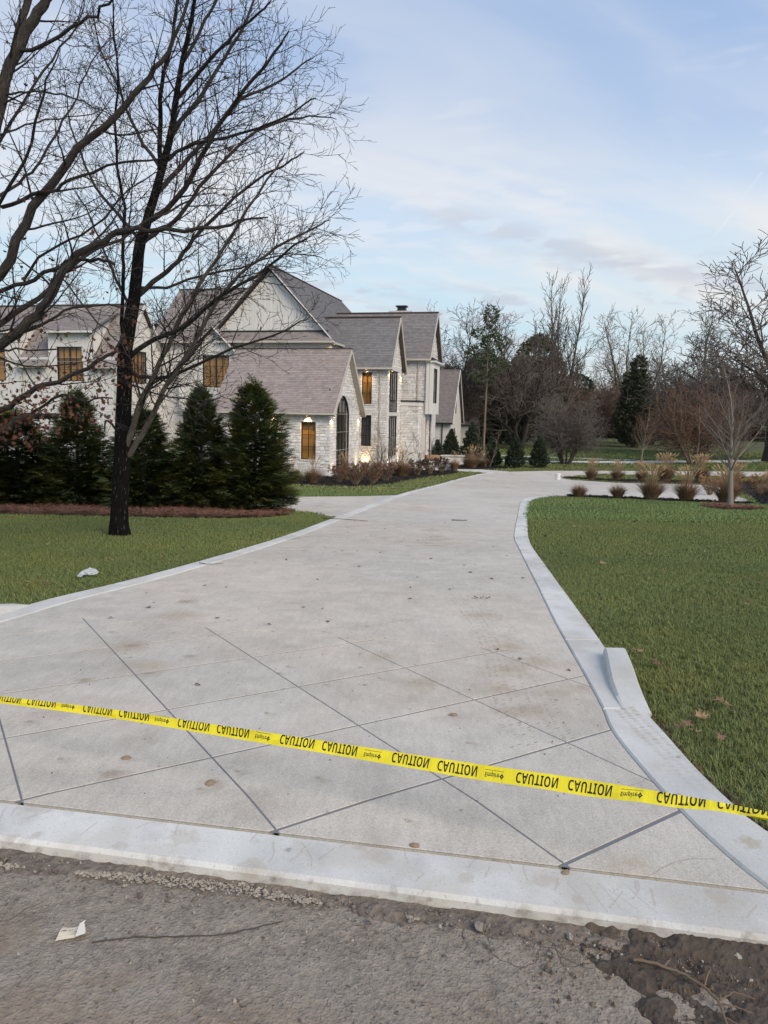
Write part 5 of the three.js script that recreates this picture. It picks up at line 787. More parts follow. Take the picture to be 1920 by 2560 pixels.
function thuja(seed, H, R, sprays, open) {
  const mb = new MB(), r = rng(seed), prof = (t) => R * (0.80 + 0.26 * sstep(0, 0.2, t)) * Math.pow(Math.max(0.004, 1 - Math.pow(t, 1.25)), 0.85), lump = (a, t) => 0.62 + 0.76 * fbm(Math.cos(a) * 2.2 + 5, Math.sin(a) * 2.2 + t * 7, seed, 3);
  const nb = 150, each = Math.round(sprays / nb);
  for (let b = 0; b < nb; b++) {   // boughs, each carrying its own cluster of sprays
    const t = Math.pow((b + 0.5 * r()) / nb, 1.4) * 0.95 + 0.01, a = b * 2.4 + (r() - 0.5) * 1.0, len = prof(t) * lump(a, t) * (0.82 + 0.36 * r()), rise = (0.10 + 0.55 * t) * len, bt = 0.7 + 0.5 * r(), warm = r();
    for (let k = 0; k < each; k++) {
      const s0 = 0.35 + 0.65 * Math.sqrt(r()), aa = a + (r() - 0.5) * 0.55 / Math.max(0.35, s0), rad = len * s0, y = H * (0.03 + 0.95 * t) + rise * s0 * s0 + (r() - 0.5) * 0.16, d = V(Math.cos(aa + (r() - 0.5) * 1.2), 0.1 + 0.7 * t + 0.5 * (r() - 0.4), Math.sin(aa + (r() - 0.5) * 1.2)).normalize(), s = (0.17 + 0.17 * r()) * (1 - 0.3 * t), m = bt * (0.6 + 0.65 * r());
      frond(mb, V(Math.cos(aa) * rad, Math.max(0.03, y), Math.sin(aa) * rad), d, s, r, [m * (0.8 + 0.55 * warm), m, m * (0.65 + 0.4 * (1 - warm))]);
    }
  }
  for (let k = 0; k < sprays * 0.22; k++) { const t = 0.02 + 0.8 * r() * r() + 0.1 * r(), a = r() * 6.283, rad = prof(t) * 0.55 * r(); frond(mb, V(Math.cos(a) * rad, H * t, Math.sin(a) * rad), V(Math.cos(a), 0.3, Math.sin(a)), 0.5, r, [0.8, 0.8, 0.7]); }
  for (let k = 0; k < 24; k++) { const t = 0.55 + 0.44 * r(), a = r() * 6.28, rad = prof(t) * 0.8; frond(mb, V(Math.cos(a) * rad, H * t, Math.sin(a) * rad), V(Math.cos(a) * 0.7, 1, Math.sin(a) * 0.7), 0.42, r, [0.9, 1, 0.8]); }
  frond(mb, V(0, H * 0.94, 0), V(0.1, 1, 0), 0.4, r, [1, 1, 0.9]); frond(mb, V(0, H * 0.94, 0), V(-0.1, 1, 0.1), 0.4, r, [1, 1, 0.9]);
  const tk = new MB(); tk.tube([V(0, -0.05, 0), V(0.01, H * 0.5, 0), V(0, H * 0.97, 0)], [0.06, 0.04, 0.008], 7);
  for (let k = 0; k < 60; k++) { const t = 0.06 + 0.8 * r(), a = r() * 6.28, R1 = prof(t) * 0.75; tk.tube([V(0, H * t, 0), V(Math.cos(a) * R1 * 0.5, H * (t + 0.03), Math.sin(a) * R1 * 0.5), V(Math.cos(a) * R1, H * (t + 0.09), Math.sin(a) * R1)], [0.012, 0.009, 0.004], 3); }
  return [mb.geo(), tk.geo(false)];
}
const thujaGreen = greenMat(0.078, 0.106, 0.042, { transmission: 0, roughness: 0.95, specularIntensity: 0.25 }), thujaA = thuja(1201, 3.3, 1.05, 4500), thujaB = thuja(1202, 3.3, 0.95, 4200);
for (const [x, z, k, sy, sx, rot, label] of [
  [-3.26, -19.0, 0, 1.03, 0.96, 0.4, 'tall feathery evergreen nearest the drive, last in the row'], [-4.62, -19.15, 1, 0.98, 0.86, 2.1, 'narrow evergreen just left of the one by the drive'], [-6.02, -19.0, 0, 0.80, 0.92, 3.9, 'low evergreen right behind the black tree trunk'], [-7.85, -19.4, 1, 0.93, 0.98, 5.2, 'thin topped evergreen left of the black trunk'], [-9.35, -19.3, 0, 0.76, 1.16, 1.2, 'broad evergreen at the left edge of the photo'], [-11.2, -19.2, 1, 0.85, 1.1, 3.3, 'evergreen just outside the left edge of the row']]) {
  const g = k ? thujaB : thujaA, t = thing('evergreen_tree', label, 'tree', [x, hG(x, z) + 0.02, z], rot, 'evergreens in a row'); t.scale.set(sx * 1.06, sy * 0.94, sx * 1.06); mesh('trunk', g[1], greyBark, t); mesh('crown', g[0], thujaGreen, t).userData.kind = 'stuff';
}
// ---- bare background trees: a few kinds, each copy turned and scaled
function bareTree(seed, cfg) {
  const r = rng(seed), limb = new MB(), fine = new MB(), out = { limb, fine }; const H = cfg.H; const tops = cfg.stems ?? 1;
  for (let s = 0; s < tops; s++) {
    const a = s / tops * 6.28 + r(), lean = tops > 1 ? cfg.lean * (0.6 + 0.8 * r()) : 0.05, P = [V(Math.cos(a) * cfg.base, -0.1, Math.sin(a) * cfg.base)], th = H * (cfg.trunk ?? 0.5), n = 6; const d = V(Math.cos(a) * lean, 1, Math.sin(a) * lean).normalize();
    for (let k = 1; k <= n; k++) { d.x += (r() - 0.5) * 0.1; d.z += (r() - 0.5) * 0.1; d.y += 0.05; d.normalize(); P.push(P[k - 1].clone().addScaledVector(d, th / n)); }
    const rad = P.map((_, k) => cfg.r0 * (1 - 0.65 * k / n)); rad[0] *= 1.35; limb.tube(P, rad, 8, undefined, 1); spray(cfg, out, P, rad, 0, r);
    grow(cfg, out, P[n], d, H * (1 - (cfg.trunk ?? 0.5)) * 0.9, rad[n], 0, r);
  }
  return [limb.geo(false), fine.geo(false)];
}
const L = (dens, from, ang, angVar, len, rel, seg, wob, up, rk, min) => ({ dens, from, ang, angVar, len, rel, seg, wob, up, rk, min });
const oakKind = bareTree(1301, { H: 18, r0: 0.42, base: 0, trunk: 0.42, rMin: 0.026, fineFrom: 1, levels: [L(2.6, 0.26, 0.95, 0.5, 2.6, 0.6, 0.9, 0.28, 0.06, 0.62), L(1.6, 0.10, 0.75, 0.5, 1.1, 0.34, 0.5, 0.32, 0.05, 0.5), L(2.5, 0.1, 0.7, 0.6, 0.7, 0.26, 0.3, 0.36, 0.03, 0.5), L(3.2, 0.12, 0.7, 0.6, 0.55, 0.2, 0.25, 0.4, 0.02, 0.6)] });
const vaseKind = bareTree(1302, { H: 18, r0: 0.30, base: 0.25, stems: 5, lean: 0.36, trunk: 0.5, rMin: 0.026, fineFrom: 1, levels: [L(1.1, 0.22, 0.75, 0.5, 2.2, 0.45, 0.9, 0.26, 0.05, 0.55), L(1.25, 0.1, 0.7, 0.5, 1.1, 0.34, 0.5, 0.3, 0.04, 0.5), L(1.9, 0.1, 0.65, 0.6, 0.8, 0.24, 0.4, 0.32, 0.03, 0.5), L(1.8, 0.12, 0.65, 0.6, 0.6, 0.14, 0.3, 0.34, 0.02, 0.6)] });
const feathKind = bareTree(1303, { H: 20, r0: 0.30, base: 0.1, stems: 3, lean: 0.22, trunk: 0.55, rMin: 0.026, fineFrom: 1, levels: [L(1.0, 0.3, 0.62, 0.35, 2.8, 0.36, 0.8, 0.16, 0.11, 0.5), L(2.0, 0.06, 0.5, 0.4, 0.9, 0.22, 0.4, 0.26, 0.09, 0.45), L(3.2, 0.08, 0.55, 0.6, 0.5, 0.12, 0.25, 0.3, 0.06, 0.5)] });
const domeKind = bareTree(1304, { H: 6.6, r0: 0.12, base: 0.32, stems: 10, lean: 0.62, trunk: 0.55, rMin: 0.017, fineFrom: 1, levels: [L(2.2, 0.3, 0.85, 0.7, 1.0, 0.36, 0.4, 0.25, 0.04, 0.55), L(3.0, 0.06, 0.75, 0.7, 0.7, 0.36, 0.3, 0.3, 0.04, 0.5), L(3.6, 0.06, 0.7, 0.8, 0.55, 0.28, 0.2, 0.34, 0.03, 0.5), L(3.2, 0.15, 0.7, 0.8, 0.4, 0.12, 0.2, 0.34, 0.02, 0.6)] });
const saplingKind = bareTree(1305, { H: 5.0, r0: 0.085, base: 0, trunk: 0.55, rMin: 0.0065, fineFrom: 1, levels: [L(8.5, 0.44, 0.72, 0.45, 0.8, 0.38, 0.25, 0.17, 0.06, 0.5), L(4.2, 0.12, 0.55, 0.4, 0.42, 0.27, 0.16, 0.2, 0.05, 0.5), L(4.5, 0.15, 0.55, 0.4, 0.26, 0.18, 0.12, 0.25, 0.03, 0.6)] });
const wildKind = bareTree(1306, { H: 2.6, r0: 0.035, base: 0.06, stems: 4, lean: 0.5, trunk: 0.45, rMin: 0.008, fineFrom: 1, levels: [L(2.4, 0.4, 0.6, 0.5, 0.5, 0.35, 0.16, 0.4, 0.06, 0.6), L(3.4, 0.2, 0.7, 0.5, 0.22, 0.3, 0.1, 0.45, 0.04, 0.5), L(5, 0.2, 0.7, 0.6, 0.12, 0.2, 0.07, 0.5, 0.03, 0.5)] });
const fineMat = (r, g, b) => std({ color: lin(r, g, b), roughness: 0.95 });
const barkFar = fineMat(0.085, 0.070, 0.058), barkPale = fineMat(0.20, 0.165, 0.13), twigFar = fineMat(0.125, 0.106, 0.090), twigRed = fineMat(0.150, 0.092, 0.066), twigGrey = fineMat(0.125, 0.110, 0.096), twigTan = fineMat(0.19, 0.155, 0.12), barkTan = fineMat(0.30, 0.235, 0.175);
function placeBare(kind, label, group, x, z, s, turn, bm = barkFar, tm = twigFar, wide = 1) { const t = thing('bare_tree', label, 'tree', [x, hG(x, z) - 0.05, z], turn, group); t.scale.set(s * wide, s, s * wide); mesh('trunk', kind[0], bm, t); mesh('crown', kind[1], tm, t).userData.kind = 'stuff'; return t; }
placeBare(domeKind, 'grey twiggy spreading tree beside the far drive', undefined, 15.9, -66.9, 0.9, 0.3, barkFar, twigGrey, 1.0);
placeBare(domeKind, 'broad reddish brown multi stem tree with tan stems', undefined, 28.6, -70.4, 1.06, 2.0, barkTan, twigRed, 1.08);
placeBare(saplingKind, 'slim young tree with red twigs by the far drive', undefined, 21.9, -65.2, 1.18, 1.0, twigTan, twigRed);
const front = placeBare(saplingKind, 'young grey bare tree in a straw ring on the right lawn', undefined, 11.09, -24.2, 1.03, 2.4, fineMat(0.21, 0.185, 0.155), fineMat(0.135, 0.105, 0.092), 1.15);
placeBare(feathKind, 'tallest bare tree, upright feathery crown above the far lawn', undefined, 22.2, -100, 1.12, 0.2, barkFar, twigFar);
placeBare(vaseKind, 'dark wide forked bare tree left of the tallest one', undefined, 16.6, -95, 0.98, 1.1, fineMat(0.04, 0.034, 0.03), twigFar, 1.15);
placeBare(vaseKind, 'pale vase shaped bare tree above the dark cedar', undefined, 40.3, -128, 1.2, 2.2, barkFar, twigTan);
placeBare(oakKind, 'rounded bare tree between the cedar and the big oak', undefined, 45.2, -115, 1.0, 0.9, barkFar, twigFar);
placeBare(oakKind, 'huge spreading bare oak at the right edge of the photo', undefined, 39.6, -78, 1.16, 4.1, fineMat(0.05, 0.042, 0.036), twigFar, 1.6);
placeBare(oakKind, 'fine twigged bare tree just left of the huge right edge oak', undefined, 37.0, -90, 1.0, 2.3, barkFar, twigFar, 1.3);
placeBare(vaseKind, 'bare tree rising behind the porch roof', undefined, 8.3, -95, 0.95, 4.0, barkFar, twigFar);
placeBare(oakKind, 'bare tree above the left garage roof', undefined, -33, -80, 0.95, 0.5, barkFar, twigFar); placeBare(vaseKind, 'bare tree between the garage roof and the main roof', undefined, -24, -92, 0.95, 2.9, barkFar, twigFar); placeBare(vaseKind, 'bare tree over the far left of the garage roof', undefined, -46, -88, 1.0, 1.9, barkFar, twigFar);
placeBare(domeKind, 'reddish twiggy thicket tree behind the grey spreading tree', undefined, 30.6, -116, 1.35, 3.0, barkFar, twigRed, 1.1); placeBare(oakKind, 'bare tree behind the broad reddish tree', undefined, 56, -128, 0.9, 5.0, barkFar, twigFar);
placeBare(feathKind, 'thin bare tree beside the round pine', undefined, 26.5, -118, 0.7, 2.0, barkFar, twigFar);
placeBare(wildKind, 'small bare shrub with crooked pale stems against the stone wall', undefined, 0.45, -51.6, 1.32, 0.6, barkFar, twigFar, 1.05); placeBare(wildKind, 'crooked bare shrub in front of the narrow wall windows', undefined, -0.35, -52.6, 1.35, 3.6, barkFar, twigFar); placeBare(wildKind, 'bare shrub standing by the wooden door', undefined, 2.95, -56.8, 1.15, 5.0, barkFar, twigFar); placeBare(wildKind, 'bare multi stem shrub in the bed beyond the path', undefined, 8.15, -60.4, 1.35, 1.6, twigTan, twigFar);
// ---- dark evergreens in the distance
function clumpCrown(seed, blobs, n, leaf, up = 0.2) {
  const mb = new MB(), r = rng(seed); let tot = 0; for (const b of blobs) tot += b[3] * b[4];
  for (const [bx, by, bz, R, Ry] of blobs) { const m = Math.round(n * R * Ry / tot); for (let k = 0; k < m; k++) { let x, y, z; do { x = r() * 2 - 1; y = r() * 2 - 1; z = r() * 2 - 1; } while (x * x + y * y + z * z > 1); const l = Math.hypot(x, y, z) || 1, f = Math.pow(l, 0.45) / l, q = 0.72 + 0.5 * fbm(x * 3 + bx, y * 3 + z * 2, seed + 3, 3); const p = V(bx + x * f * R * q, by + y * f * Ry * q, bz + z * f * R * q), d = V(x + (r() - 0.5), y * 0.6 + up + (r() - 0.5) * 0.8, z + (r() - 0.5)).normalize(), s = leaf * (0.6 + 0.8 * r()), t = turned(d, 1.57, r() * 6.28).multiplyScalar(s * 0.28), e = p.clone().addScaledVector(d, s), c = 0.6 + 0.7 * r(); mb.tri(p.clone().sub(t), p.clone().add(t), e, [c, c, c * 0.9]); mb.tri(p, p.clone().addScaledVector(t, 1.8).addScaledVector(d, s * 0.5), p.clone().addScaledVector(d, s * 0.8), [c, c, c * 0.9]); } }
  return mb.geo();
}
const straightTrunk = (h, r0) => { const mb = new MB(); mb.tube([V(0, -0.2, 0), V(0.08, h * 0.5, 0.05), V(0, h, 0)], [r0, r0 * 0.7, r0 * 0.2], 8); return mb.geo(false); };
const pineMat = greenMat(0.085, 0.115, 0.055), cedarMat = greenMat(0.056, 0.068, 0.040), oliveMat = greenMat(0.095, 0.095, 0.045);
function evergreen(label, x, z, crown, trunk, mat, s = 1, turn = 0, group, bm = barkFar) { const t = thing('evergreen_tree', label, 'tree', [x, hG(x, z) - 0.05, z], turn, group); t.scale.setScalar(s); mesh('trunk', trunk, bm, t); mesh('crown', crown, mat, t).userData.kind = 'stuff'; return t; }
evergreen('round headed dark pine behind the tallest bare tree', 23.4, -120, clumpCrown(1401, [[0, 13.2, 0, 3.4, 3.2], [-1.8, 11.2, 0, 2.4, 2.2], [1.6, 11, 0.5, 2.6, 2.4], [-2.6, 9.4, 0.5, 1.6, 1.4], [0.4, 15.2, 0, 1.9, 1.5]], 6500, 0.42), straightTrunk(14, 0.35), oliveMat);
evergreen('tall sparse pine with pale forked trunk', 11.6, -90, clumpCrown(1402, [[0.3, 15.6, 0, 0.8, 1.2], [-0.4, 13.6, 0, 1.5, 0.7], [0.9, 12.6, 0, 1.7, 0.8], [-0.9, 11.2, 0, 1.9, 0.8], [0.8, 10.0, 0, 1.8, 0.7], [-0.6, 8.6, 0.2, 1.7, 0.6]], 2600, 0.26), straightTrunk(16, 0.13), pineMat, 1, 0, undefined, barkPale);
const cedar = clumpCrown(1403, [[0, 3.2, 0, 2.9, 3.0], [0.3, 5.8, 0, 2.6, 2.6], [0, 8.2, 0, 1.9, 2.4], [0.2, 10.6, 0, 1.0, 1.9]], 8000, 0.36, 0.5), cedarTrunk = straightTrunk(10, 0.3), mass = clumpCrown(1404, [[0, 3, 0, 3.6, 3.2], [2, 6, 0.5, 3.0, 2.6], [-2, 5.6, 0, 3.0, 2.8], [0.3, 8.6, 0, 2.6, 2.2]], 7500, 0.42);
evergreen('dark cedar between the young tree and the grey spreading tree', 35.6, -110, cedar, cedarTrunk, cedarMat, 1.05);
for (const [x, z, s, a, label] of [[13.2, -104, 1.15, 0.4, 'dark evergreen just right of the outbuilding'], [18.6, -112, 1.1, 2.0, 'dark evergreen behind the wide forked tree'], [8.6, -100, 0.95, 3.1, 'dark evergreen half hidden by the outbuilding'], [31.5, -128, 1.05, 1.0, 'dark evergreen clump right of the tallest bare tree'], [26, -134, 1.0, 4.0, 'dark evergreen clump under the tallest bare tree'], [43, -126, 0.85, 2.6, 'dark evergreen right behind the cedar'], [-38, -70, 1.15, 0.8, 'dark evergreen at the far left above the garage roof']]) evergreen(label, x, z, mass, cedarTrunk, cedarMat, s, a, 'dark evergreens on the far side');
const coneCrown = clumpCrown(1405, [[0, 0.55, 0, 0.80, 0.5], [0, 1.1, 0, 0.62, 0.55], [0, 1.65, 0, 0.42, 0.5], [0, 2.1, 0, 0.2, 0.4]], 2200, 0.17, 0.7), coneTrunk = straightTrunk(2, 0.05), coneMat = greenMat(0.036, 0.055, 0.028);
for (const [x, z, s, a, label] of [[10.26, -60.0, 1.02, 0, 'small dark conical spruce, left one of the pair by the drive bend'], [12.25, -60.6, 1.0, 2, 'small dark conical spruce, right one of the pair by the drive bend'], [5.9, -68.5, 1.1, 1, 'small dark conifer against the outbuilding wall'], [8.2, -72, 1.35, 3, 'taller dark conifer at the outbuilding corner'], [8.7, -61.6, 0.9, 4, 'low dark conifer in the bed beyond the path'], [4.3, -62.5, 0.8, 5, 'small conifer at the end of the porch']]) { const t = thing('spruce', label, 'tree', [x, hG(x, z), z], a, 'small dark conifers'); t.scale.setScalar(s); mesh('trunk', coneTrunk, barkFar, t); mesh('crown', coneCrown, coneMat, t).userData.kind = 'stuff'; }
// ---- the wood closing the view, one mass
{
  const r = rng(1501), kinds = [[oakKind[1], twigFar], [vaseKind[1], twigFar], [domeKind[1], twigRed], [mass, cedarMat]], M4 = new THREE.Matrix4(), q = new THREE.Quaternion();
  const lists = kinds.map(() => []);
  for (let k = 0; k < 480; k++) { const x = -150 + 330 * (k + r()) / 480, q0 = r(), kind = q0 < 0.2 ? 0 : q0 < 0.36 ? 1 : q0 < 0.78 ? 2 : 3, z = -150 - (kind === 2 ? 30 : 60) * r() - 0.08 * Math.abs(x), s = kind === 2 ? 0.9 + 0.8 * r() : kind === 3 ? 0.6 + 0.45 * r() : 0.55 + 0.4 * r(); M4.compose(V(x, hG(x, z) - 0.3, z), q.setFromAxisAngle(UPV, r() * 6.28), V(s, s, s)); lists[kind].push(M4.clone()); }
  kinds.forEach(([g, m], k) => { const im = new THREE.InstancedMesh(g, m, lists[k].length); lists[k].forEach((a, i) => im.setMatrixAt(i, a)); im.name = numbered('far_wood'); im.userData = { kind: 'stuff', label: ['distant bare wood closing the view', 'distant upright bare wood closing the view', 'distant reddish undergrowth closing the view', 'distant dark evergreens closing the view'][k], category: 'wood' }; im.castShadow = im.receiveShadow = true; scene.add(im); });
}
// ---------------------------------------------------------------- grass on the lawns
const bare = [drivePoly, [...Lout, ...Lin.slice().reverse()], [...Rin, ...Rout.slice().reverse()], courtPoly, strawPoly, bedPoly, bed2Poly, padBed, islandBed, rightBed, walkPoly, ribbon1, ribbon2].map((p) => { const xs = p.map((q) => q[0]), zs = p.map((q) => q[1]); return [p, Math.min(...xs), Math.max(...xs), Math.min(...zs), Math.max(...zs)]; });
const cosT = Math.cos(TURN), sinT = Math.sin(TURN);
const toHouse = (x, z) => { const dx = x - HOUSE[0], dz = z - HOUSE[2]; return [dx * cosT - dz * sinT, dx * sinT + dz * cosT]; };
const HOUSE_RECTS = [[-7.4, 0.1, -6.5, 0.1], [-16.3, -2.3, -26, -7.4], [-3.2, 3.2, -19.3, -8.7], [-29.1, -15.9, -9.1, -2.2], [-7.1, 1.5, -46.1, -37.9], [-4.1, 2.6, -56, -49.9]];
const isLawn = (x, z) => { if (z > gutterBack(x) - 0.01) return false; for (const [p, a, b, c, d] of bare) if (x > a && x < b && z > c && z < d && inPoly(p, x, z)) return false; const [hx, hz] = toHouse(x, z); for (const [a, b, c, d] of HOUSE_RECTS) if (hx > a && hx < b && hz > c && hz < d) return false; return true; };
function tuftGeo(seed, blades, h, w, spread) {
  const mb = new MB(), r = rng(seed);
  for (let k = 0; k < blades; k++) {
    const a = r() * 6.283, rr = spread * Math.sqrt(r()), x = Math.cos(a) * rr, z = Math.sin(a) * rr, hh = h * (0.45 + 0.75 * r()), lean = hh * (0.25 + 0.9 * r()), b = r() * 6.283, dx = Math.cos(b) * lean, dz = Math.sin(b) * lean, wx = -Math.sin(b) * w / 2, wz = Math.cos(b) * w / 2, c = 0.65 + 0.6 * r(), y = r() < 0.13 ? [1.75 * c, 1.3 * c, 1.3 * c] : [c * (0.85 + 0.35 * r()), c, c * 0.9];
    const p0 = V(x - wx, 0, z - wz), p1 = V(x + wx, 0, z + wz), m0 = V(x + dx * 0.4 - wx * 0.8, hh * 0.62, z + dz * 0.4 - wz * 0.8), m1 = V(x + dx * 0.4 + wx * 0.8, hh * 0.62, z + dz * 0.4 + wz * 0.8), t = V(x + dx, hh * 0.92, z + dz);
    mb.quad(p0, p1, m1, m0, y); mb.tri(m0, m1, t, y);
  }
  return mb.geo();
}
const bladeMat = std({ color: lin(0.128, 0.180, 0.060), roughness: 0.75, side: THREE.DoubleSide, vertexColors: true });
{
  const r = rng(2001), M4 = new THREE.Matrix4(), Q = new THREE.Quaternion(), C = new THREE.Color();
  const bands = [[2.3, 6.5, 2000, 0.031, 0.0030, 0.03, 8], [6.5, 11, 1000, 0.035, 0.0042, 0.04, 8], [11, 18, 420, 0.046, 0.007, 0.06, 8], [18, 30, 130, 0.06, 0.013, 0.10, 9], [30, 62, 28, 0.075, 0.028, 0.2, 9], [62, 100, 5, 0.10, 0.06, 0.42, 9]];
  bands.forEach(([d0, d1, dens, h, w, spread, blades], bi) => {
    const geo = tuftGeo(2100 + bi, blades, h, w, spread), mats = [], cols = [], x1 = d1 * 0.56 + 2.2, area = 2 * x1 * (d1 - d0), n = Math.round(area * dens);
    for (let k = 0; k < n; k++) {
      const x = (r() * 2 - 1) * x1, z = -(d0 + (d1 - d0) * r()); if (Math.abs(x) > -z * 0.56 + 2.2 || !isLawn(x, z)) continue;
      const thin = fbm(x * 1.3, z * 1.3, 2300, 3), s = 0.75 + 0.55 * fbm(x * 0.8, z * 0.8, 2301, 3) + 0.2 * r(); if (thin < 0.3 && r() < 0.5) continue;
      const jx = x + (r() - 0.5) * 0.06, jz = z + (r() - 0.5) * 0.06; M4.compose(V(jx, hG(jx, jz) - 0.022, jz), Q.setFromAxisAngle(UPV, r() * 6.283), V(s, s * (0.7 + 0.6 * r()), s)); mats.push(M4.clone());
      const g = fbm(x * 0.45 + 7, z * 0.45, 2302, 4), dry = sstep(0.52, 0.75, fbm(x * 2.1, z * 2.1, 2303, 3)); cols.push([lerp(0.75, 1.25, g) * (1 + 0.16 * dry), lerp(0.82, 1.14, g) * (1 + 0.05 * dry), lerp(0.9, 1.05, g)]);
    }
    const im = new THREE.InstancedMesh(geo, bladeMat, mats.length); mats.forEach((m, i) => { im.setMatrixAt(i, m); im.setColorAt(i, C.setRGB(...cols[i])); });
    im.name = numbered('grass'); im.userData = { kind: 'stuff', label: ['mown grass nearest the street', 'mown grass beside the kerb end', 'mown grass on the front lawns', 'mown grass in the middle of the lawns', 'mown grass round the house', 'mown grass on the far lawn'][bi], category: 'grass' }; im.receiveShadow = im.castShadow = true; scene.add(im);
  });
}
// pine straw and mulch chips lying on the beds
function litterOn(name, label, polys, n, mat, seed, geo, lift) {
  const r = rng(seed), M4 = new THREE.Matrix4(), Q = new THREE.Quaternion(), E = new THREE.Euler(), list = [];
  for (const [poly, count] of polys) { const xs = poly.map((p) => p[0]), zs = poly.map((p) => p[1]), x0 = Math.min(...xs), x1 = Math.max(...xs), z0 = Math.min(...zs), z1 = Math.max(...zs); let k = 0, guard = 0; while (k < count && guard++ < count * 8) { const x = lerp(x0, x1, r()) + (r() - 0.5) * 0.2, z = lerp(z0, z1, r()) + (r() - 0.5) * 0.2; if (!inPoly(poly, x, z)) continue; M4.compose(V(x, hG(x, z) + lift * (0.3 + r()), z), Q.setFromEuler(E.set((r() - 0.5) * 0.6, r() * 6.28, (r() - 0.5) * 0.6)), V(1, 1, 1).multiplyScalar(0.7 + 0.7 * r())); list.push(M4.clone()); k++; } }
  const im = new THREE.InstancedMesh(geo, mat, list.length), C = new THREE.Color(); list.forEach((m, i) => { im.setMatrixAt(i, m); const t = 0.6 + 0.8 * r(); im.setColorAt(i, C.setRGB(t, t * (0.85 + 0.25 * r()), t)); }); im.name = name; im.userData = { kind: 'stuff', label }; scene.add(im);
}
const needleGeo = (() => { const mb = new MB(), r = rng(2401); for (let k = 0; k < 7; k++) { const a = r() * 6.28, l = 0.10 + 0.08 * r(), o = V((r() - 0.5) * 0.14, 0.012 * r(), (r() - 0.5) * 0.14), d = V(Math.cos(a) * l, (r() - 0.3) * 0.03, Math.sin(a) * l), w = V(-Math.sin(a), 0, Math.cos(a)).multiplyScalar(0.0035); mb.quad(o.clone().sub(w), o.clone().add(w), o.clone().add(w).add(d), o.clone().sub(w).add(d)); } return mb.geo(); })();
const chipGeo = (() => { const mb = new MB(), r = rng(2402); for (let k = 0; k < 5; k++) { const x = (r() - 0.5) * 0.2, z = (r() - 0.5) * 0.2, l = 0.03 + 0.04 * r(); mb.bar(V(x, 0.01 * r(), z), V(x + l * Math.cos(k), 0.02 * r(), z + l * Math.sin(k)), 0.02, 0.012); } return mb.geo(); })();
const strawRing = Array.from({ length: 22 }, (_, k) => { const a = k / 22 * 6.283, q = 0.78 + 0.12 * Math.sin(a * 3 + 1) + 0.07 * Math.sin(a * 7); return [11.09 + Math.cos(a) * q, -24.2 + Math.sin(a) * q * 1.15]; });
structure('straw_ring', sheet(strawRing, 0.015), strawMat, 'rust brown pine straw ring round the young tree');
litterOn('pine_straw', 'loose rust brown pine needles on the beds', [[strawPoly, 9000], [strawRing, 1500]], 0, std({ color: lin(0.17, 0.085, 0.050), roughness: 1, side: THREE.DoubleSide }), 2411, needleGeo, 0.05);
litterOn('mulch_chips', 'dark bark chips on the planting beds', [[bedPoly, 6000], [bed2Poly, 900], [padBed, 900], [islandBed, 1500], [rightBed, 3500]], 0, std({ color: lin(0.022, 0.018, 0.016), roughness: 1 }), 2412, chipGeo, 0.05);

// ---------------------------------------------------------------- clumps of ornamental grass and dried hydrangeas
function clumpGeo(seed, n, h, spread, plume) {
  const mb = new MB(), pl = new MB(), r = rng(seed);
  for (let k = 0; k < n; k++) {
    const a = r() * 6.283, out = Math.pow(r(), 0.6), l = h * (0.55 + 0.5 * r()), b0 = 0.28 * spread * Math.sqrt(r()), lean = spread * out, P = []; for (let q = 0; q <= 4; q++) { const t = q / 4, s = b0 + lean * Math.pow(t, 1.25), y = l * (t - 0.40 * out * t * t * t); P.push(V(Math.cos(a) * s, y, Math.sin(a) * s)); }
    const w = V(-Math.sin(a), 0, Math.cos(a)).multiplyScalar(0.010), c = 0.6 + 0.75 * r(), col = [c, c * (0.92 + 0.1 * r()), c * (0.85 + 0.2 * r())];
    for (let q = 0; q < 4; q++) { const k0 = 1 - q / 4.6, k1 = 1 - (q + 1) / 4.6; mb.quad(P[q].clone().addScaledVector(w, -k0), P[q].clone().addScaledVector(w, k0), P[q + 1].clone().addScaledVector(w, k1), P[q + 1].clone().addScaledVector(w, -k1), col); }
  }
  for (let k = 0; k < plume; k++) {
    const a = r() * 6.283, lean = spread * 0.75 * r(), l = h * (1.0 + 0.38 * r()), P = [0, 0.35, 0.7, 1].map((t) => V(Math.cos(a) * lean * t * t, l * t - 0.06 * t * t * t * lean * 2, Math.sin(a) * lean * t * t)); pl.tube(P, [0.004, 0.0035, 0.003, 0.002], 3, [0.9, 0.9, 0.85]);
    const tip = P[3], d = P[3].clone().sub(P[2]).normalize(); pl.tube([tip.clone().addScaledVector(d, -0.14), tip.clone().addScaledVector(d, -0.05), tip.clone().addScaledVector(d, 0.05).add(V(Math.cos(a) * 0.03, -0.02, Math.sin(a) * 0.03))], [0.006, 0.020, 0.005], 5, [1.25, 1.2, 1.1]);
  }
  return [mb.geo(), plume ? pl.geo() : null];
}
const reedMat = std({ color: lin(0.25, 0.165, 0.095), roughness: 0.95, side: THREE.DoubleSide, vertexColors: true }), plumeMat = std({ color: lin(0.32, 0.235, 0.14), roughness: 0.95, side: THREE.DoubleSide, vertexColors: true });
const reedTight = clumpGeo(2501, 620, 0.66, 0.44, 0), reedPlume = clumpGeo(2502, 620, 0.95, 0.68, 60), reedBig = clumpGeo(2503, 820, 1.2, 0.95, 40), reedHigh = clumpGeo(2504, 560, 0.9, 0.6, 60);
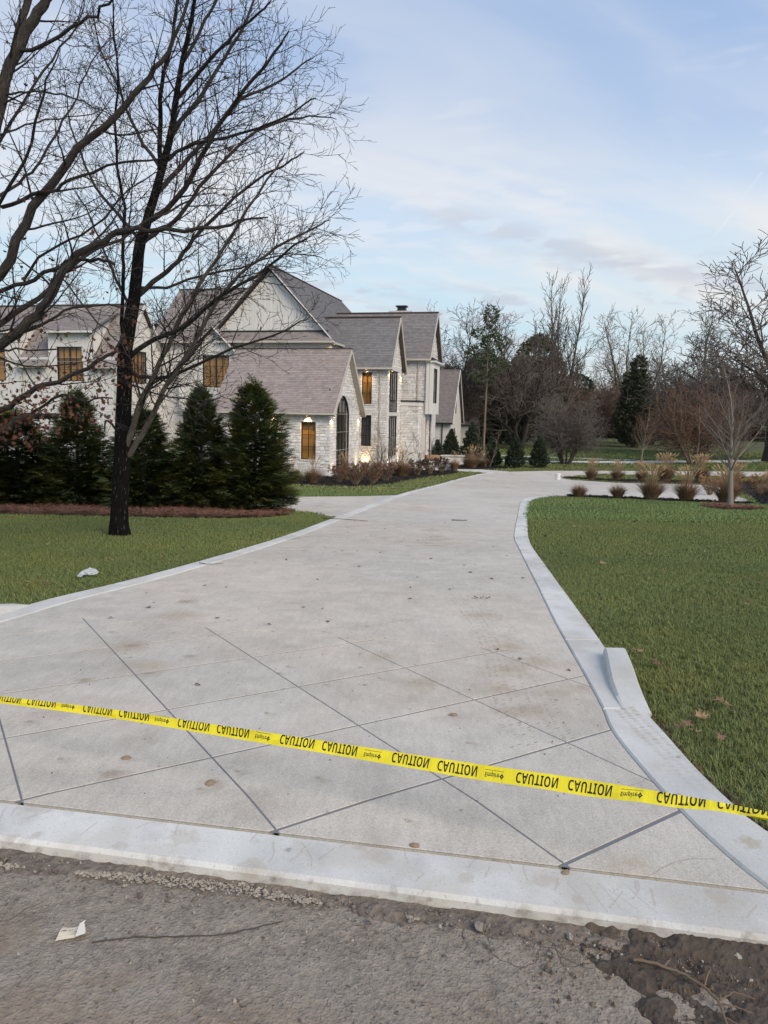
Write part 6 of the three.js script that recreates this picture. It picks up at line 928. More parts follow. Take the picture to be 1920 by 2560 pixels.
function reed(kind, label, x, z, s, turn, group, wide = 1) { const t = thing('ornamental_grass', label, 'grass clump', [x, hG(x, z), z], turn, group); t.scale.set(s * wide, s, s * wide); mesh('blades', kind[0], reedMat, t); if (kind[1]) mesh('plumes', kind[1], plumeMat, t); return t; }
[[7.38, -28.75, 0.98, 'leftmost short tan grass clump before the parking pad'], [8.86, -28.75, 1.02, 'second short tan grass clump before the parking pad'], [9.98, -28.3, 1.12, 'middle tan grass clump before the parking pad'], [11.16, -28.0, 1.05, 'fourth tan grass clump before the parking pad'], [12.39, -27.4, 1.15, 'tan grass clump just left of the young tree']].forEach(([x, z, s, l], k) => reed(k < 2 ? reedTight : reedPlume, l, x, z, k < 2 ? s : s * 0.98, k * 1.3, 'tan grasses in front of the parking pad'));
[[13.31, -48.9, 1.05, 'leftmost plumed grass on the lawn island'], [14.98, -48.9, 0.95, 'second plumed grass on the lawn island'], [16.5, -48.8, 1.0, 'third plumed grass on the lawn island'], [17.9, -48.4, 1.35, 'tall plumed grass on the lawn island behind the middle clump'], [20.2, -48.5, 1.4, 'tall plumed grass on the lawn island behind the fourth clump'], [22.6, -48.7, 1.0, 'plumed grass on the lawn island left of the young tree'], [25.0, -48.6, 1.3, 'plumed grass on the lawn island behind the young tree']].forEach(([x, z, s, l], k) => reed(k % 2 ? reedPlume : reedHigh, l, x, z, s * 1.08, k * 2.1, 'plumed grasses on the lawn island'));
[[15.2, -29.2, 1.0, 'big tan grass clump right of the young tree'], [16.6, -30.2, 1.05, 'big tan grass clump at the right edge of the photo'], [17.2, -33.5, 0.9, 'tan grass clump deep in the right bed']].forEach(([x, z, s, l], k) => reed(reedBig, l, x, z, s * 0.8, k, 'tan grasses in the right bed', 1.1));
function hydrangea(seed) {
  const st = new MB(), hd = new MB(), r = rng(seed);
  for (let k = 0; k < 84; k++) { const a = r() * 6.283, o = 0.10 + 0.5 * Math.sqrt(r()), h = 0.95 * (0.65 + 0.4 * r()), P = [V(Math.cos(a) * 0.08, 0, Math.sin(a) * 0.08), V(Math.cos(a) * o * 0.55, h * 0.5, Math.sin(a) * o * 0.55), V(Math.cos(a) * o + (r() - 0.5) * 0.1, h, Math.sin(a) * o + (r() - 0.5) * 0.1)]; st.tube(P, [0.008, 0.006, 0.004], 3, [1, 1, 1]);
    if (r() < 0.75) for (let q = 0; q < 46; q++) { const d = V(r() - 0.5, r() - 0.45, r() - 0.5).normalize(), p = P[2].clone().addScaledVector(d, 0.075 * (0.6 + 0.4 * r())), t = turned(d, 1.57, r() * 6.28).multiplyScalar(0.016), u = V(0, 0, 0).crossVectors(d, t), c = 0.6 + 0.8 * r(); hd.quad(p.clone().sub(t), p.clone().sub(u), p.clone().add(t), p.clone().add(u), [c, c, c]); }
    for (let q = 0; q < 5; q++) { const t = 0.35 + 0.6 * r(), p = P[0].clone().lerp(P[1], Math.min(1, t * 2)).lerp(P[2], Math.max(0, t * 2 - 1)), d = V(r() - 0.5, -0.3 + r() * 0.4, r() - 0.5).normalize(), s = turned(d, 1.57, r() * 6).multiplyScalar(0.02), c = 0.5 + 0.6 * r(); hd.quad(p, p.clone().addScaledVector(d, 0.05).add(s), p.clone().addScaledVector(d, 0.1), p.clone().addScaledVector(d, 0.05).sub(s), [c, c * 0.95, c * 0.9]); } }
  return [st.geo(), hd.geo()];
}
const hydA = hydrangea(2601), hydB = hydrangea(2602), stemMat = std({ color: lin(0.27, 0.20, 0.14), roughness: 0.95, vertexColors: true }), headBrown = std({ color: lin(0.16, 0.085, 0.055), roughness: 0.95, side: THREE.DoubleSide, vertexColors: true }), headDark = std({ color: lin(0.045, 0.03, 0.024), roughness: 0.95, side: THREE.DoubleSide, vertexColors: true }), headTan = std({ color: lin(0.30, 0.18, 0.085), roughness: 0.95, side: THREE.DoubleSide, vertexColors: true });
function hyd(label, x, z, s, turn, heads, group) { const t = thing('dried_hydrangea', label, 'shrub', [x, hG(x, z), z], turn, group); t.scale.setScalar(s); const g = turn > 3 ? hydB : hydA; mesh('stems', g[0], stemMat, t); mesh('flower_heads', g[1], heads, t).userData.kind = 'stuff'; }
reed(reedBig, 'tan grass clump under the small lit window', -3.5, -36.9, 0.86, 0, 'grasses in the house bed', 0.9); reed(reedBig, 'tan grass clump half hidden by the last evergreen', -4.7, -38.7, 0.8, 1, 'grasses in the house bed', 0.9); reed(reedBig, 'tan grass clump in front of the arched window', -2.2, -43.0, 1.0, 2, 'grasses in the house bed', 0.8); reed(reedBig, 'large plumed grass between the stone wall and the lawn', 1.1, -48.0, 1.15, 3, 'grasses in the house bed', 0.95); reed(reedBig, 'narrow grass clump beside the path end', 5.0, -54.7, 0.95, 4, 'grasses in the house bed', 0.6); reed(reedBig, 'large tan grass in the bed beyond the path', 6.7, -58.9, 1.15, 5, 'grasses in the bed beyond the path', 1.1); reed(reedBig, 'tan grass beside the low dark conifer', 7.8, -60.6, 0.8, 6, 'grasses in the bed beyond the path', 1.1);
[[-1.42, -36.6, 1.1, 0.4, 'brown dried hydrangea nearest the lawn', headBrown], [-0.62, -38.2, 1.1, 3.5, 'brown dried hydrangea right of the arched window', headBrown], [0.05, -41.6, 1.08, 1.2, 'brown dried hydrangea under the uplit wall', headBrown], [-2.35, -38.6, 0.9, 5.0, 'brown dried hydrangea at the foot of the arched gable', headBrown], [2.1, -49.4, 1.05, 4.0, 'dark headed dried hydrangea left of the low wall', headDark], [3.0, -50.9, 1.05, 2.2, 'dark headed dried hydrangea in front of the low wall', headDark], [3.95, -53.0, 1.05, 5.5, 'dark headed dried hydrangea at the right of the low wall', headDark]].forEach(([x, z, s, a, l, m]) => hyd(l, x, z, s, a, m, 'dried hydrangeas in the house bed'));
[[14.6, -34.0, 0.9, 0.3, 'tan dried hydrangea right behind the young tree'], [16.0, -35.0, 1.0, 3.4, 'tan dried hydrangea left one in the back of the right bed'], [17.6, -35.6, 1.0, 1.9, 'tan dried hydrangea middle one in the back of the right bed'], [19.2, -36.4, 1.0, 4.4, 'tan dried hydrangea right one in the back of the right bed']].forEach(([x, z, s, a, l]) => hyd(l, x, z, s * 0.95, a, headTan, 'tan hydrangeas in the right bed'));

// ---------------------------------------------------------------- small things
{ // low wall, planks and lamp post at the porch
  const t = thing('low_wall', 'low stone garden wall with a white cap by the front path', 'wall', [0, 0, 0], 0), b = new MB(); b.box(2.1, 5.1, -2.6, -1.86, -55.6, -55.2); mesh('wall', b.geo(false), mortarMat, t); stones(t, facingFront(-55.2), [[2.1, -2.45], [5.1, -2.45], [5.1, -1.86], [2.1, -1.86]], [], 2701, { n: 60 }); const c = new MB(); c.box(2.04, 5.16, -1.86, -1.76, -55.66, -55.12); mesh('cap', c.geo(false), capStone, t);
  const w = thing('seat_wall', 'white painted low wall running beside the path', 'wall'), d = new MB(); d.box(4.6, 6.4, -2.6, -1.72, -62.4, -62.0); mesh('wall', d.geo(false), whiteTrim, w); const e = new MB(); e.box(4.5, 6.5, -1.72, -1.62, -62.5, -61.9); mesh('cap', e.geo(false), capStone, w);
  const p = thing('plywood_stack', 'brown boards stacked on the ground by the front door', 'boards', [3.75, -2.42, -60.6], 0.25); for (let k = 0; k < 12; k++) { const q = new MB(); q.box(-0.55 + 0.02 * Math.sin(k * 5), 0.55 + 0.02 * Math.cos(k * 3), k * 0.072, k * 0.072 + 0.066, -0.3, 0.3); mesh('board', q.geo(false), boardMat, p); }
}
{ // bucket
  const t = thing('bucket', 'white plastic bucket standing on the drive by the lawn island', 'bucket', [11.05, hG(0, -48.4), -48.4]), pl = std({ color: lin(0.74, 0.75, 0.75), roughness: 0.4 }), body = new THREE.LatheGeometry([[0.0, 0], [0.125, 0], [0.132, 0.012], [0.148, 0.30], [0.148, 0.305]].map((p) => new THREE.Vector2(...p)), 28), rim = new THREE.LatheGeometry([[0.149, 0.30], [0.163, 0.302], [0.166, 0.345], [0.160, 0.352], [0.03, 0.356], [0, 0.356]].map((p) => new THREE.Vector2(...p)), 28), band = new THREE.LatheGeometry([[0.143, 0.245], [0.153, 0.247], [0.154, 0.262], [0.145, 0.264]].map((p) => new THREE.Vector2(...p)), 28);
  mesh('body', body, pl, t); mesh('lid', rim, pl, t); mesh('band', band, pl, t); const hb = new MB(), P = []; for (let k = 0; k <= 12; k++) { const a = k / 12 * Math.PI; P.push(V(Math.cos(a) * 0.156, 0.27 - Math.sin(a) * 0.13, 0.02 + Math.sin(a) * 0.15)); } hb.tube(P, P.map(() => 0.004), 5); mesh('handle', hb.geo(false), darkMetal, t); t.scale.setScalar(1.12);
}
// caution tape between two stakes outside the picture
{
  const W = 2048, Hh = 192, cv = document.createElement('canvas'); cv.width = W; cv.height = Hh; const c = cv.getContext('2d'); c.fillStyle = '#efe01a'; c.fillRect(0, 0, W, Hh);
  for (let k = 0; k < 900; k++) { const q = hash2(k, 3, 9); c.fillStyle = q < 0.5 ? 'rgba(255,250,90,0.10)' : 'rgba(205,185,0,0.10)'; c.fillRect(hash2(k, 1, 9) * W, 0, 2 + 5 * hash2(k, 2, 9), Hh); }
  c.fillStyle = '#15140c'; c.textBaseline = 'alphabetic';
  c.save(); c.translate(0, Hh); c.scale(1, -1);   // seen from the back: the print is upside down in a mirror
  const word = (x, w) => { c.save(); c.font = 'bold 168px sans-serif'; const m = c.measureText('CAUTION').width; c.translate(x, 150); c.scale(w / m, 1.0); c.fillText('CAUTION', 0, 0); c.restore(); };
  word(40, 660); word(830, 660);
  c.save(); c.font = 'bold 74px sans-serif'; c.translate(1600, 98); const me = c.measureText('Empire').width; c.scale(235 / me, 1); c.fillText('Empire', 0, 0); c.restore();
  c.beginPath(); c.arc(1872, 72, 24, 0, 6.3); c.fill(); c.fillRect(1836, 66, 72, 10); c.fillRect(1866, 36, 11, 72); c.fillStyle = '#efe01a'; c.beginPath(); c.arc(1872, 72, 7, 0, 6.3); c.fill(); c.fillStyle = '#15140c'; c.fillRect(1600, 126, 300, 5);
  c.restore();
  const tex = new THREE.CanvasTexture(cv); tex.colorSpace = THREE.SRGBColorSpace; tex.wrapS = THREE.RepeatWrapping; tex.wrapT = THREE.ClampToEdgeWrapping; tex.magFilter = THREE.LinearFilter;
  const tm = new THREE.MeshPhysicalMaterial({ map: tex, roughness: 0.38, side: THREE.DoubleSide, transmission: 0.18, thickness: 0 });
  // [x, y top, z, y bottom, share of the width seen below the fold, tilt]
  const K = [[-2.36, 0.24, -3.57, 0.5, 0.35], [-1.78, 0.25, -3.42, 0.52, 0.35], [-1.18, 0.265, -3.25, 0.62, 0.40], [-0.63, 0.27, -3.08, 0.74, 0.45], [-0.13, 0.28, -2.91, 0.80, 0.5], [0.32, 0.297, -2.74, 0.92, 0.62], [0.72, 0.32, -2.58, 0.95, 0.70], [0.98, 0.34, -2.45, 0.78, 0.75], [1.14, 0.35, -2.37, 0.50, 0.8], [1.25, 0.36, -2.30, 0.40, 0.85], [1.46, 0.38, -2.17, 0.40, 0.80], [1.95, 0.44, -1.93, 0.40, 0.8]];
  K.unshift([-3.3, 0.29, -3.83, 0.5, 0.3], [-2.9, 0.265, -3.72, 0.52, 0.3]);
  const curve = new THREE.CatmullRomCurve3(K.map((k) => V(k[0], k[1], k[2]))), n = 220, full = 0.060, mb = new MB(), sAt = 1.095; let L = 0, prev = null; const rows = [];
  for (let k = 0; k <= n; k++) {
    const t = k / n, p = curve.getPoint(t), f = t * (K.length - 1), a = Math.min(K.length - 2, Math.floor(f)), u = f - a, share = lerp(K[a][3], K[a + 1][3], u), tilt = lerp(K[a][4], K[a + 1][4], u) + 0.10 * Math.sin(k * 0.35) + 0.06 * Math.sin(k * 0.13 + 1) + 0.16 * (fbm(k * 0.4, 1, 2990, 3) - 0.5); if (prev) L += p.distanceTo(prev); prev = p;
    const tan = curve.getTangent(t), side = V(-tan.z, 0, tan.x).normalize(), w = full * share, ft = p, down = V(0, -Math.cos(tilt), 0).addScaledVector(side, Math.sin(tilt)), bt = ft.clone().addScaledVector(down, w), mid = ft.clone().addScaledVector(down, w * 0.5).addScaledVector(side, 0.004 * Math.sin(k * 0.5) + 0.006 * (fbm(k * 0.9, 3, 2991, 2) - 0.5)), bk = ft.clone().addScaledVector(V(0, -0.92, 0).addScaledVector(side, -0.18), full - w);
    rows.push([bk, ft, mid, bt, L, share]);
  }
  const per = 0.49;
  for (let k = 0; k < n; k++) { const a = rows[k], b = rows[k + 1], U = (r) => (r[4] - 1.53) / per, v = (r, q) => [1, r[5], r[5] * 0.5, 0][q] ; for (let q = 0; q < 3; q++) mb.quad(a[q + 1], b[q + 1], b[q], a[q], undefined, [[U(a), v(a, q + 1)], [U(b), v(b, q + 1)], [U(b), v(b, q)], [U(a), v(a, q)]]); }
  const g = mb.geo(false); const t = thing('caution_tape', 'yellow plastic caution tape stretched across the driveway entrance', 'tape'); mesh('tape', g, tm, t);
  const stake = (label, x, z, h) => { const s = thing('stake', label, 'stake', [x, hG(x, z), z]), q = new MB(); q.box(-0.02, 0.02, -0.1, h, -0.012, 0.012); mesh('post', q.geo(false), doorWood, s); const e = new MB(); e.box(-0.021, 0.021, h - 0.06, h + 0.001, -0.013, 0.013); mesh('painted_top', e.geo(false), std({ color: lin(0.7, 0.16, 0.03) }), s); };
  stake('wooden stake holding the left end of the caution tape', -3.32, -3.84, 0.5); stake('wooden stake holding the right end of the caution tape', 1.97, -1.92, 0.66);
}
// fallen leaves
{
  const r = rng(2801), lf = [0, 1, 2].map((k) => { const mb = new MB(), s = 0.095 + 0.012 * k, o = [[0, 0], [0.10, 0.18], [0.34, 0.20], [0.18, 0.36], [0.42, 0.50], [0.17, 0.56], [0.26, 0.78], [0.08, 0.74], [0, 1.0], [-0.08, 0.74], [-0.26, 0.78], [-0.17, 0.56], [-0.42, 0.50], [-0.18, 0.36], [-0.34, 0.20], [-0.10, 0.18]]; const P = o.map(([x, y]) => V(x * s, (x * x * (0.8 + 0.4 * k) + 0.10 * Math.sin(y * 5 + k)) * s + 0.004, (y - 0.5) * s)), c = V(0, 0.012 - 0.006 * k, 0); for (let q = 0; q < 16; q++) mb.tri(c, P[(q + 1) % 16], P[q], [1, 1, 1]); mb.tube([V(0, 0.004, -0.5 * s), V(0.004, 0.008, -0.75 * s), V(0.01, 0.012, -0.95 * s)], [0.0016, 0.0013, 0.001], 3); return mb.geo(false); });
  const ms = [std({ color: lin(0.20, 0.115, 0.072), roughness: 0.9, side: THREE.DoubleSide }), std({ color: lin(0.13, 0.068, 0.045), roughness: 0.9, side: THREE.DoubleSide }), std({ color: lin(0.27, 0.18, 0.105), roughness: 0.9, side: THREE.DoubleSide })];
  const put = (label, group, x, z, up, k, s = 1) => { const m = mesh('fallen_leaf', lf[k % 3], ms[(k * 7) % 3]); m.position.set(x, hG(x, z) + up, z); m.rotation.set((r() - 0.5) * 0.7, r() * 6.28, (r() - 0.5) * 0.7); m.scale.setScalar(s); tag(m, label, 'leaf', group); };
  const near = [[2.01, -4.28, 'largest brown oak leaf lying in the dark grass', 1.25], [1.85, -4.15, 'folded brown leaf next to the largest leaf', 0.9], [1.79, -4.05, 'tan leaf left of the largest leaf', 0.8], [1.66, -3.92, 'reddish leaf in the small leaf group by the edging', 0.7], [1.60, -3.88, 'greyish leaf in the small leaf group by the edging', 0.7], [1.65, -3.80, 'tan leaf in the small leaf group by the edging', 0.7], [1.75, -3.72, 'lowest leaf in the small leaf group by the edging', 0.8], [1.92, -5.12, 'curled tan leaf beside the kerb end', 1.0], [1.90, -5.47, 'flat star shaped leaf behind the kerb end', 0.9], [2.97, -13.7, 'dark curled leaf on the lawn by the edging bend', 1.6]];
  near.forEach(([x, z, l, s], k) => put(l, undefined, x, z, 0.03, k, s));
  for (let k = 0; k < 60; k++) { const left = r() < 0.45, d = 6 + 20 * r(), x = left ? -d * 0.5 * r() - 2 : 2.4 + d * 0.45 * r(), z = -d; if (!isLawn(x, z)) continue; put('small tan leaf lying in the mown grass', 'fallen leaves scattered on the lawns', x, z, 0.025, k, 0.5 + 0.45 * r()); }
  const bits = []; for (let k = 0; k < 60; k++) { const s = 4.5 + 12 * r(), x = lerp(-2.6, 1.6, r()) + (s - 6) * 0.06, z = -s; if (!inPoly(drivePoly, x, z)) continue; const g = lf[k % 3].clone(), sc = 0.2 + 0.35 * r(); g.applyMatrix4(new THREE.Matrix4().compose(V(x, hG(x, z) + 0.004, z), new THREE.Quaternion().setFromEuler(new THREE.Euler((r() - 0.5) * 0.5, r() * 6.28, (r() - 0.5) * 0.5)), V(sc, sc, sc))); bits.push(g); }
  const lb = mesh('leaf_bits', mergeGeometries(bits), ms[1]); lb.userData = { kind: 'stuff', label: 'small brown leaf bits scattered on the concrete' };
  // clump of three twisted leaves in the drive
  for (const [k, dx] of [[0, -0.06], [1, 0], [2, 0.06]]) put(['left', 'middle', 'right'][k] + ' one of three dark leaves in a row on the drive', undefined, 1.02 + dx, -7.6, 0.01, 1, 0.62);
}
{ // crumpled plastic bag
  const g = new THREE.IcosahedronGeometry(0.11, 4), p = g.attributes.position; for (let k = 0; k < p.count; k++) { const v = V(p.getX(k), p.getY(k), p.getZ(k)), n = fbm(v.x * 22 + 5, v.y * 22 + v.z * 17, 2901, 4), m = fbm(v.x * 9, v.z * 9 + v.y * 8, 2902, 3), s = 0.55 + 0.7 * m + 0.5 * (Math.abs(n - 0.5) * 2 - 0.3); v.multiplyScalar(s); v.y = Math.max(v.y * 0.62, -0.02); v.x *= 1.2; p.setXYZ(k, v.x, v.y, v.z); } g.computeVertexNormals();
  const m = mesh('plastic_bag', g, new THREE.MeshPhysicalMaterial({ color: lin(0.86, 0.88, 0.9), roughness: 0.2, transmission: 0.6, thickness: 0, side: THREE.DoubleSide })); m.position.set(-3.31, hG(0, -8.44) + 0.05, -8.44); m.rotation.y = 0.8; m.scale.setScalar(0.72); tag(m, 'crumpled clear plastic bag on the left lawn', 'bag');
  const f = new MB(); f.tri(V(-0.10, 0.0, 0.02), V(-0.24, -0.02, 0.05), V(-0.12, 0.03, -0.06)); f.tri(V(-0.10, 0.0, 0.02), V(-0.2, -0.025, 0.12), V(-0.24, -0.02, 0.05)); mesh('bag_flap', f.geo(false), m.material, m);
}
{ // torn paper on the street with folded corner and faint print
  const cv = document.createElement('canvas'); cv.width = cv.height = 256; const c = cv.getContext('2d'); c.fillStyle = '#cfc5ae'; c.fillRect(0, 0, 256, 256); for (let k = 0; k < 500; k++) { c.fillStyle = `rgba(120,95,60,${0.05 * hash2(k, 4, 4)})`; c.fillRect(hash2(k, 1, 4) * 256, hash2(k, 2, 4) * 256, 20 * hash2(k, 3, 4), 12 * hash2(k, 5, 4)); }
  c.strokeStyle = '#3b342b'; c.lineWidth = 3; c.save(); c.translate(150, 190); c.rotate(-1.15); for (let k = 0; k < 6; k++) { c.beginPath(); c.moveTo(k * 18, 0); c.quadraticCurveTo(k * 18 + 10, -34 - 10 * (k % 2), k * 18 + 14, 2); c.stroke(); } c.restore(); c.fillStyle = '#2a231c'; for (const [x, y, w, h] of [[18, 150, 46, 12], [40, 166, 30, 8], [74, 196, 40, 7], [110, 214, 18, 8], [12, 132, 14, 9]]) { c.beginPath(); c.moveTo(x, y); c.lineTo(x + w * 0.5, y - h); c.lineTo(x + w, y + h * 0.3); c.lineTo(x + w * 0.4, y + h); c.fill(); }
  const tx = new THREE.CanvasTexture(cv); tx.colorSpace = THREE.SRGBColorSpace; const pm = std({ map: tx, roughness: 0.95, side: THREE.DoubleSide }), mb = new MB(), P = [[-0.075, 0.055], [0.045, 0.075], [0.06, 0.045], [0.02, -0.055], [-0.055, -0.06]], N = 10;
  const pt = (u, v) => { const a = [lerp(-0.075, -0.062, v), lerp(0.055, -0.055, v)], b = [lerp(0.078, 0.045, v), lerp(0.03, -0.062, v)], x = lerp(a[0], b[0], u), z = lerp(a[1], b[1], u); return V(x, 0.008 + 0.012 * Math.sin(u * 4 + v * 3) * Math.sin(v * 2.2) + 0.02 * Math.pow(u, 4) * (1 - v) + 0.006 * fbm(u * 6, v * 6, 2911, 2), z); };
  for (let i = 0; i < N; i++) for (let j = 0; j < N; j++) { const a = i / N, b = (i + 1) / N, q = j / N, w = (j + 1) / N; mb.quad(pt(a, q), pt(b, q), pt(b, w), pt(a, w), undefined, [[a, 1 - q], [b, 1 - q], [b, 1 - w], [a, 1 - w]]); }
  const m = mesh('paper_scrap', mb.geo(false), pm); m.position.set(-0.955, -0.054, -2.21); m.rotation.y = 0.15; m.scale.setScalar(0.6); tag(m, 'torn scrap of cream paper with dark scribbles on the street', 'paper'); const f = new MB(); f.quad(V(0.022, 0.022, 0.045), V(0.07, 0.024, 0.03), V(0.045, 0.03, -0.05), V(0.026, 0.038, -0.035)); f.tri(V(0.045, 0.03, -0.05), V(0.05, 0.034, -0.07), V(0.026, 0.038, -0.035)); mesh('folded_corner', f.geo(false), std({ color: lin(0.62, 0.60, 0.54), side: THREE.DoubleSide }), m);
}
function twigThing(name, label, cat, lines, mat, yb) { const mb = new MB(), r = rng(lines.length * 77 + 5); for (const [P, r0, r1] of lines) { const [pts, rad] = smoothLimb(P.map(([x, z, h]) => [x, yb + (h ?? 0.006), z]), r0, r1, r, 0.004, 5); mb.tube(pts, rad, 6, undefined, 0.3); } tag(mesh(name, mb.geo(false), mat), label, cat); }
twigThing('root', 'pale branching root lying on the mud', 'root', [[[[0.79, -2.125, 0.02], [0.85, -2.10, 0.028], [0.91, -2.065, 0.026], [0.955, -2.01, 0.03], [0.975, -1.95, 0.026], [0.965, -1.89, 0.024], [0.955, -1.84, 0.02]], 0.005, 0.003], [[[0.955, -2.01, 0.028], [0.985, -2.05, 0.04], [1.005, -2.085, 0.034]], 0.0028, 0.0014], [[[0.968, -1.95, 0.026], [1.01, -1.93, 0.034], [1.05, -1.915, 0.03]], 0.0028, 0.0014], [[[0.98, -1.96, 0.03], [1.03, -1.975, 0.04], [1.08, -1.96, 0.034]], 0.0024, 0.0012], [[[0.87, -2.09, 0.026], [0.90, -2.12, 0.034]], 0.003, 0.0015], [[[0.97, -1.90, 0.024], [1.0, -1.86, 0.03], [1.02, -1.82, 0.03]], 0.003, 0.0015]], std({ color: lin(0.17, 0.115, 0.075), roughness: 0.9 }), -0.055);
twigThing('wire', 'thin brown wire lying beside the torn paper', 'wire', [[[[-0.88, -2.17], [-0.75, -2.20], [-0.60, -2.205], [-0.45, -2.23], [-0.30, -2.29]], 0.0022, 0.0016]], std({ color: lin(0.05, 0.04, 0.033), roughness: 0.7 }), -0.055);
twigThing('stick', 'thin dark stick lying across the drive edging', 'stick', [[[[-1.35, -16.7, hG(0, -16.7) + 0.03], [-0.9, -16.6, hG(0, -16.6) + 0.03], [-0.35, -16.35, hG(0, -16.35) + 0.02]], 0.010, 0.005]], std({ color: lin(0.07, 0.055, 0.045) }), 0);
twigThing('stick', 'short dark twig on the drive before the side drive', 'stick', [[[[1.55, -17.2, hG(0, -17.2) + 0.012], [1.72, -17.15, hG(0, -17.15) + 0.016], [1.9, -17.2, hG(0, -17.2) + 0.012]], 0.012, 0.007]], std({ color: lin(0.06, 0.05, 0.042) }), 0);
twigThing('stick', 'small twig lying on the left edging', 'stick', [[[[-2.35, -9.55, hG(0, -9.5) + 0.02], [-2.2, -9.45, hG(0, -9.45) + 0.024], [-2.05, -9.6, hG(0, -9.6) + 0.018]], 0.006, 0.003]], std({ color: lin(0.09, 0.07, 0.05) }), 0);
// dirt clods on the drive
{ const r = rng(3001), clod = (label, x, z, s) => { const g = new THREE.IcosahedronGeometry(s, 2), p = g.attributes.position; for (let k = 0; k < p.count; k++) { const n = 0.65 + 0.7 * fbm(p.getX(k) / s * 2 + x, p.getY(k) / s * 2 + p.getZ(k) / s * 1.5, 3002, 3); p.setXYZ(k, p.getX(k) * n * 1.3, p.getY(k) * n * 0.5, p.getZ(k) * n); } g.computeVertexNormals(); const m = mesh('dirt_clod', g, std({ color: lin(0.26, 0.19, 0.125), roughness: 1 })); m.position.set(x, hG(x, z) + s * 0.2, z); m.rotation.y = r() * 6; tag(m, label, 'dirt clod'); };
  clod('brown dirt clod on a diagonal joint in the drive', -0.73, -3.12, 0.018); clod('flat brown clod beside the large dirt stain', -1.18, -3.37, 0.016); clod('brown clod near the right tyre prints', 0.41, -4.06, 0.016); clod('small clod on the gutter behind the right joint', 0.67, -2.51, 0.012); clod('clod on the edge of the gutter band', 0.14, -2.66, 0.014); }
// pebbles and grit on the street and along the gutter, stones one can pick out
{
  const r = rng(3101), base = [0, 1, 2].map((k) => { const g = new THREE.IcosahedronGeometry(1, 1), p = g.attributes.position; for (let q = 0; q < p.count; q++) { const n = 0.6 + 0.75 * hash2((p.getX(q) * 50) | 0, (p.getY(q) * 50 + p.getZ(q) * 31) | 0, 3102 + k); p.setXYZ(q, p.getX(q) * n, p.getY(q) * n * 0.65, p.getZ(q) * n * 0.85); } g.computeVertexNormals(); return g; });
  const pm = [std({ color: lin(0.20, 0.185, 0.165), roughness: 0.95 }), std({ color: lin(0.12, 0.10, 0.085), roughness: 0.95 }), std({ color: lin(0.33, 0.305, 0.265), roughness: 0.95 })];
  base.forEach((g, k) => { const list = [], M4 = new THREE.Matrix4(), Q = new THREE.Quaternion(), E = new THREE.Euler(); const n = [2600, 2200, 1500][k]; for (let q = 0; q < n; q++) { const x = -3.2 + 6.0 * r(), w = r() < 0.45 ? 0.02 + 0.22 * r() * r() : 0.05 + 1.6 * r(), z = streetZ(x) + w, s = 0.0016 + 0.0055 * Math.pow(r(), 4); M4.compose(V(x, -0.055 + s * 0.3 + (w < 0.2 ? 0.008 : 0), z), Q.setFromEuler(E.set(r() * 6, r() * 6, r() * 6)), V(s, s, s)); list.push(M4.clone()); } for (let q = 0; q < 60; q++) { const z = -3 - 4 * r(), x = -2 + 3.2 * r(), s = 0.002 + 0.003 * r(); if (!inPoly(drivePoly, x, z)) continue; M4.compose(V(x, hG(x, z) + s * 0.4, z), Q.setFromEuler(E.set(r() * 6, r() * 6, r() * 6)), V(s, s, s)); list.push(M4.clone()); } const im = new THREE.InstancedMesh(g, pm[k], list.length); list.forEach((m, i) => im.setMatrixAt(i, m)); im.name = numbered('grit'); im.userData = { kind: 'stuff', label: ['grey grit scattered on the street', 'dark grit scattered on the street', 'pale grit scattered on the street'][k] }; im.castShadow = im.receiveShadow = true; scene.add(im); });
  const stone = (label, x, w, s, k) => { const m = mesh('pebble', base[k], pm[k]); m.position.set(x, -0.055 + s * 0.45 + (w < 0.2 ? 0.012 : 0), streetZ(x) + w); m.rotation.set(r() * 6, r() * 6, r() * 6); m.scale.setScalar(s); tag(m, label, 'pebble'); };
  stone('large grey stone chip against the gutter near the mud', 0.335, 0.085, 0.017, 0); stone('grey stone below the gap in the grit crust', -0.02, 0.13, 0.013, 0); stone('dark stone beside the paper scrap', -0.80, 0.16, 0.011, 1); stone('pale stone lying on the mud by the gutter', 0.62, 0.07, 0.013, 2); stone('pale flat stone at the right end of the gutter', 1.12, 0.06, 0.012, 2); stone('small grey stone in the middle of the street', -0.25, 0.52, 0.008, 0);
}
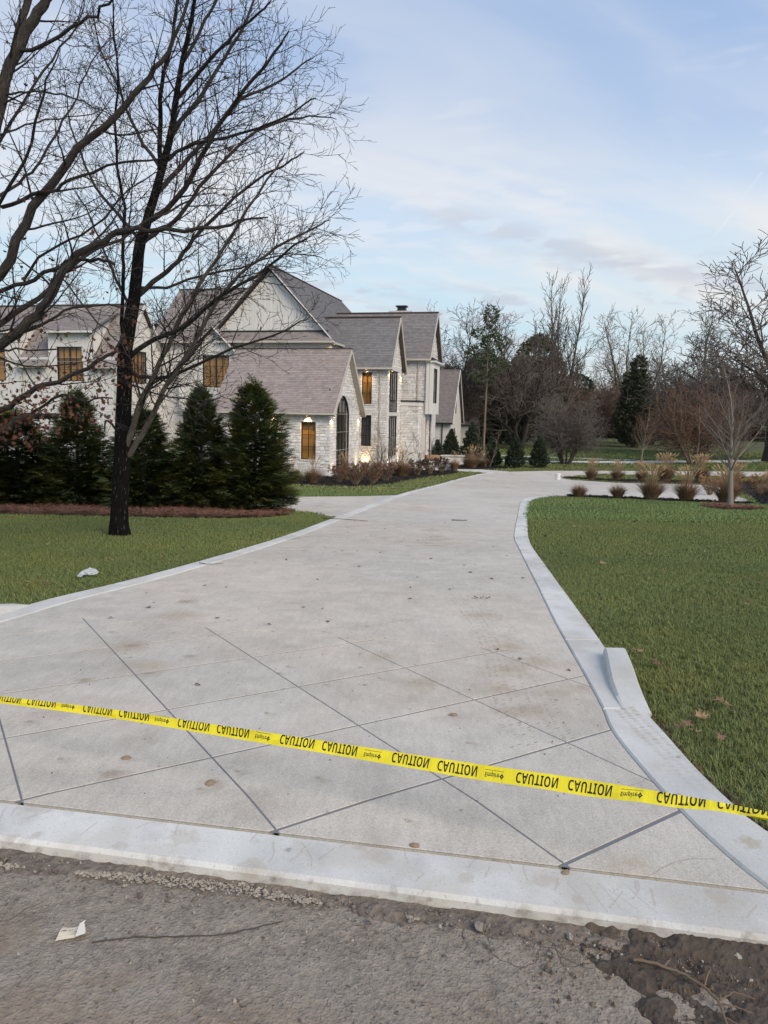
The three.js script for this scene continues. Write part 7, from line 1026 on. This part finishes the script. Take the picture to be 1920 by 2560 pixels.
// crumbly soil edge where the right lawn meets the edging
{ const mb = new MB(), r = rng(3201); for (let k = 0; k < Rout.length - 1; k++) { const [x0, z0] = Rout[k], [x1, z1] = Rout[k + 1]; if (z0 < -14) break; const n = Math.ceil(Math.hypot(x1 - x0, z1 - z0) / 0.015); for (let q = 0; q < n; q++) { const t = q / n, x = lerp(x0, x1, t), z = lerp(z0, z1, t), f = fbm(x * 3, z * 3, 3202, 3); if (f < 0.42 && z < -4) continue; const w = 0.02 + 0.045 * f, px = x + w * r(), s = 0.008 + 0.014 * r(), y = hG(x, z) - 0.012; const c = V(px, y + s * (0.4 + 0.5 * r()), z + (r() - 0.5) * 0.02), P = [0, 1, 2, 3, 4].map((j) => V(c.x + Math.cos(j * 1.257 + r()) * s, y - 0.008, c.z + Math.sin(j * 1.257 + r()) * s)), m = 0.7 + 0.7 * r(); for (let j = 0; j < 5; j++) mb.tri(c, P[(j + 1) % 5], P[j], [m, m, m]); } } const o = mesh('soil_crumbs', mb.geo(), std({ color: lin(0.085, 0.052, 0.034), roughness: 1, vertexColors: true })); o.userData = { kind: 'stuff', label: 'crumbly brown soil along the right edging' }; }
{ // loose crumbs on the mud
  const mb = new MB(), r = rng(3301); for (let k = 0; k < 2600; k++) { const x = 0.45 + 1.9 * r(), w = 0.02 + 0.9 * r() * r(), z = streetZ(x) + w; if (x < 0.75 && r() < 0.5) continue; const s = 0.0018 + 0.0065 * Math.pow(r(), 3), y = -0.046 + 0.004 * r(), c = V(x, y + s * 0.9, z), m = 0.6 + 0.9 * r(), P = [0, 1, 2, 3, 4].map((j) => V(x + Math.cos(j * 1.257 + r()) * s, y - 0.006, z + Math.sin(j * 1.257 + r()) * s)); for (let j = 0; j < 5; j++) mb.tri(c, P[(j + 1) % 5], P[j], [m, m, m]); }
  const o = mesh('soil_crumbs', mb.geo(), std({ color: lin(0.10, 0.076, 0.057), roughness: 1, vertexColors: true })); o.userData = { kind: 'stuff', label: 'loose soil crumbs on the mud patch' };
}
renderer.render(scene, camera);
